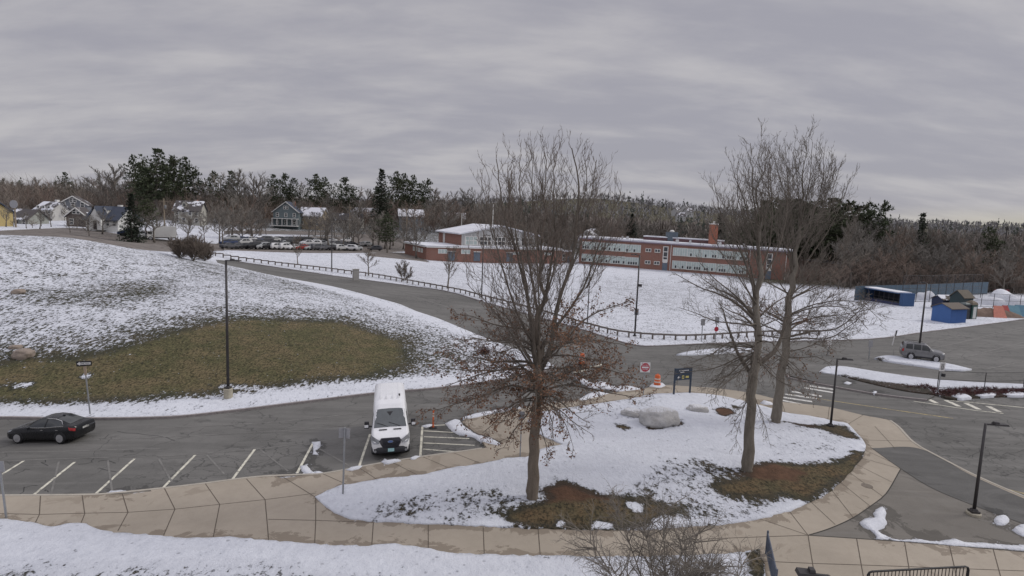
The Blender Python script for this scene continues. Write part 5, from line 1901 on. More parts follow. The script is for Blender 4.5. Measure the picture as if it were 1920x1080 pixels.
house('white hillside house with snowy porch roof below the grey gabled house', 100, 411, 176, 7, 6, 3.4, 2.2, R(-15), (.46, .45, .43), RSN2, 2, 3)
house('small dark brown house beside the white dormer house', 152, 427, 160, 5.5, 5, 3.6, 2.4, R(12), (.12, .10, .09), RSN, 1, 2, gable_front=True, chim=False)
house('dark low house half hidden behind trees right of the yellow house', 52, 428, 160, 8, 7, 3, 2.6, R(-8), (.3, .31, .28), RSN, 1, 3, chim=False)
house('pale hip house with small attic dormer behind the white box truck', 358, 422, 200, 9, 8, 5.6, 3.4, R(10), (.36, .35, .31), RSN, 2, 4, dormers=1)
house('tan house with snow patched roof right of the blue-grey gabled house', 588, 420, 246, 11, 9, 5.4, 3.6, R(-5), (.34, .28, .2), RSN2, 2, 3)
house('long white house low behind the bare trees above the car park', 652, 423, 262, 15, 8, 3.0, 3.0, R(4), (.55, .54, .5), RSN0, 1, 5)
house('cream house with wide snowy roof left of the tall spruce', 690, 410, 285, 15, 9, 4.4, 3.8, R(-8), (.5, .48, .42), RSN2, 2, 4, chim=False)
house('pale blue house with snowy gabled roof left of the school gym', 770, 426, 262, 12, 10, 5.6, 3.2, R(14), (.30, .34, .37), RSN2, 2, 3, gable_front=False)
house('white house glimpsed above the left end of the gym roof', 852, 412, 300, 12, 8, 4, 3, R(5), (.55, .55, .52), RSN2, 1, 3, chim=False)
for k, (u, v, d) in enumerate([(1276, 412, 620), (1290, 404, 640), (1268, 402, 660), (1284, 396, 690)]):
    o = house('small white house in the cluster high on the distant wooded hill', u, v, d, 10, 8, 5, 3.5, R(20 * k), (.42, .42, .42), RSN, 2, 3, chim=False)
    o['group'] = 'white houses on the distant hill'
    q = Q(u, v, d); o.location.z = q.z
for k, (u, v, d) in enumerate([(1104, 440, 250), (1112, 436, 262)]):
    house(['white gabled house half hidden just above the school roof, nearer one', 'white gabled house half hidden just above the school roof, farther one'][k], u, v, d, 9, 7, 4.5, 3.2, R(-20 + 30 * k), (.55, .56, .58), RSN2, 2, 2, gable_front=True, chim=False)
# ------------------------------------------------------------------ vehicles
RUB = M('tyre_rubber', (.022, .022, .023), .85, .25, 6)
BLK = M('black_plastic', (.03, .03, .033), .55, .2, 5)
CHROME = M('chrome', (.62, .62, .62), .2, .05, 3, .5, .9)
ALLOY = M('alloy', (.42, .42, .43), .35, .1, 5, .5, .6)
CGL = glass('car_glass', (.018, .022, .024), .05)
LENS = glass('headlamp_lens', (.26, .27, .285), .08)
RED = M('tail_lamp', (.33, .02, .02), .25, .15, 4, .5)
IND = M('indicator', (.5, .2, .04), .3, .1, 4)


def interp(st, x, i):
    xs = [s[0] for s in st]
    return float(np.interp(x, xs, [s[i] for s in st]))


class Car:
    """st: (x, z_bottom, z_belt, z_top, half_width, half_width_top); nose at -x"""
    def __init__(s, st):
        s.st = st

    def prof(s, x):
        zb, zl, zt, wm, wt = (interp(s.st, x, i) for i in range(1, 6))
        g = zt - zl
        return [(0, zb), (wm * .80, zb), (wm * .955, zb + .05), (wm * .985, zb + (zl - zb) * .30), (wm, zb + (zl - zb) * .62), (wm * .985, zb + (zl - zb) * .84), (wm * .955, zl),
                (wm * .955 + (wt - wm * .955) * .5, zl + g * .5), (wt, zl + g * .88), (wt * .93, zl + g * .965), (wt * .6, zt), (0, zt + .015)]

    def side(s, x, z):
        p = s.prof(x)[2:11]
        return float(np.interp(z, [q[1] for q in p], [q[0] for q in p]))

    def body(s, name, mat, parent):
        xs = np.unique(np.concatenate([np.linspace(s.st[0][0], s.st[-1][0], 44), [q[0] for q in s.st]]))
        mb = MB()
        mb.smooth = True
        rows = []
        for x in xs:
            p = s.prof(x)
            ring = [(x, -y, z) for y, z in p] + [(x, y, z) for y, z in p[-2:0:-1]]
            rows.append(len(mb.v)); mb.v += ring
        n = len(ring)
        for i in range(len(rows) - 1):
            for k in range(n):
                k2 = (k + 1) % n
                mb.face((rows[i] + k, rows[i + 1] + k, rows[i + 1] + k2, rows[i] + k2))
        mb.face([rows[0] + k for k in range(n)])
        mb.face([rows[-1] + k for k in range(n)][::-1])
        return mb.build(name, mat, parent)

    def patch(s, mb, pts, lift=.008, sub=5, sides=(-1, 1)):
        """a panel lying on the flank: pts are (x, z) top edge then bottom edge: [(xa,za_top),(xb,zb_top),(xb2,zb_bot),(xa2,za_bot)]"""
        A, B, C_, D = [np.array(p, float) for p in pts]
        for sg in sides:
            g = []
            for i in range(sub + 1):
                for j in range(sub + 1):
                    t, w = i / sub, j / sub
                    p = (A * (1 - t) + B * t) * (1 - w) + (D * (1 - t) + C_ * t) * w
                    g.append((p[0], sg * (s.side(p[0], p[1]) + lift), p[1]))
            b = len(mb.v); mb.v += g
            for i in range(sub):
                for j in range(sub):
                    q = [b + i * (sub + 1) + j, b + (i + 1) * (sub + 1) + j, b + (i + 1) * (sub + 1) + j + 1, b + i * (sub + 1) + j + 1]
                    mb.face(q if sg < 0 else q[::-1])

    def screen(s, mb, x0, x1, k0=.95, k1=.95, lift=.012, n=6):
        """windscreen / rear glass / bonnet panel following the centre surface between x0 and x1"""
        xs = np.linspace(x0, x1, n + 1)
        b = len(mb.v)
        m = 6
        for x in xs:
            t = (x - x0) / (x1 - x0)
            k = k0 + (k1 - k0) * t
            zl, zt, wt = interp(s.st, x, 2), interp(s.st, x, 3), interp(s.st, x, 5)
            for j in range(m + 1):
                y = (j / m * 2 - 1) * wt * k
                pr = s.prof(x)[8:]
                z = float(np.interp(abs(y), [q[0] for q in pr[::-1]], [q[1] for q in pr[::-1]]))
                mb.v.append((x, y, z + lift))
        for i in range(n):
            for j in range(m):
                mb.face((b + i * (m + 1) + j, b + (i + 1) * (m + 1) + j, b + (i + 1) * (m + 1) + j + 1, b + i * (m + 1) + j + 1))


def wheel(parent, x, y, r, w, spokes=5, rim_m=None):
    o = MB(); o.smooth = True
    Mx = Matrix.Rotation(math.pi / 2, 4, 'X')
    o.lathe([(r * .64, -w / 2), (r * .9, -w / 2), (r, -w * .32), (r, w * .32), (r * .9, w / 2), (r * .64, w / 2)], 24, (x, y, r), Mx)
    t = o.build('wheel', RUB, parent)
    rm = MB()
    sg = 1 if y > 0 else -1
    f = sg * w / 2
    rm.use(BLK).lathe([(r * .62, -.01), (r * .62, .01)], 20, (x, y + f * .75, r), Mx)
    rm.use(rim_m or ALLOY)
    rm.lathe([(r * .56, -.015), (r * .68, -.01), (r * .68, .012), (r * .56, .012)], 24, (x, y + f * 1.0, r), Mx)
    for k in range(spokes):
        a = 2 * math.pi * k / spokes + .3
        rm.tube([(x, y + f * 1.02, r), (x + math.cos(a) * r * .6, y + f * 1.0, r + math.sin(a) * r * .6)], [r * .10, r * .06], 4)
    rm.lathe([(r * .15, -.012), (r * .15, .02)], 10, (x, y + f * 1.03, r), Mx)
    rm.build('rim', None, t)
    return t


def arch(mb, car, x, r, z, sides=(-1, 1)):
    """dark wheel-arch opening lying on the flank"""
    for sg in sides:
        b = len(mb.v); n = 20
        mb.v.append((x, sg * (car.side(x, z) + .006), z))
        for k in range(n + 1):
            a = math.pi * (k / n) * 1.16 - .25
            px, pz = x + math.cos(a) * r, z + math.sin(a) * r
            mb.v.append((px, sg * (car.side(px, max(pz, .2)) + .007), pz))
        for k in range(n): mb.face((b, b + 1 + k, b + 2 + k))


def mirror_parts(parent, x, y, z, mat, s=1.0):
    for sg in (-1, 1):
        m = MB(); m.smooth = False
        m.box((x + .02, sg * (y + .12 * s), z), (.12 * s, .2 * s, .15 * s), taper=.85)
        m.tube([(x + .04, sg * (y - .04), z - .04), (x + .02, sg * (y + .06 * s), z)], .025 * s, 5)
        m.build('mirror', mat, parent)


def place(root, u, v, heading):
    """heading in degrees: direction the nose points, 0 = +x, 90 = away"""
    p = GS(u, v)
    root.location = p
    root.rotation_euler = (0, 0, R(heading - 180))
    e = .8
    d = Vector((math.cos(R(heading)), math.sin(R(heading))))
    n = Vector((-d.y, d.x))
    pit = (H(p.x + d.x * e, p.y + d.y * e) - H(p.x - d.x * e, p.y - d.y * e)) / (2 * e)
    rol = (H(p.x + n.x * e, p.y + n.y * e) - H(p.x - n.x * e, p.y - n.y * e)) / (2 * e)
    root.rotation_euler = (math.atan(-rol) * 1.0, math.atan(pit), R(heading - 180))


# ---- black saloon
def sedan():
    root = thing('parked_car', 'shiny black four-door saloon car on the one-way lane below the mound', 'car')
    c = Car([(-2.36, .36, .56, .62, .62, .54), (-2.30, .26, .62, .69, .76, .64), (-2.1, .20, .70, .775, .86, .74), (-1.7, .19, .78, .86, .91, .8), (-1.2, .19, .84, .93, .92, .8), (-.92, .19, .875, .975, .92, .78), (-.55, .19, .895, 1.20, .92, .68), (-.18, .19, .905, 1.385, .92, .59), (.3, .19, .915, 1.44, .92, .575),
             (.85, .19, .93, 1.41, .92, .57), (1.35, .19, .955, 1.27, .92, .58), (1.75, .2, .985, 1.12, .91, .62), (2.05, .22, .99, 1.055, .88, .68), (2.25, .27, .96, 1.03, .84, .68), (2.36, .40, .86, .95, .77, .64)])
    BP = paint('black_paint', (.006, .007, .009), .22, 0, .06)
    BP.node_tree.nodes['Principled BSDF'].inputs['Specular IOR Level'].default_value = .3
    BP.node_tree.nodes['Principled BSDF'].inputs['Coat Weight'].default_value = .08
    c.body('body', BP, root)
    g = MB(); g.smooth = True
    c.patch(g, [(-.26, 1.33), (.36, 1.38), (.33, .955), (-.80, .935)], .010)
    c.patch(g, [(.44, 1.38), (1.22, 1.27), (1.52, 1.02), (.42, .955)], .010)
    c.screen(g, -.90, -.24, .95, .93)
    c.screen(g, 1.0, 1.86, .93, .92)
    g.build('window', CGL, root)
    t = MB()
    for sg in (-1, 1):
        P = [(-.86, .92), (-.3, 1.345), (.35, 1.405), (.9, 1.365), (1.28, 1.26), (1.58, 1.02), (.4, .945), (-.86, .92)]
        t.tube([(x, sg * (c.side(x, z) + .014), z) for x, z in P], .024, 4)
        t.tube([(x, sg * (c.side(x, .9) + .012), .80) for x in (-.4, .2)], .004, 3)
    t.build('chrome_trim', CHROME, root)
    for sg in (-1, 1):
        for xa, xb, nm in ((-.80, .38, 'door'), (.40, 1.38, 'door')):
            d = MB(); d.smooth = True
            c.patch(d, [(xa, .88), (xb, .90), (xb - .04, .36), (xa + .08, .36)], .004, 5, (sg,))
            dd = d.build('door', BP, root)
            hnd = MB(); hnd.box((xb - .18, sg * (c.side(xb - .18, .82) + .025), .82), (.16, .03, .03)); hnd.build('handle', CHROME, dd)
    for x in (-1.48, 1.36):
        for sg in (-1, 1):
            a = MB(); arch(a, c, x, .40, .34, (sg,)); a.build('wheel_arch', BLK, root)
    for x in (-1.48, 1.36):
        for y in (-.83, .83): wheel(root, x, y, .335, .22, 7)
    mirror_parts(root, -.62, .92, .95, BP)
    for sg in (-1, 1):
        h = MB(); c.patch(h, [(-2.26, .70), (-1.86, .80), (-1.95, .70), (-2.28, .61)], .008, 4, (sg,)); h.build('headlight', LENS, root)
        h = MB(); c.patch(h, [(1.92, .97), (2.33, .90), (2.335, .74), (2.0, .80)], .010, 4, (sg,)); h.build('tail_light', RED, root)
    h = MB(); h.box((-2.33, 0, .47), (.05, 1.05, .14)); h.build('grille', BLK, root)
    h = MB(); h.box((2.335, 0, .78), (.05, .5, .13)); h.build('number_plate', M('plate', (.6, .6, .58), .5), root)
    h = MB(); h.use(BP).box((.95, 0, 1.435), (.18, .05, .07), taper=.5); h.build('roof_fin', None, root)
    place(root, 98, 819, 178.5)
    root.scale = (.86, .95, .97)


sedan()


# ---- white high-roof van, nose to the pavement
def van():
    root = thing('parked_van', 'white high-roof delivery van parked nose-in to the pavement', 'van')
    c = Car([(-2.98, .42, .72, .80, .80, .66), (-2.93, .34, .86, .96, .93, .74), (-2.80, .30, 1.0, 1.10, .985, .82), (-2.5, .28, 1.16, 1.25, 1.01, .88), (-2.18, .28, 1.28, 1.40, 1.025, .90), (-2.0, .28, 1.32, 1.58, 1.03, .88), (-1.72, .28, 1.36, 1.90, 1.03, .85), (-1.40, .28, 1.4, 2.24, 1.03, .83), (-1.15, .28, 1.42, 2.46, 1.03, .83), (-.80, .28, 1.45, 2.62, 1.03, .84),
             (-.2, .28, 1.47, 2.68, 1.03, .86), (1.2, .28, 1.47, 2.70, 1.03, .87), (2.7, .30, 1.47, 2.69, 1.03, .87), (2.92, .34, 1.45, 2.62, 1.01, .84), (2.99, .42, 1.4, 2.5, .98, .80)])
    WP = paint('white_paint', (.74, .745, .76), .3, 0, .22)
    c.body('body', WP, root)
    g = MB(); g.smooth = True
    c.screen(g, -2.13, -1.38, .97, .95, .014)
    c.patch(g, [(-1.32, 2.0), (-.62, 2.02), (-.62, 1.44), (-1.72, 1.42)], .010)
    wg = g.build('window', glass('van_screen', (.085, .095, .10), .06), root)
    wp = MB()
    for y in (-.55, .1):
        wp.tube([(-2.12, y, 1.485), (-2.02, y + .35, 1.60), (-1.95, y + .62, 1.68)], .012, 4)
    wp.build('wiper', BLK, wg)
    sv = MB(); sv.poly([(-1.52, -.17, 2.145), (-1.52, .17, 2.145), (-1.70, 0, 1.955)]); sv.build('sensor_shroud', BLK, wg)
    # bonnet vents
    h = MB()
    for y in (-.38, .38): h.box((-2.28, y, 1.385), (.07, .42, .03))
    h.build('bonnet_vent', BLK, root)
    # grille, bumper, lamps
    gr = MB(); gr.use(M('grille_dark', (.02, .02, .028), .4)).poly([(-3.07, -.34, .66), (-3.04, -.55, .98), (-2.90, -.46, 1.13), (-2.90, .46, 1.13), (-3.04, .55, .98), (-3.07, .34, .66)])
    for s_ in (-1, 1): gr.poly([(-3.07, s_ * .34, .66), (-3.04, s_ * .55, .98), (-2.90, s_ * .46, 1.13), (-2.75, s_ * .52, 1.05), (-2.90, s_ * .5, .66)])
    for k in range(3): gr.tube([(-3.075 + k * .01, -.36 - k * .05, .76 + k * .09), (-3.075 + k * .01, .36 + k * .05, .76 + k * .09)], .012, 4)
    go = gr.build('grille', None, root)
    em = MB(); Mx = Matrix.Rotation(math.pi / 2, 4, 'Y') @ Matrix.Diagonal((.42, 1, 1, 1))
    em.use(CHROME).lathe([(.155, -.01), (.155, .01)], 20, (-3.05, 0, .97), Mx)
    em.use(M('emblem_blue', (.10, .16, .34), .3)).lathe([(.135, -.016), (.135, .016)], 20, (-3.054, 0, .97), Mx)
    em.build('emblem', None, go)
    bp = MB(); bp.smooth = True
    for i in range(13):
        y = -1.0 + i * 2.0 / 12
        k = abs(y)
        x = -3.04 + (.02 if k < .6 else .02 + (k - .6) ** 2 * 1.0)
        for z, dx in ((.32, .06), (.36, 0), (.58, -.01), (.68, .05)):
            bp.v.append((x + dx, y, z))
    for i in range(12):
        for j in range(3): bp.face((4 * i + j, 4 * i + 4 + j, 4 * i + 5 + j, 4 * i + 1 + j))
    for i in range(12): bp.face((4 * i + 3, 4 * i + 7, 4 * i + 7, 4 * i + 3)[:3]) if False else None
    bo = bp.build('bumper', M('bumper_grey', (.045, .046, .052), .6, .2, 5), root)
    pl = MB(); pl.use(M('plate_aqua', (.38, .60, .62), .45, .1, 6)).box((-3.065, -.02, .52), (.03, .33, .17)); pl.build('number_plate', None, root)
    for sg in (-1, 1):
        h = MB(); h.use(LENS)
        h.poly([(-2.99, sg * .58, 1.04), (-2.88, sg * .90, 1.24), (-2.66, sg * 1.02, 1.30), (-2.76, sg * 1.02, 1.02), (-2.97, sg * .90, .86), (-3.03, sg * .60, .86)])
        o = h.build('headlight', None, root)
        h2 = MB(); h2.use(BLK).poly([(-2.955, sg * .52, 1.03), (-2.965, sg * .60, .885), (-2.975, sg * .66, .90), (-2.945, sg * .57, 1.02)]); h2.build('lamp_surround', None, o)
        m = MB(); m.box((-1.72, sg * 1.25, 1.52), (.16, .26, .36), taper=.9); m.tube([(-1.66, sg * .98, 1.4), (-1.7, sg * 1.16, 1.44)], .04, 5)
        mo = m.build('mirror', BLK, root)
        m = MB(); m.use(WP).box((-1.79, sg * 1.27, 1.47), (.03, .2, .15)); m.build('mirror_cap', None, mo)
        f = MB(); f.use(LENS).lathe([(.07, -.01), (.07, .01)], 10, (-3.0, sg * .80, .46), Matrix.Rotation(math.pi / 2, 4, 'Y')); f.build('fog_lamp', None, bo)
        d = MB(); d.smooth = True
        c.patch(d, [(-1.72, 1.40), (-.60, 1.42), (-.60, .40), (-1.55, .40)], .004, 5, (sg,)); d.build('door', WP, root)
    for x in (-2.02, 1.70):
        for sg in (-1, 1):
            a = MB(); arch(a, c, x, .44, .36, (sg,)); a.build('wheel_arch', BLK, root)
    for x in (-2.02, 1.70):
        for y in (-.90, .90): wheel(root, x, y, .36, .24, 6)
    r = MB()
    for y in (-.5, -.17, .17, .5): r.box((.9, y, 2.695), (3.4, .04, .02))
    r.build('roof_rib', WP, root)
    r = MB(); r.lathe([(.05, 0), (.05, .1), (.02, .12)], 8, (-.3, -.55, 2.68)); r.build('aerial', BLK, root)
    p = G(733, 853)
    place(root, 733, 853, -78)
    d = Vector((math.cos(R(-78)), math.sin(R(-78)), 0))
    q = root.location - d * 2.75
    root.location = (q.x, q.y, H(q.x, q.y) - .10)


van()


# ---- grey sport utility by the lot island
def suv():
    root = thing('parked_car', 'grey sport utility car behind the snowy lens-shaped lot island', 'car')
    c = Car([(-2.40, .45, .78, .86, .74, .66), (-2.34, .36, .90, 1.0, .88, .76), (-2.1, .32, .98, 1.08, .96, .82), (-1.6, .30, 1.04, 1.14, .985, .86), (-1.10, .30, 1.08, 1.20, .99, .84), (-.8, .30, 1.09, 1.44, .99, .78), (-.42, .30, 1.10, 1.72, .99, .72), (0, .30, 1.11, 1.79, .99, .72), (1.0, .30, 1.12, 1.81, .99, .73), (1.8, .30, 1.13, 1.79, .985, .74), (2.15, .33, 1.13, 1.70, .96, .75), (2.33, .38, 1.10, 1.40, .93, .76), (2.40, .48, 1.0, 1.1, .86, .74)])
    GP = paint('grey_paint', (.165, .165, .17), .3, .4, .3)
    c.body('body', GP, root)
    g = MB(); g.smooth = True
    c.patch(g, [(-.42, 1.64), (.18, 1.69), (.18, 1.15), (-.90, 1.14)], .010)
    c.patch(g, [(.27, 1.69), (1.08, 1.70), (1.08, 1.16), (.27, 1.15)], .010)
    c.patch(g, [(1.20, 1.70), (1.92, 1.66), (1.98, 1.20), (1.20, 1.17)], .010)
    c.screen(g, -1.06, -.46, .94, .92)
    c.screen(g, 2.12, 2.34, .92, .9)
    g.build('window', CGL, root)
    for x in (-1.45, 1.33):
        for sg in (-1, 1):
            a = MB(); arch(a, c, x, .47, .40, (sg,)); a.build('wheel_arch', BLK, root)
    for x in (-1.45, 1.33):
        for y in (-.87, .87): wheel(root, x, y, .385, .25, 5)
    s = MB(); c.patch(s, [(-1.0, .50), (.9, .50), (.9, .33), (-1.0, .33)], .012); s.build('sill_cladding', BLK, root)
    mirror_parts(root, -.72, .97, 1.18, GP, 1.15)
    for sg in (-1, 1):
        h = MB(); c.patch(h, [(-2.36, .98), (-2.0, 1.04), (-2.05, .88), (-2.37, .84)], .01, 4, (sg,)); h.build('headlight', LENS, root)
        h = MB(); c.patch(h, [(2.15, 1.22), (2.38, 1.12), (2.385, .86), (2.2, .90)], .01, 4, (sg,)); h.build('tail_light', RED, root)
        for xa, xb in ((-.95, .2), (.24, 1.1)):
            d = MB(); d.smooth = True; c.patch(d, [(xa, 1.10), (xb, 1.12), (xb - .03, .52), (xa + .05, .52)], .004, 5, (sg,)); dd = d.build('door', GP, root)
            hnd = MB(); hnd.box((xb - .18, sg * (c.side(xb - .18, 1.0) + .03), 1.0), (.2, .04, .04)); hnd.build('handle', GP, dd)
        r = MB(); r.tube([(-.1, sg * .66, 1.82), (.2, sg * .66, 1.87), (1.6, sg * .67, 1.88), (1.9, sg * .67, 1.82)], .025, 5); r.build('roof_rail', BLK, root)
    h = MB(); h.box((-2.385, 0, .84), (.05, 1.1, .2)); h.build('grille', BLK, root)
    h = MB(); h.box((2.40, 0, .95), (.04, .5, .14)); h.build('number_plate', M('plate', (.6, .6, .58), .5), root)
    place(root, 1727, 673, -26)
    root.scale = (.80, .92, 1.02)


suv()

FGL = M('far_glass', (.03, .034, .04), .5, .2, 2, .1)
# ---- far cars: one small car of each shape, copied with other colours
FC = Car([(-2.2, .35, .62, .70, .70, .6), (-2.1, .25, .70, .78, .82, .7), (-1.2, .2, .84, .93, .88, .76), (-.9, .2, .88, .98, .88, .74), (-.25, .2, .90, 1.38, .88, .6), (.5, .2, .92, 1.44, .88, .6), (1.1, .2, .94, 1.36, .88, .6), (1.75, .22, .98, 1.08, .86, .66), (2.1, .28, .95, 1.02, .82, .66), (2.2, .4, .84, .92, .74, .62)])
FS = Car([(-2.25, .42, .76, .85, .72, .64), (-2.1, .34, .92, 1.02, .88, .76), (-1.2, .3, 1.04, 1.15, .92, .8), (-.9, .3, 1.06, 1.35, .92, .74), (-.45, .3, 1.08, 1.64, .92, .68), (.6, .3, 1.1, 1.7, .92, .68), (1.75, .3, 1.1, 1.66, .91, .7), (2.1, .34, 1.08, 1.4, .9, .72), (2.25, .42, 1.0, 1.1, .84, .7)])


def far_proto(c, r):
    def mk(mat, name):
        root = thing('parked_car', 'proto', 'car')
        c.body('body', mat, root)
        g = MB()
        top = 1.3 if c is FC else 1.58
        c.patch(g, [(-.3, top), (.35, top + .02), (.35, .98 if c is FC else 1.14), (-.85, .95 if c is FC else 1.12)], .012, 2)
        c.patch(g, [(.45, top + .02), (1.15, top - .05), (1.5, 1.03 if c is FC else 1.16), (.45, .98 if c is FC else 1.14)], .012, 2)
        c.screen(g, -.88, -.28, .93, .9, n=2)
        c.screen(g, 1.15, 1.75, .9, .9, n=2) if c is FC else c.screen(g, 1.95, 2.2, .9, .9, n=2)
        g.build('window', FGL, root)
        w = MB()
        for x in (-1.35, 1.35):
            for y in (-.8, .8): w.lathe([(r * .6, -.11), (r, -.1), (r, .1), (r * .6, .11)], 12, (x, y, r), Matrix.Rotation(math.pi / 2, 4, 'X'))
        w.build('wheel', RUB, root)
        return root
    return mk


CCOL = [('white', (.68, .68, .69)), ('silver', (.40, .41, .42)), ('dark grey', (.11, .11, .12)), ('black', (.015, .015, .018)), ('dark blue', (.03, .05, .12)), ('red', (.30, .03, .025)), ('pale grey', (.50, .50, .50))]
PROTO = {}
for nm, c in CCOL:
    pm = M('far_%s_paint' % nm.replace(' ', '_'), tuple(x * .8 for x in c), .5, .15, 1, .2)
    PROTO[(nm, 0)] = (far_proto(FC, .33), pm)
    PROTO[(nm, 1)] = (far_proto(FS, .37), pm)
made = {}


def far_car(nm, shape, p, heading, label, group):
    k = (nm, shape)
    if k not in made:
        mk, pm = PROTO[k]
        o = made[k] = mk(pm, nm)
    else:
        o = copy_tree(made[k])
    o.location = p
    o.rotation_euler = (0, 0, R(heading - 180))
    o['label'] = label
    if group: o['group'] = group
    elif 'group' in o: del o['group']
    return o


rr = random.Random(21)
seq = ['dark grey', 'silver', 'white', 'black', 'pale grey', 'dark grey', 'silver', 'dark blue', 'white', 'silver', 'black', 'dark grey', 'red', 'white', 'silver', 'black', 'dark grey', 'pale grey', 'white', 'dark blue', 'silver', 'black']
# front row (towards the lawn), then two rows behind
for row, (u0, v0, u1, v1, n) in enumerate([(432, 466, 668, 469.5, 17), (428, 459, 690, 461.5, 19), (434, 452.5, 650, 454.5, 15)]):
    for i in range(n):
        t = i / (n - 1)
        u = u0 + (u1 - u0) * t + rr.uniform(-2, 2)
        v = v0 + (v1 - v0) * t
        p = G(u, v)
        if rr.random() < .06: continue
        nm = 'white' if (row == 0 and i in (15,)) else ('red' if row == 0 and i == 9 else seq[(i * 5 + row * 7) % len(seq)])
        if nm == 'red' and not (row == 0 and i == 9): nm = 'dark grey'
        sh = rr.random() < .5
        kind = 'sport utility' if sh else 'saloon'
        rown = ['front', 'middle', 'back'][row]
        if nm == 'red': lab, grp = 'red car parked in the front row of the far car park', None
        else: lab, grp = '%s %s car in the %s row of the far car park' % (nm, kind, rown), '%s %s cars, %s row of the far car park' % (nm, kind, rown)
        far_car(nm, int(sh), p, 180 + 60 + rr.uniform(-4, 4) + (180 if rr.random() < .4 else 0), lab, grp)
for u, v, nm, lab in [(703, 470, 'dark grey', 'dark grey car parked apart at the end of the far car park front row'), (655, 469.5, 'white', 'white car parked broadside at the end of the far car park front row')]:
    far_car(nm, 1, G(u, v), 200, lab, None)
q = at_depth(240, 456, 131); far_car('dark blue', 1, G(241, 442), -150, 'dark car on the far street, left of the pair before the box truck', None)
far_car('silver', 1, G(272, 447), -100, 'silver car on the far street, right of the pair before the box truck', None)
far_car('black', 0, at_depth(248, 434, 140), 180, 'black car parked in front of the white dormer house', None)
far_car('black', 0, G(443, 490), 145, 'dark car coming over the crest of the drive', None) if False else None


def box_truck():
    root = thing('box_truck', 'white box truck on the far street beside the brush', 'truck')
    m = MB(); m.box((1.0, 0, 2.0), (4.6, 2.3, 2.6)); m.build('cargo_box', paint('truck_white', (.62, .62, .6), .5, 0, .4), root)
    m = MB(); m.box((-2.1, 0, 1.35), (1.5, 2.1, 1.7), taper=.86); b = m.build('cab', paint('truck_white', (.62, .62, .6), .5, 0, .4), root)
    m = MB(); m.box((-2.78, 0, 1.75), (.08, 1.7, .7)); m.box((-2.2, 0, 1.75), (.8, 2.05, .55)); m.build('window', CGL, b)
    m = MB(); m.box((.4, 0, .6), (5.8, 1.9, .25)); m.build('chassis', BLK, root)
    for x in (-2.1, 2.0):
        for y in (-.95, .95): wheel(root, x, y, .45, .28, 5)
    p = G(301, 450)
    root.location = p
    root.rotation_euler = (0, 0, R(35))


box_truck()
# ------------------------------------------------------------------ street furniture
POLE = M('pole_bronze', (.040, .036, .036), .5, .25, 3, .4)
POLE_G = M('pole_grey', (.20, .205, .21), .5, .2, 3, .4, .3)
FOOT = M('pole_footing', (.36, .33, .26), .85, .25, 3)


def depth_of(p):
    return float((np.array(p) - CAM) @ FWD)


def lamp(label, u, v, vt, az=0, r=.085, head=.65, footing=0, arms=1, depth=None, box=False, shrink=True):
    b = GS(u, v) if depth is None else at_depth(u, v, depth)
    d = depth_of(b)
    h = (v - vt) / FPX * d
    root = thing('street_lamp', label, 'street lamp', b, R(az))
    z0 = -.2
    if footing:
        m = MB(); m.lathe([(.30, -.3), (.30, footing), (.27, footing + .03), (.1, footing + .03)], 14); m.build('footing', FOOT, root)
        z0 = footing + .02
    m = MB(); m.smooth = True; m.tube([(0, 0, z0), (0, 0, h)], [r, r * .72], 10)
    m.build('pole', POLE, root)
    m = MB(); m.box((0, 0, z0 + .05 if footing else .04), (.36, .36, .1)); m.box((0, 0, z0 + .14 if footing else .13), (.26, .26, .1), taper=.7); m.build('base_plate', POLE, root)
    for k in range(arms):
        s = 1 if k == 0 else -1
        m = MB(); m.box((s * .2, 0, h - .03), (.34, .07, .07)); m.build('arm', POLE, root)
        m = MB()
        hx = s * (.32 + head / 2)
        m.box((hx, 0, h + .0), (head, .32, .08), taper=.88); m.box((s * (.32 + head * .2), 0, h + .07), (head * .35, .2, .08), taper=.8)
        o = m.build('lamp_head', POLE, root)
        m = MB(); m.use(M('lamp_lens', (.5, .5, .46), .3)).box((hx + s * .06, 0, h - .045), (head * .6, .24, .02)); m.build('lens', None, o)
    return root, h


lamp('tall dark lamp post at the foot of the grassy mound beside the lane', 428, 745, 487, -8, .10, .75, .62)
lamp('tall dark lamp post behind the rail fence nearest the far car park', 622, 507, 420, 10, .11, .7)
lamp('tall dark lamp post in the snow field in front of the gym', 903, 556, 441, 10, .10, .7)
r_, h_ = lamp('tall dark lamp post at the rail fence with a small sign and camera box', 1190, 630, 478, 150, .11, .7)
m = MB(); m.box((.0, -.14, h_ * .30), (.5, .05, .75)); m.build('sign_plate', M('sign_back', (.28, .28, .29), .5, .15, 3), r_)
m = MB(); m.box((-.2, -.05, h_ * .63), (.5, .25, .3)); m.build('camera_box', POLE, r_)
lamp('slender dark pole behind the rail fence seen through the oak branches', 1101, 608, 492, 20, .075, .6)
lamp('tall dark lamp post rising behind the grey car on the lot island', 1721, 673, 531, 100, .10, .7, .35)
lamp('short dark lamp post beside the curved path at the island corner', 1557, 801, 672, -4, .075, .62)
lamp('short dark lamp post standing on the asphalt plaza at the right', 1825, 966, 789, -6, .075, .62, .1)
rr_, hh_ = lamp('short dark lamp post cut off by the bottom edge near the bicycle rack', 1530, 1300, 1074, 172, .075, .45, depth=15.2)
b = rr_.location
zt = Q(1553, 1079, 15.2)
b.x, b.y = zt.x, zt.y; b.z = H(b.x, b.y); k = (zt.z - b.z) / hh_; rr_.scale = (1, 1, k)
for ch in rr_.children: pass

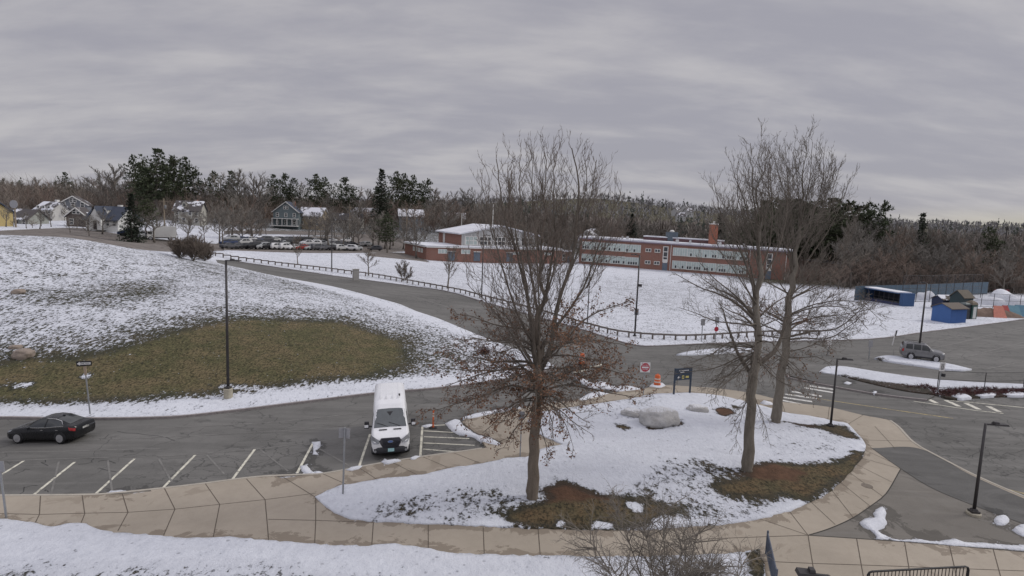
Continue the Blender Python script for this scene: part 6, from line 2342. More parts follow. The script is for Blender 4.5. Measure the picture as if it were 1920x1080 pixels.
# utility poles
WOODP = M('pole_timber', (.24, .20, .15), .9, .25, 2)
for u, v, vt, d, lab in [(307, 456, 372, 150, 'wooden utility pole behind the brush on the mound'), (656, 434, 385, 215, 'wooden utility pole above the far car park in front of a white house'), (763, 446, 390, 215, 'wooden utility pole left of the school gym'),
                         (866, 437, 400, 225, 'pale utility pole behind the left end of the gym roof'), (925, 437, 383, 210, 'tall pale pole rising behind the gym roof'), (27, 436, 378, 138, 'pole with a round sign in front of the yellow house')]:
    top = Q(u, vt, d)
    z = H(top.x, top.y)
    root = thing('utility_pole', lab, 'utility pole', (top.x, top.y, z))
    m = MB(); m.tube([(0, 0, -.3), (0, 0, top.z - z)], [.2, .14], 8); m.build('pole', WOODP if 'pale' not in lab else M('pole_pale', (.5, .49, .46), .7), root)
    if 'wooden' in lab:
        m = MB(); m.box((0, 0, top.z - z - .7), (2.2, .12, .14), rz=.4); m.build('crossarm', WOODP, root)
        m = MB(); m.lathe([(.22, 0), (.26, .1), (.26, .8), (.2, .9)], 10, (.35, 0, top.z - z - 2.6)); m.build('transformer', POLE_G, root)
    elif 'round' in lab:
        m = MB(); m.lathe([(.95, -.05), (.95, .05)], 18, (0, -.25, top.z - z - .6), Matrix.Rotation(math.pi / 2, 4, 'X')); m.build('sign_plate', M('sign_back', (.28, .28, .29), .5, .15, 3), root)

# rail fence along the drive
RAILW = M('rail_timber', (.15, .13, .115), .85, .3, 2)
path = [(404, 480), (440, 487), (532, 499), (615, 508.5), (640, 512), (709, 521), (780, 534), (870, 551), (886, 556), (922, 565), (1022, 592), (1080, 609), (1134, 624), (1162, 630), (1210, 635), (1252, 637), (1280, 638), (1334, 636), (1410, 631), (1470, 629), (1535, 629)]
P = ground_pts(smooth_line(path, False, 10))
seg = np.linalg.norm(np.diff(P[:, :2], axis=0), axis=1)
S = np.concatenate([[0], np.cumsum(seg)])
gr = thing('rail_fence', 'long low dark timber rail fence between the drive and the snow field', 'rail fence', tuple(P[0]))
npost = 84
pp = []
for i in range(npost):
    s = S[-1] * i / (npost - 1)
    x, y = np.interp(s, S, P[:, 0]), np.interp(s, S, P[:, 1])
    pp.append(Vector((x, y, H(x, y))))
o0 = P[0]
for i, p in enumerate(pp):
    m = MB(); m.box((p.x - o0[0], p.y - o0[1], p.z - o0[2] + .2), (.17, .17, 1.0)); m.build('post', RAILW, gr)
step = 7
for i in range(0, npost - 1, step):
    m = MB()
    for k in range(i, min(i + step, npost - 1)):
        a, b_ = pp[k], pp[k + 1]
        e = (b_ - a); ln = e.length
        c = (a + b_) / 2 - Vector(o0)
        m.box((c.x, c.y, c.z + .60), (ln + .02, .12, .19), rz=math.atan2(e.y, e.x))
    m.build('rail', RAILW, gr)


# ---- signs
def text_mesh(txt, size, mat, parent, loc, rot, name='lettering', sx=1.0, bold=.0):
    cu = bpy.data.curves.new('lettering', 'FONT')
    cu.body = txt; cu.size = size; cu.align_x = 'CENTER'; cu.align_y = 'CENTER'; cu.extrude = .004; cu.offset = bold
    tmp = bpy.data.objects.new('tmp', cu)
    COL.objects.link(tmp)
    me = bpy.data.meshes.new_from_object(tmp.evaluated_get(bpy.context.evaluated_depsgraph_get()))
    bpy.data.objects.remove(tmp)
    me.materials.clear(); me.materials.append(mat)
    o = link(name, me, parent)
    o.location = loc; o.rotation_euler = rot; o.scale = (sx, 1, 1)
    return o


SW = M('sign_white', (.68, .67, .66), .5, .08, 3)
SR = M('sign_red', (.42, .03, .05), .5, .12, 3)
SBK = M('sign_black', (.02, .02, .022), .5, .15, 3)
SB_ = M('sign_back', (.28, .28, .29), .5, .15, 3)
GALV = M('galvanised', (.30, .31, .32), .5, .2, 4, .4, .4)
NAVY = M('sign_navy', (.035, .05, .075), .45, .15, 3)
YEL = M('sign_yellow', (.5, .42, .14), .5, .1, 3)
FACE = (R(90), 0, 0)


def post(parent, h, r=.03, mat=GALV):
    m = MB(); m.box((0, 0, h / 2 - .1), (r * 2, r * 1.4, h + .2)); return m.build('post', mat, parent)


def sign_root(name, label, u, v, vt, yaw=0, depth=None, cat='sign'):
    p = GS(u, v)
    h = (v - vt) / FPX * depth_of(p)
    return thing(name, label, cat, p, R(yaw)), h


# DO NOT ENTER
t, h = sign_root('road_sign', 'square white and red no-entry sign beside the orange barrel', 1206, 742, 679, 4)
post(t, h)
m = MB(); m.box((0, -.05, h - .36), (.74, .02, .74)); pl = m.build('sign_plate', SW, t)
m = MB(); m.lathe([(.33, -.004), (.33, .004)], 32, (0, -.066, h - .36), Matrix.Rotation(math.pi / 2, 4, 'X')); m.build('red_disc', SR, pl)
m = MB(); m.box((0, -.073, h - .36), (.50, .006, .12)); m.build('white_bar', SW, pl)
text_mesh('DO NOT', .135, SW, pl, (0, -.075, h - .20), FACE)
text_mesh('ENTER', .135, SW, pl, (0, -.075, h - .52), FACE)
# wayfinding board on two legs
a, b_ = GS(1263, 741), GS(1293, 739)
d = depth_of(a); h = (741 - 691) / FPX * d
w = (b_ - a).length
t = thing('wayfinding_sign', 'dark navy two-legged wayfinding board with white lettering and an arrow on the island edge', 'sign', (a + b_) / 2, math.atan2(b_.y - a.y, b_.x - a.x))
for s in (-1, 1):
    m = MB(); m.box((s * w / 2, 0, h / 2 - .1), (.10, .10, h + .2)); m.build('leg', NAVY, t)
m = MB(); m.box((0, -.02, h - .48), (w - .10, .06, .92)); pl = m.build('board', NAVY, t)
for tx, z in ():
    pass
m = MB()
for x0, x1, z in ((-.42, .40, h - .20), (-.30, .12, h - .33)):
    x = x0
    q = random.Random(int(z * 100))
    while x < x1:
        l_ = q.uniform(.05, .12); m.box((x + l_ / 2, -.053, z), (l_, .006, .055)); x += l_ + .03
m.build('lettering', SW, pl)
m = MB(); m.poly([(-.62 * w / 2 - .08, -.055, h - .72), (-.62 * w / 2 + .04, -.055, h - .60), (-.62 * w / 2 + .04, -.055, h - .84)]); m.box((-.62 * w / 2 + .09, -.054, h - .72), (.12, .006, .07)); m.build('arrow', SW, pl)
m = MB(); m.use(YEL).box((-.02 * w, -.054, h - .72), (.20, .008, .26)); m.use(NAVY).box((-.02 * w, -.060, h - .72), (.09, .006, .15)); m.use(YEL).box((.24 * w, -.054, h - .72), (.30, .008, .16)); m.build('pictogram', None, pl)
# ONE WAY at the lane
t, h = sign_root('road_sign', 'black and white one way arrow sign leaning on its post at the lane edge', 169, 776, 674, 4)
t.rotation_euler = (0, R(-3.5), R(6))
post(t, h, .035)
m = MB(); m.box((.0, -.05, h - .17), (.92, .02, .32)); pl = m.build('sign_plate', SBK, t)
m = MB(); z = h - .17
m.poly([(-.42, -.064, z), (-.24, -.064, z + .125), (-.24, -.064, z + .07), (.40, -.064, z + .07), (.40, -.064, z - .07), (-.24, -.064, z - .07), (-.24, -.064, z - .125)]); m.build('arrow', SW, pl)
text_mesh('ONE WAY', .115, SBK, pl, (.07, -.067, z), FACE, sx=1.05)
m = MB(); m.box((.0, -.01, h - .62), (.16, .03, .62)); m.build('backing', M('timber_tan', (.34, .27, .2), .8), t)
# sign seen from behind on the pavement by the snow
t, h = sign_root('road_sign', 'grey parking sign seen from behind beside the left tip of the island', 643, 929, 800, -10)
t.rotation_euler = (0, R(1.5), R(-12))
post(t, h, .035)
m = MB(); m.box((.08, .04, h - .27), (.3, .02, .46)); m.box((-.15, .02, h - .27), (.28, .02, .46), rz=.6); m.build('sign_plate', SB_, t)
t, h = sign_root('sign_post', 'thin grey sign post at the left edge in front of the parking bays', 12, 972, 884, 0, cat='sign post')
t.rotation_euler = (0, R(-3.5), 0)
post(t, h, .035)
m = MB(); m.box((0, .03, h + .25), (.3, .02, .46)); m.build('sign_plate', SB_, t)
t, h = sign_root('sign_post', 'thin post at the concrete pad behind the oak trunk', 975, 857, 770, 0, cat='sign post'); post(t, h, .03)
m = MB(); m.box((0, .03, h - .23), (.3, .02, .46)); m.build('sign_plate', SB_, t)
# speed sign on the right verge
t, h = sign_root('road_sign', 'small white regulatory sign on the right verge by the dark red shrubs', 1758, 738, 679, 12)
t.rotation_euler = (0, R(2.5), R(14))
post(t, h, .035)
m = MB(); m.box((0, -.05, h - .38), (.56, .02, .74)); pl = m.build('sign_plate', SW, t)
m = MB()
for z, w_ in ((.14, .34), (.24, .30), (.50, .36), (.60, .28)): m.box((0, -.064, h - z), (w_, .006, .05))
m.box((-.08, -.064, h - .38), (.10, .006, .12)); m.box((.08, -.064, h - .38), (.10, .006, .12)); m.build('lettering', SBK, pl)
m = MB(); m.box((.3, .0, h - 1.1), (.22, .2, .26)); m.build('beacon', BLK, t)
# small signs at the lot entrance and on the rail fence
for u, v, vt, lab in [(1629, 672, 636, 'back of a narrow grey sign at the parking lot entrance'), (1315, 640, 598, 'back of a small grey sign at the rail fence, left of the pair'), (1341, 640, 594, 'back of a small grey sign with a red octagon below at the rail fence'), (1552, 664, 636, 'pale sign board half hidden by the oak branches at the lot entrance'), (1673, 646, 620, 'short white marker post at the edge of the parking lot')]:
    t, h = sign_root('road_sign' if 'marker' not in lab else 'marker_post', lab, u, v, vt, 15, cat='sign' if 'marker' not in lab else 'post')
    post(t, h, .04, GALV if 'marker' not in lab else SW)
    if 'marker' in lab:
        m = MB(); m.box((.1, 0, h - .15), (.12, .1, .7)); m.build('cap', BLK, t)
        t.rotation_euler = (0, R(8), 0)
    else:
        m = MB(); m.box((0, -.05, h - .35), (.55, .02, .75)); m.build('sign_plate', SW if 'pale' in lab else SB_, t)
        if 'octagon' in lab:
            m = MB(); m.lathe([(.3, -.01), (.3, .01)], 8, (0, -.05, h - 1.4), Matrix.Rotation(math.pi / 2, 4, 'X')); m.build('octagon', SR, t)

# grey metal cabinet by the drive
t, h = sign_root('utility_cabinet', 'grey metal utility cabinet beside the drive at the rail fence', 667, 526, 504, 25, cat='cabinet')
m = MB(); m.box((0, 0, h / 2), (.95, .7, h)); cb = m.build('body', M('cabinet_grey', (.30, .29, .27), .6, .15, 2), t)
m = MB(); m.box((0, -.36, h / 2), (.8, .02, h * .8)); m.build('door', M('cabinet_door', (.34, .33, .31), .6, .15, 2), t)
m = MB(); m.box((0, 0, h + .04), (1.05, .8, .08)); m.build('lid', M('cabinet_grey', (.30, .29, .27), .6, .15, 2), t)

# ---- orange barrels and delineator
OR = M('barrel_orange', (.58, .12, .035), .5, .15, 3)
BAND = M('barrel_band', (.66, .56, .50), .4, .1, 3)


def barrel(label, u, v, s=1.0):
    t = thing('traffic_barrel', label, 'traffic barrel', GS(u, v))
    b = MB(); b.smooth = True
    prof = [(.30, .08), (.295, .36), (.275, .37), (.27, .62), (.25, .63), (.245, .88), (.23, .89), (.225, 1.04), (.19, 1.08), (.06, 1.08)]
    b.lathe([(r * s, z * s) for r, z in prof], 20); b.build('body', OR, t)
    for z0, z1, r0, r1 in ((.42, .54, .276, .274), (.68, .80, .251, .249)):
        m = MB(); m.lathe([(r0 * s, z0 * s), (r1 * s, z1 * s)], 20); m.build('reflective_band', BAND, t)
    m = MB(); m.lathe([(.42 * s, 0), (.42 * s, .05), (.31 * s, .10)], 20); m.build('base', RUB, t)
    m = MB(); m.tube([(-.1 * s, 0, 1.07 * s), (-.06 * s, 0, 1.16 * s), (.06 * s, 0, 1.16 * s), (.1 * s, 0, 1.07 * s)], .025 * s, 6); m.build('handle', OR, t)


barrel('orange striped traffic barrel in melting snow on the pavement edge', 1232, 723, .92)
barrel('orange striped traffic barrel at the intersection half hidden by oak branches', 1091, 682, .95)
t = thing('delineator_post', 'orange delineator post on a black base beside the hatched bay', 'delineator', GS(812, 800))
m = MB(); m.smooth = True; m.lathe([(.085, .06), (.06, .14), (.05, .3), (.045, 1.0), (.03, 1.05)], 12); m.lathe([(.04, 1.02), (.055, 1.06), (.055, 1.12), (.02, 1.16)], 12); m.build('post', OR, t)
m = MB(); m.lathe([(.047, .74), (.047, .84)], 12); m.lathe([(.048, .90), (.048, .97)], 12); m.build('reflective_band', BAND, t)
m = MB(); m.lathe([(.25, 0), (.25, .04), (.12, .07)], 8); m.build('base', RUB, t)


# ---- boulders
def boulder_mat(name='boulder_stone', snow=True):
    t = NT(name)
    n = t.noise(1.3, 6, .7); n2 = t.noise(9, 5, .75)
    c = t.mix(t.ramp(n, .3, .7), (.50, .495, .49), (.38, .365, .34))
    c = t.mix(t.ramp(n2, .52, .75, 0, .8), c, (.17, .16, .165))
    c = t.mix(t.ramp(t.noise(5, 3, .6), .6, .7, 0, .5), c, (.60, .59, .58))
    ge = t.n('ShaderNodeNewGeometry'); sx = t.n('ShaderNodeSeparateXYZ'); t.t.links.new(ge.outputs['Normal'], sx.inputs[0])
    up = t.math('ADD', sx.outputs[2], t.math('MULTIPLY', t.math('SUBTRACT', n2, .5), 1.4))
    c = t.mix(t.ramp(up, .86, .98, 0, .8), c, (.66, .67, .70)) if snow else t.mix(.75, c, (.20, .145, .105))
    t.out(c, .9, .2)
    t.bump(t.math('ADD', n, n2), .7, .06)
    return t.mat


BST = boulder_mat()
BST2 = boulder_mat('boulder_brown', False)


def boulder(label, u, v, size, seed, rz=0, sink=.3, flat=None):
    p = GS(u, v)
    t = thing('boulder', label, 'boulder', p, rz)
    bm = bmesh.new()
    bmesh.ops.create_icosphere(bm, subdivisions=4, radius=1)
    for v_ in bm.verts:
        c = v_.co.copy()
        # squarish block rounded, with broken facets
        q = Vector([math.copysign(abs(k) ** .78, k) for k in c])
        n = mnoise.noise(c * 1.3 + Vector((seed, 0, 0))) * .22 + mnoise.noise(c * 3.1 + Vector((0, seed, 0))) * .10 + mnoise.noise(c * 7 + Vector((0, 0, seed))) * .035
        q *= (1 + n) / max(.9, q.length ** .35)
        if flat: q.x = max(q.x, flat + .12 * q.z)
        v_.co = Vector((q.x * size[0], q.y * size[1], (q.z + 1 - sink * 2) * size[2]))
    me = bpy.data.meshes.new('rock')
    bm.to_mesh(me); bm.free()
    me.materials.append(BST2 if 'mound' in label else BST)
    me.polygons.foreach_set('use_smooth', [True] * len(me.polygons))
    o = link('rock', me, t)


boulder('large rounded pale grey boulder on the snowy island', 1234, 796, (1.28, .9, .66), 1, R(14), .24)
boulder('long grey boulder left of the largest boulder, half under snow', 1187, 780, (.75, .5, .28), 5, R(-25), .3)
boulder('small flat pale boulder right of the largest boulder', 1307, 771, (.72, .5, .26), 9, R(-10), .3)
boulder('brownish rounded boulder low on the bare grass of the mound at left', 45, 668, (.72, .6, .5), 14, R(10), .4)
boulder('flat dark rock in the snow just above the rounded mound boulder', 30, 652, (.45, .35, .2), 17, R(30), .4)
boulder('tan rock on the upper mound among patchy snow at left', 35, 549, (.6, .5, .3), 23, R(0), .4)

# dark red low shrub beds on the verge
m = MB(); q = random.Random(8)
RS = [M('red_twig_a', (.085, .035, .04), .9), M('red_twig_b', (.12, .06, .055), .9), M('red_twig_c', (.06, .035, .03), .9)]
poly = ground_pts([(1700, 727), (1745, 731), (1752, 740), (1782, 745), (1822, 743), (1920, 740), (2060, 750), (2060, 741), (1920, 731), (1850, 729), (1790, 728), (1768, 733), (1735, 723)])[:, :2]
mn, mx = poly.min(0), poly.max(0)
pts_ = np.array([(q.uniform(mn[0], mx[0]), q.uniform(mn[1], mx[1])) for _ in range(9000)])
pts_ = pts_[inside(poly, pts_)][:850]
zz = heights(pts_)
for (x, y), z in zip(pts_, zz):
    m.use(q.choice(RS))
    p = Vector((x, y, z + .02))
    for k in range(4):
        e = p + Vector((q.gauss(0, .16), q.gauss(0, .16), q.uniform(.10, .34)))
        cone3(m, p, e, .026)
tag(m.build('ground_cover_shrubs'), 'dark red leafless ground cover along the right verge', 'ground cover', None, 'stuff')
# a purple-red bush at the nose of the mound
t = thing('red_shrub', 'small dark red leafless bush on the nose of the mound behind the oak', 'shrub', G(908, 664))
m = MB()
for k in range(260):
    az, el = q.uniform(0, 6.28), q.uniform(.2, 1.5)
    e = Vector((math.cos(az) * math.cos(el), math.sin(az) * math.cos(el), math.sin(el))) * q.uniform(.5, 1.1)
    m.use(q.choice(RS)); cone3(m, Vector((0, 0, 0)) + e * q.uniform(0, .5), e, .02)
m.build('crown', None, t)


# ---- right side: chain-link fences, dugout, shed, privet screen
def mesh_mat(name, col, alpha, sc=1.0):
    t = NT(name)
    t.out(col, .6, .3)
    t.bsdf.inputs['Alpha'].default_value = alpha
    return t.mat


def chain_fence(label, px, h, every, name='chain_link_fence', alpha=.16, col=(.10, .105, .11), rails=True, dep=None, pr=.035, screen=None, sub=0):
    P = ground_pts(px) if dep is None else np.array([at_depth(u, v, d) for (u, v), d in zip(px, dep)])
    L = np.linalg.norm(np.diff(P[:, :2], axis=0), axis=1)
    S = np.concatenate([[0], np.cumsum(L)])
    n = max(2, int(S[-1] / every) + 1)
    t = thing(name, label, 'fence', tuple(P[0]))
    q = []
    for i in range(n):
        s = S[-1] * i / (n - 1)
        x, y = np.interp(s, S, P[:, 0]), np.interp(s, S, P[:, 1])
        q.append(Vector((x, y, H(x, y) + off_f(x, y))) - Vector(P[0]))
    for p in q:
        m = MB(); m.tube([p - Vector((0, 0, .2)), p + Vector((0, 0, h))], pr, 6); m.build('post', POLE if screen is None else POLE_G, t)
    r = MB()
    for z in ((h - .03, h * .5, .08) if rails else (h - .03,)):
        r.tube([p + Vector((0, 0, z)) for p in q], pr * .6, 5)
    r.build('rail', POLE, t)
    s_ = MB()
    for i in range(n - 1):
        a, b = q[i], q[i + 1]
        s_.poly([a + Vector((0, 0, .05)), b + Vector((0, 0, .05)), b + Vector((0, 0, h - .05)), a + Vector((0, 0, h - .05))])
    s_.build('screen' if screen else 'mesh', screen or mesh_mat('chain_mesh_%d' % int(alpha * 100), col, alpha), t)
    return t


def off_f(x, y): return offset_at(x, y)


chain_fence('low chain-link fence with thin posts along the right verge above the red shrubs', [(1757, 729), (1812, 731), (1865, 733), (1920, 731), (2010, 736)], 1.55, 3.3, alpha=.06)
SCR = M('windscreen_blue', (.085, .125, .165), .8, .2, .6)
chain_fence('long blue-grey screened fence in front of the woods at right', [(1603, 548), (1700, 552), (1850, 557)], 3.0, 4, dep=[118, 124, 140], screen=SCR, name='screened_fence')
chain_fence('tall thin black netting fence around the dugout end', [(1690, 566), (1740, 566), (1790, 562), (1838, 560)], 5.4, 3.4, name='netting_fence', alpha=.10, pr=.06)
chain_fence('black chain-link fence around the snowy storage yard at far right', [(1800, 575), (1850, 575), (1905, 578), (1990, 574)], 2.6, 2.6, alpha=.14, pr=.05)

BLUE = M('shed_blue', (.065, .14, .34), .65, .12, 1.0)
BLUE_D = M('dugout_blue', (.05, .10, .21), .65, .15, 1.0)


def place2(root, ua, va, ub, vb):
    a, b = G(ua, va), G(ub, vb)
    root.location = (a + b) / 2
    root.rotation_euler = (0, 0, math.atan2(b.y - a.y, b.x - a.x))
    return (b - a).length


# dugout
t = thing('dugout', 'blue baseball dugout with open dark front and snow on its flat roof', 'dugout')
w = place2(t, 1616, 562, 1690, 574)
w *= .90
hd = 2.35
m = MB(); m.box((0, 2.2, hd / 2), (w, .16, hd)); m.box((-w / 2 + .08, 1.1, hd / 2), (.16, 2.04, hd)); m.box((w / 2 + .45, 1.1, hd / 2 + .1), (.9, 2.3, hd + .2)); m.build('wall', BLUE_D, t)
m = MB(); m.box((0, 1.0, hd + .09), (w, 2.9, .16)); m.build('roof', BLUE_D, t)
m = MB(); m.box((0, 1.0, hd + .25), (w - .1, 2.8, .16)); m.build('roof_snow', ROOF_SNOW, t)
m = MB(); m.box((0, 1.9, .5), (w * .92, .4, .08)); m.box((0, 1.9, .25), (w * .92, .1, .5)); m.build('bench', M('bench_grey', (.25, .25, .26), .7), t)
m = MB(); m.box((0, -.02, .28), (w, .06, .56)); m.build('front_panel', M('dugout_kick', (.05, .055, .11), .7), t)
m = MB()
for i in range(8): m.tube([(-w / 2 + .2 + i * (w - .4) / 7, -.02, 0), (-w / 2 + .2 + i * (w - .4) / 7, -.02, hd)], .04, 5)
m.tube([(-w / 2, -.02, 1.3), (w / 2, -.02, 1.3)], .03, 5); m.build('front_rail', POLE, t)
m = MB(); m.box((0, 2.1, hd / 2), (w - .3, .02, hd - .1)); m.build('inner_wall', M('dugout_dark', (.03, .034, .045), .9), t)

# shed
t = thing('storage_shed', 'bright blue storage shed with low gabled brown roof', 'shed')
w = place2(t, 1763, 606, 1796, 602)
w = 7.2
hs = 2.45
a = G(1763, 605)
t.location = a + Vector((2.3, 1.5, 0)); t.rotation_euler = (0, 0, R(20)); t.scale = (.64, .8, .92)
m = MB(); m.box((0, 0, hs / 2), (w * .78, 3.6, hs))
for x in (-w * .39, w * .39): m.poly([(x, -1.8, hs), (x, 1.8, hs), (x, 0, hs + .65)])
m.build('wall', BLUE, t)
m = MB()
for i in range(14): m.box((-w * .36 + i * w * .72 / 13, -1.81, hs / 2), (.05, .05, hs - .1))
m.build('batten', M('shed_batten', (.045, .095, .25), .65), t)
m = MB()
for s in (-1, 1):
    b = len(m.v)
    qd = [(-w * .43, s * 2.1, hs - .10), (w * .43, s * 2.1, hs - .10), (w * .43, 0, hs + .70), (-w * .43, 0, hs + .70)]
    m.v += qd + [(x, y, z + .12) for x, y, z in qd]
    for f in ((0, 1, 2, 3), (4, 7, 6, 5), (0, 4, 5, 1), (1, 5, 6, 2), (2, 6, 7, 3), (3, 7, 4, 0)): m.face([b + i for i in f])
m.build('roof', patchy_roof('shed_roof', (.16, .135, .115), -.6), t)
t2 = thing('tank', 'white rounded tank lying in front of the blue shed', 'tank', G(1773, 603) + Vector((0, -.3, 0)), R(12))
m = MB(); m.smooth = True; m.lathe([(.05, -.95), (.36, -.85), (.42, -.6), (.42, .6), (.36, .85), (.05, .95)], 14, (0, 0, .5), Matrix.Rotation(math.pi / 2, 4, 'Y')); m.build('vessel', M('tank_white', (.6, .59, .56), .5, .1, 2), t2)
m = MB()
for x in (-.5, .5): m.box((x, 0, .08), (.1, .7, .16))
m.build('cradle', BLK, t2)


def gabled(name, label, cat, u, v, w, d, h, hr, yaw, wm, rm):
    p = G(u, v)
    t = thing(name, label, cat, p, yaw)
    m = MB(); m.box((0, 0, h / 2), (w, d, h))
    for x in (-w / 2, w / 2): m.poly([(x, -d / 2, h), (x, d / 2, h), (x, 0, h + hr)])
    m.build('wall', wm, t)
    m = MB()
    for s in (-1, 1):
        b = len(m.v)
        qd = [(-w / 2 - .2, s * (d / 2 + .2), h - .1), (w / 2 + .2, s * (d / 2 + .2), h - .1), (w / 2 + .2, 0, h + hr), (-w / 2 - .2, 0, h + hr)]
        m.v += qd + [(x, y, z + .12) for x, y, z in qd]
        for f in ((0, 1, 2, 3), (4, 7, 6, 5), (0, 4, 5, 1), (1, 5, 6, 2), (2, 6, 7, 3), (3, 7, 4, 0)): m.face([b + i for i in f])
    m.build('roof', rm, t)
    m = MB(); m.box((w * .15, -d / 2 - .02, h * .45), (w * .25, .06, h * .85)); m.build('door', M('dark_door', (.04, .05, .055), .6), t)
    return t


DG = M('shed_dark_green', (.045, .065, .07), .7, .2, 1)
gabled('storage_shed', 'dark green playhouse shed with tan roof behind the blue shed', 'shed', 1800, 583, 2.5, 2.4, 2.5, 1.2, R(20), DG, M('tan_shingle', (.11, .095, .075), .85, .25, 1.5))
gabled('storage_shed', 'navy storage shed with tan snow-dusted roof left of the playhouse shed', 'shed', 1770, 578, 3.2, 2.4, 1.7, .7, R(10), M('navy_siding', (.04, .05, .09), .7), patchy_roof('tan_snow_roof', (.12, .10, .085), .6))
# two lidded tanks / toilets
t = thing('portable_toilet', 'black upright cabin between blue shed and green cabin', 'cabin', G(1806, 597), R(20))
m = MB(); m.box((0, 0, 1.15), (1.25, 1.25, 2.3)); m.build('wall', M('cabin_black', (.02, .022, .028), .5), t)
m = MB(); m.lathe([(.9, 0), (.8, .18), (.4, .32), (.05, .36)], 4, (0, 0, 2.3), Matrix.Rotation(R(45), 4, 'Z')); m.build('roof', M('cabin_roof', (.10, .12, .12), .5), t)
m = MB(); m.box((0, -.64, 1.05), (.8, .04, 1.9)); m.build('door', M('cabin_black_door', (.035, .04, .05), .5), t)
t = thing('portable_toilet', 'dark green upright cabin with a pale door and tan roof', 'cabin', G(1818, 597), R(20))
m = MB(); m.box((0, 0, 1.15), (1.25, 1.25, 2.3)); m.build('wall', M('cabin_green', (.03, .075, .065), .5), t)
m = MB(); m.lathe([(.95, 0), (.8, .35), (.4, .6), (.05, .7)], 4, (0, 0, 2.3), Matrix.Rotation(R(45), 4, 'Z')); m.build('roof', M('cabin_tan', (.15, .125, .095), .8), t)
m = MB(); m.box((0, -.64, 1.05), (.72, .04, 1.9)); m.build('door', M('cabin_pale', (.55, .56, .54), .5), t)
# stacked kit under snow in the yard
q = random.Random(31)
YC = [('snow covered storage heap behind the yard fence', (.8, .8, .82)), ]
for k, (u, v, w_, h_) in enumerate([(1735, 562, 4.5, 2.2), (1858, 571, 6, 2.2), (1880, 566, 6, 3), (1908, 575, 5, 2.4), (1935, 572, 5, 2.5)]):
    t = thing('covered_stack', 'low stack under a white snow-covered sheet in the fenced yard', 'covered stack', G(u, v), q.uniform(-.4, .4), 'snow-covered stacks in the fenced yard')
    m = MB(); m.smooth = True
    n = 9
    for i in range(n + 1):
        for j in range(n + 1):
            x, y = i / n * 2 - 1, j / n * 2 - 1
            zz_ = h_ * max(0, (1 - abs(x) ** 3) * (1 - abs(y) ** 3)) * (.75 + .35 * mnoise.noise(Vector((x * 1.5 + k, y * 1.5, k))))
            m.v.append((x * w_ / 2, y * 1.6, zz_))
    for i in range(n):
        for j in range(n): m.face((i * (n + 1) + j, (i + 1) * (n + 1) + j, (i + 1) * (n + 1) + j + 1, i * (n + 1) + j + 1))
    m.build('sheet', MG['snow'], t)
t = thing('gate_frame', 'dark red goal-like frame at the far right beyond the yard', 'frame', G(1876, 563), R(5))
m = MB()
for x in (-1.5, 1.5): m.box((x, 0, 1.1), (.2, .2, 2.2))
m.build('post', M('maroon', (.16, .03, .04), .6), t)
m = MB(); m.box((0, 0, 2.1), (3.3, .2, .45)); m.build('beam', M('maroon', (.16, .03, .04), .6), t)
# gravel heap and leaning boards
t = thing('gravel_heap', 'long brown heap of mulch behind the parking lot edge at right', 'heap', G(1846, 592))
m = MB(); m.smooth = True
n = 16
for i in range(n + 1):
    for j in range(9):
        x, y = i / n * 2 - 1, j / 8 * 2 - 1
        m.v.append((x * 6.2, y * 1.6, 1.5 * max(0, (1 - x ** 4) * (1 - y ** 2)) * (.8 + .4 * mnoise.noise(Vector((x * 4, y * 2, 3))))))
for i in range(n):
    for j in range(8): m.face((i * 9 + j, (i + 1) * 9 + j, (i + 1) * 9 + j + 1, i * 9 + j + 1))
m.build('mulch', M('mulch_brown', (.17, .125, .10), .95, .35, 1.5, .1, 0, .5), t)
for k, (u, v, c, lab, w_) in enumerate([(1876, 596, (.55, .22, .16), 'salmon pink sheet leaning against the end of the mulch heap', 2.0), (1889, 595, (.42, .10, .09), 'red sheet leaning beside the salmon pink one', 1.4), (1904, 595, (.16, .30, .36), 'teal sheet leaning right of the red one', 2.2), (1917, 594, (.12, .24, .32), 'dark teal sheet leaning at the right edge of the view', 2.0)]):
    t = thing('leaning_panel', lab, 'panel', G(u, v), R(-10))
    cm = M('panel_%d' % k, c, .6, .2, 1.5)
    m = MB()
    b = len(m.v)
    m.poly([(-w_ / 2, 0, 0), (w_ / 2, 0, 0), (w_ / 2 - .3, 1.0, 1.9), (-w_ / 2 + .3, 1.0, 1.9)]); m.poly([(-w_ / 2, .08, 0), (-w_ / 2 + .3, 1.08, 1.9), (w_ / 2 - .3, 1.08, 1.9), (w_ / 2, .08, 0)])
    m.build('sheet', cm, t)
    m = MB(); m.tube([(-w_ / 2 + .3, 1.04, 1.9), (-w_ / 2 + .3, 1.9, 0)], .04, 5); m.tube([(w_ / 2 - .3, 1.04, 1.9), (w_ / 2 - .3, 1.9, 0)], .04, 5); m.build('prop', BLK, t)
# radio mast
top = Q(1889, 424, 420); z = H(top.x, top.y)
t = thing('radio_mast', 'thin dark mast on the skyline at far right', 'mast', (top.x, top.y, z))
m = MB(); m.tube([(0, 0, -1), (0, 0, top.z - z)], [.5, .3], 5); m.build('mast', POLE, t)
m = MB(); m.box((0, 0, top.z - z - 2), (1.2, 1.2, 2)); m.build('antenna', POLE, t)

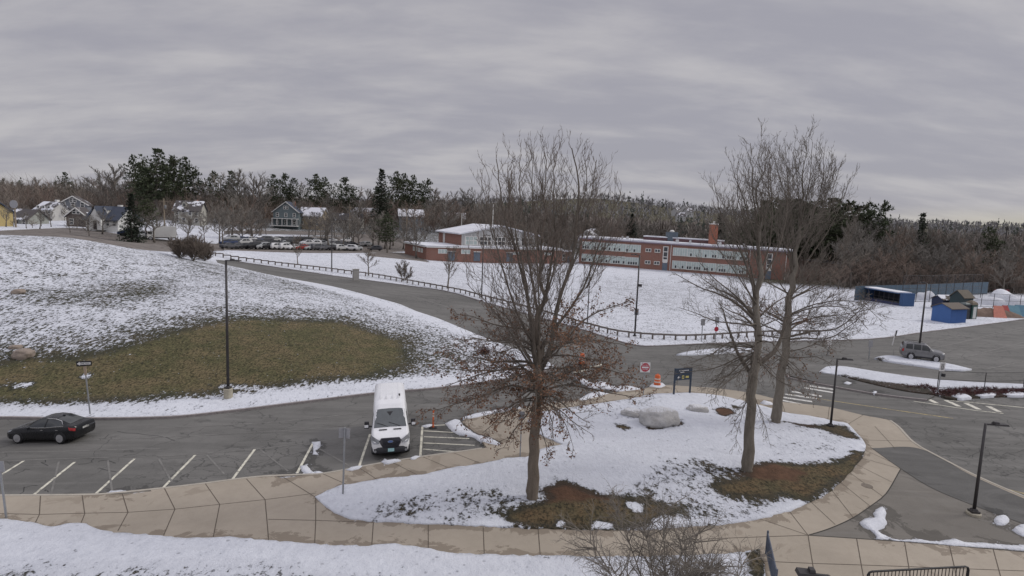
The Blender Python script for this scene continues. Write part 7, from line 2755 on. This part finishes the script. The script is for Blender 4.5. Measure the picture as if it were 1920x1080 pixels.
# ---- bottom edge: blue railing and bicycle rack
a, b_ = G(1436, 1040), G(1452, 1120)
t = thing('blue_railing', 'blue railing panel seen end-on at the bottom edge beside the shrub', 'railing', a)
e = b_ - a
BR = M('railing_blue', (.085, .10, .13), .5, .25, 4)
m = MB()
for k in range(2): m.tube([Vector((0, 0, .15 + k * .75)), Vector((e.x, e.y, .15 + k * .75))], .03, 6)
m.build('rail', BR, t)
for i in range(2):
    m = MB(); p = e * i; m.tube([Vector((p.x, p.y, -.1)), Vector((p.x, p.y, 1.0))], .04, 6); m.build('post', BR, t)
m = MB()
for i in range(18):
    p = e * ((i + .5) / 18); m.tube([Vector((p.x, p.y, .15)), Vector((p.x, p.y, .9))], .018, 5)
m.build('balusters', BR, t)
zt = Q(1628, 1072, 20.0); ze = Q(1815, 1078, 20.6)
t = thing('bicycle_rack', 'black comb-like bicycle rack cut off by the bottom edge', 'bicycle rack', (zt.x, zt.y, H(zt.x, zt.y) + .03))
hh = zt.z - t.location.z
e = Vector((ze.x - zt.x, ze.y - zt.y, 0)); L = e.length; e = e.normalized()
m = MB()
P = [Vector((0, 0, -.1)), Vector((0, 0, hh - .12)), e * .05 + Vector((0, 0, hh - .03)), e * .15 + Vector((0, 0, hh)), e * (L - .15) + Vector((0, 0, hh)), e * (L - .04) + Vector((0, 0, hh - .04)), e * L + Vector((0, 0, hh - .14)), e * L + Vector((0, 0, -.1))]
m.tube(P, .035, 8); m.tube([Vector((0, 0, .2)), e * L + Vector((0, 0, .2))], .025, 6); m.build('frame', SBK, t)
m = MB()
for i in range(28): p = e * (L * (i + .5) / 28); m.tube([p + Vector((0, 0, .2)), p + Vector((0, 0, hh - .01))], .014, 5)
m.build('bars', SBK, t)
# ------------------------------------------------------------------ sky and light
def make_world():
    w = bpy.data.worlds.new('World')
    scene.world = w
    w.use_nodes = True
    t = w.node_tree
    N, L = t.nodes, t.links
    bg = N['Background']
    sky = N.new('ShaderNodeTexSky')
    sky.sky_type = 'NISHITA'
    sky.sun_disc = False
    sky.sun_elevation = SUN_EL
    sky.sun_rotation = SUN_ROT
    co = N.new('ShaderNodeTexCoord')
    sep = N.new('ShaderNodeSeparateXYZ')
    L.new(co.outputs['Generated'], sep.inputs[0])

    def m(op, a, b=0.0, clamp=False):
        nd = N.new('ShaderNodeMath'); nd.operation = op; nd.use_clamp = clamp
        for i, x in enumerate((a, b)):
            if isinstance(x, bpy.types.NodeSocket): L.new(x, nd.inputs[i])
            else: nd.inputs[i].default_value = x
        return nd.outputs[0]

    def ramp(x, a, b, c, d, smooth=False):
        nd = N.new('ShaderNodeMapRange')
        if smooth: nd.interpolation_type = 'SMOOTHSTEP'
        L.new(x, nd.inputs[0])
        for i, k in enumerate((a, b, c, d)): nd.inputs[1 + i].default_value = k
        return nd.outputs[0]

    def mix(f, a, b, mode='MIX'):
        nd = N.new('ShaderNodeMix'); nd.data_type = 'RGBA'; nd.blend_type = mode
        for s_, x in ((0, f), (6, a), (7, b)):
            if isinstance(x, bpy.types.NodeSocket): L.new(x, nd.inputs[s_])
            elif isinstance(x, tuple): nd.inputs[s_].default_value = (*x, 1)
            else: nd.inputs[s_].default_value = x
        return nd.outputs[2]
    z = m('MAXIMUM', sep.outputs[2], 0.015)
    zz = m('ADD', z, .24)
    comb = N.new('ShaderNodeCombineXYZ')                 # a flat cloud layer overhead
    L.new(m('DIVIDE', sep.outputs[0], zz), comb.inputs[0])
    L.new(m('DIVIDE', sep.outputs[1], zz), comb.inputs[1])

    def noise(scale, detail, rough, dist, sx, sy, off):
        mp = N.new('ShaderNodeMapping')
        L.new(comb.outputs[0], mp.inputs[0])
        mp.inputs['Scale'].default_value = (sx, sy, 1)
        mp.inputs['Location'].default_value = (off, off * .7, 0)
        mp.inputs['Rotation'].default_value = (0, 0, R(-6))
        nd = N.new('ShaderNodeTexNoise')
        L.new(mp.outputs[0], nd.inputs[0])
        nd.inputs['Scale'].default_value = scale; nd.inputs['Detail'].default_value = detail
        nd.inputs['Roughness'].default_value = rough; nd.inputs['Distortion'].default_value = dist
        return nd.outputs['Fac']
    n1 = noise(1.9, 6, .55, .3, .7, 1.5, 3.1)
    n2 = noise(5.5, 4, .55, .2, .6, 1.5, 7.7)
    n3 = noise(.45, 3, .5, .2, .8, 1.0, 1.3)
    cl = m('ADD', m('ADD', m('MULTIPLY', n1, .55), m('MULTIPLY', n2, .2)), m('MULTIPLY', n3, .25))
    f = ramp(cl, .40, .66, 0, 1, True)
    col = mix(f, SKY_DARK, SKY_LIGHT)
    # warm break in the cloud low on the right
    low = m('MULTIPLY', ramp(z, .05, .015, 0, 1, True), ramp(sep.outputs[0], .42, .75, 0, 1, True))
    col = mix(m('MULTIPLY', low, .75), col, (.62, .58, .44))
    up = ramp(z, .34, .75, 1.0, ZENITH, True)            # an overcast sky is brightest overhead
    bk = ramp(sep.outputs[1], 0.0, -.8, 1.0, 1.25)
    vm = N.new('ShaderNodeVectorMath'); vm.operation = 'SCALE'
    L.new(col, vm.inputs[0]); L.new(m('MULTIPLY', up, bk), vm.inputs['Scale'])
    sk = N.new('ShaderNodeVectorMath'); sk.operation = 'SCALE'
    L.new(sky.outputs[0], sk.inputs[0]); sk.inputs['Scale'].default_value = .035
    tot = mix(.90, sk.outputs[0], vm.outputs[0])
    L.new(tot, bg.inputs[0])
    bg.inputs[1].default_value = 1.0
    sl = bpy.data.lights.new('sun', 'SUN')
    sl.energy = SUN_E
    sl.angle = R(16)
    sl.color = (1.0, .96, .9)
    so = bpy.data.objects.new('sun', sl)
    COL.objects.link(so)
    d = Vector((math.cos(SUN_EL) * math.sin(SUN_AZ), math.cos(SUN_EL) * math.cos(SUN_AZ), math.sin(SUN_EL)))
    so.rotation_euler = d.to_track_quat('Z', 'Y').to_euler()


SUN_EL = R(36)
SUN_AZ = R(75)       # from the right, a little in front
SUN_ROT = SUN_AZ
SUN_E = 1.5
ZENITH = 2.15
SKY_DARK, SKY_LIGHT = (.385, .38, .43), (.54, .525, .545)
make_world()
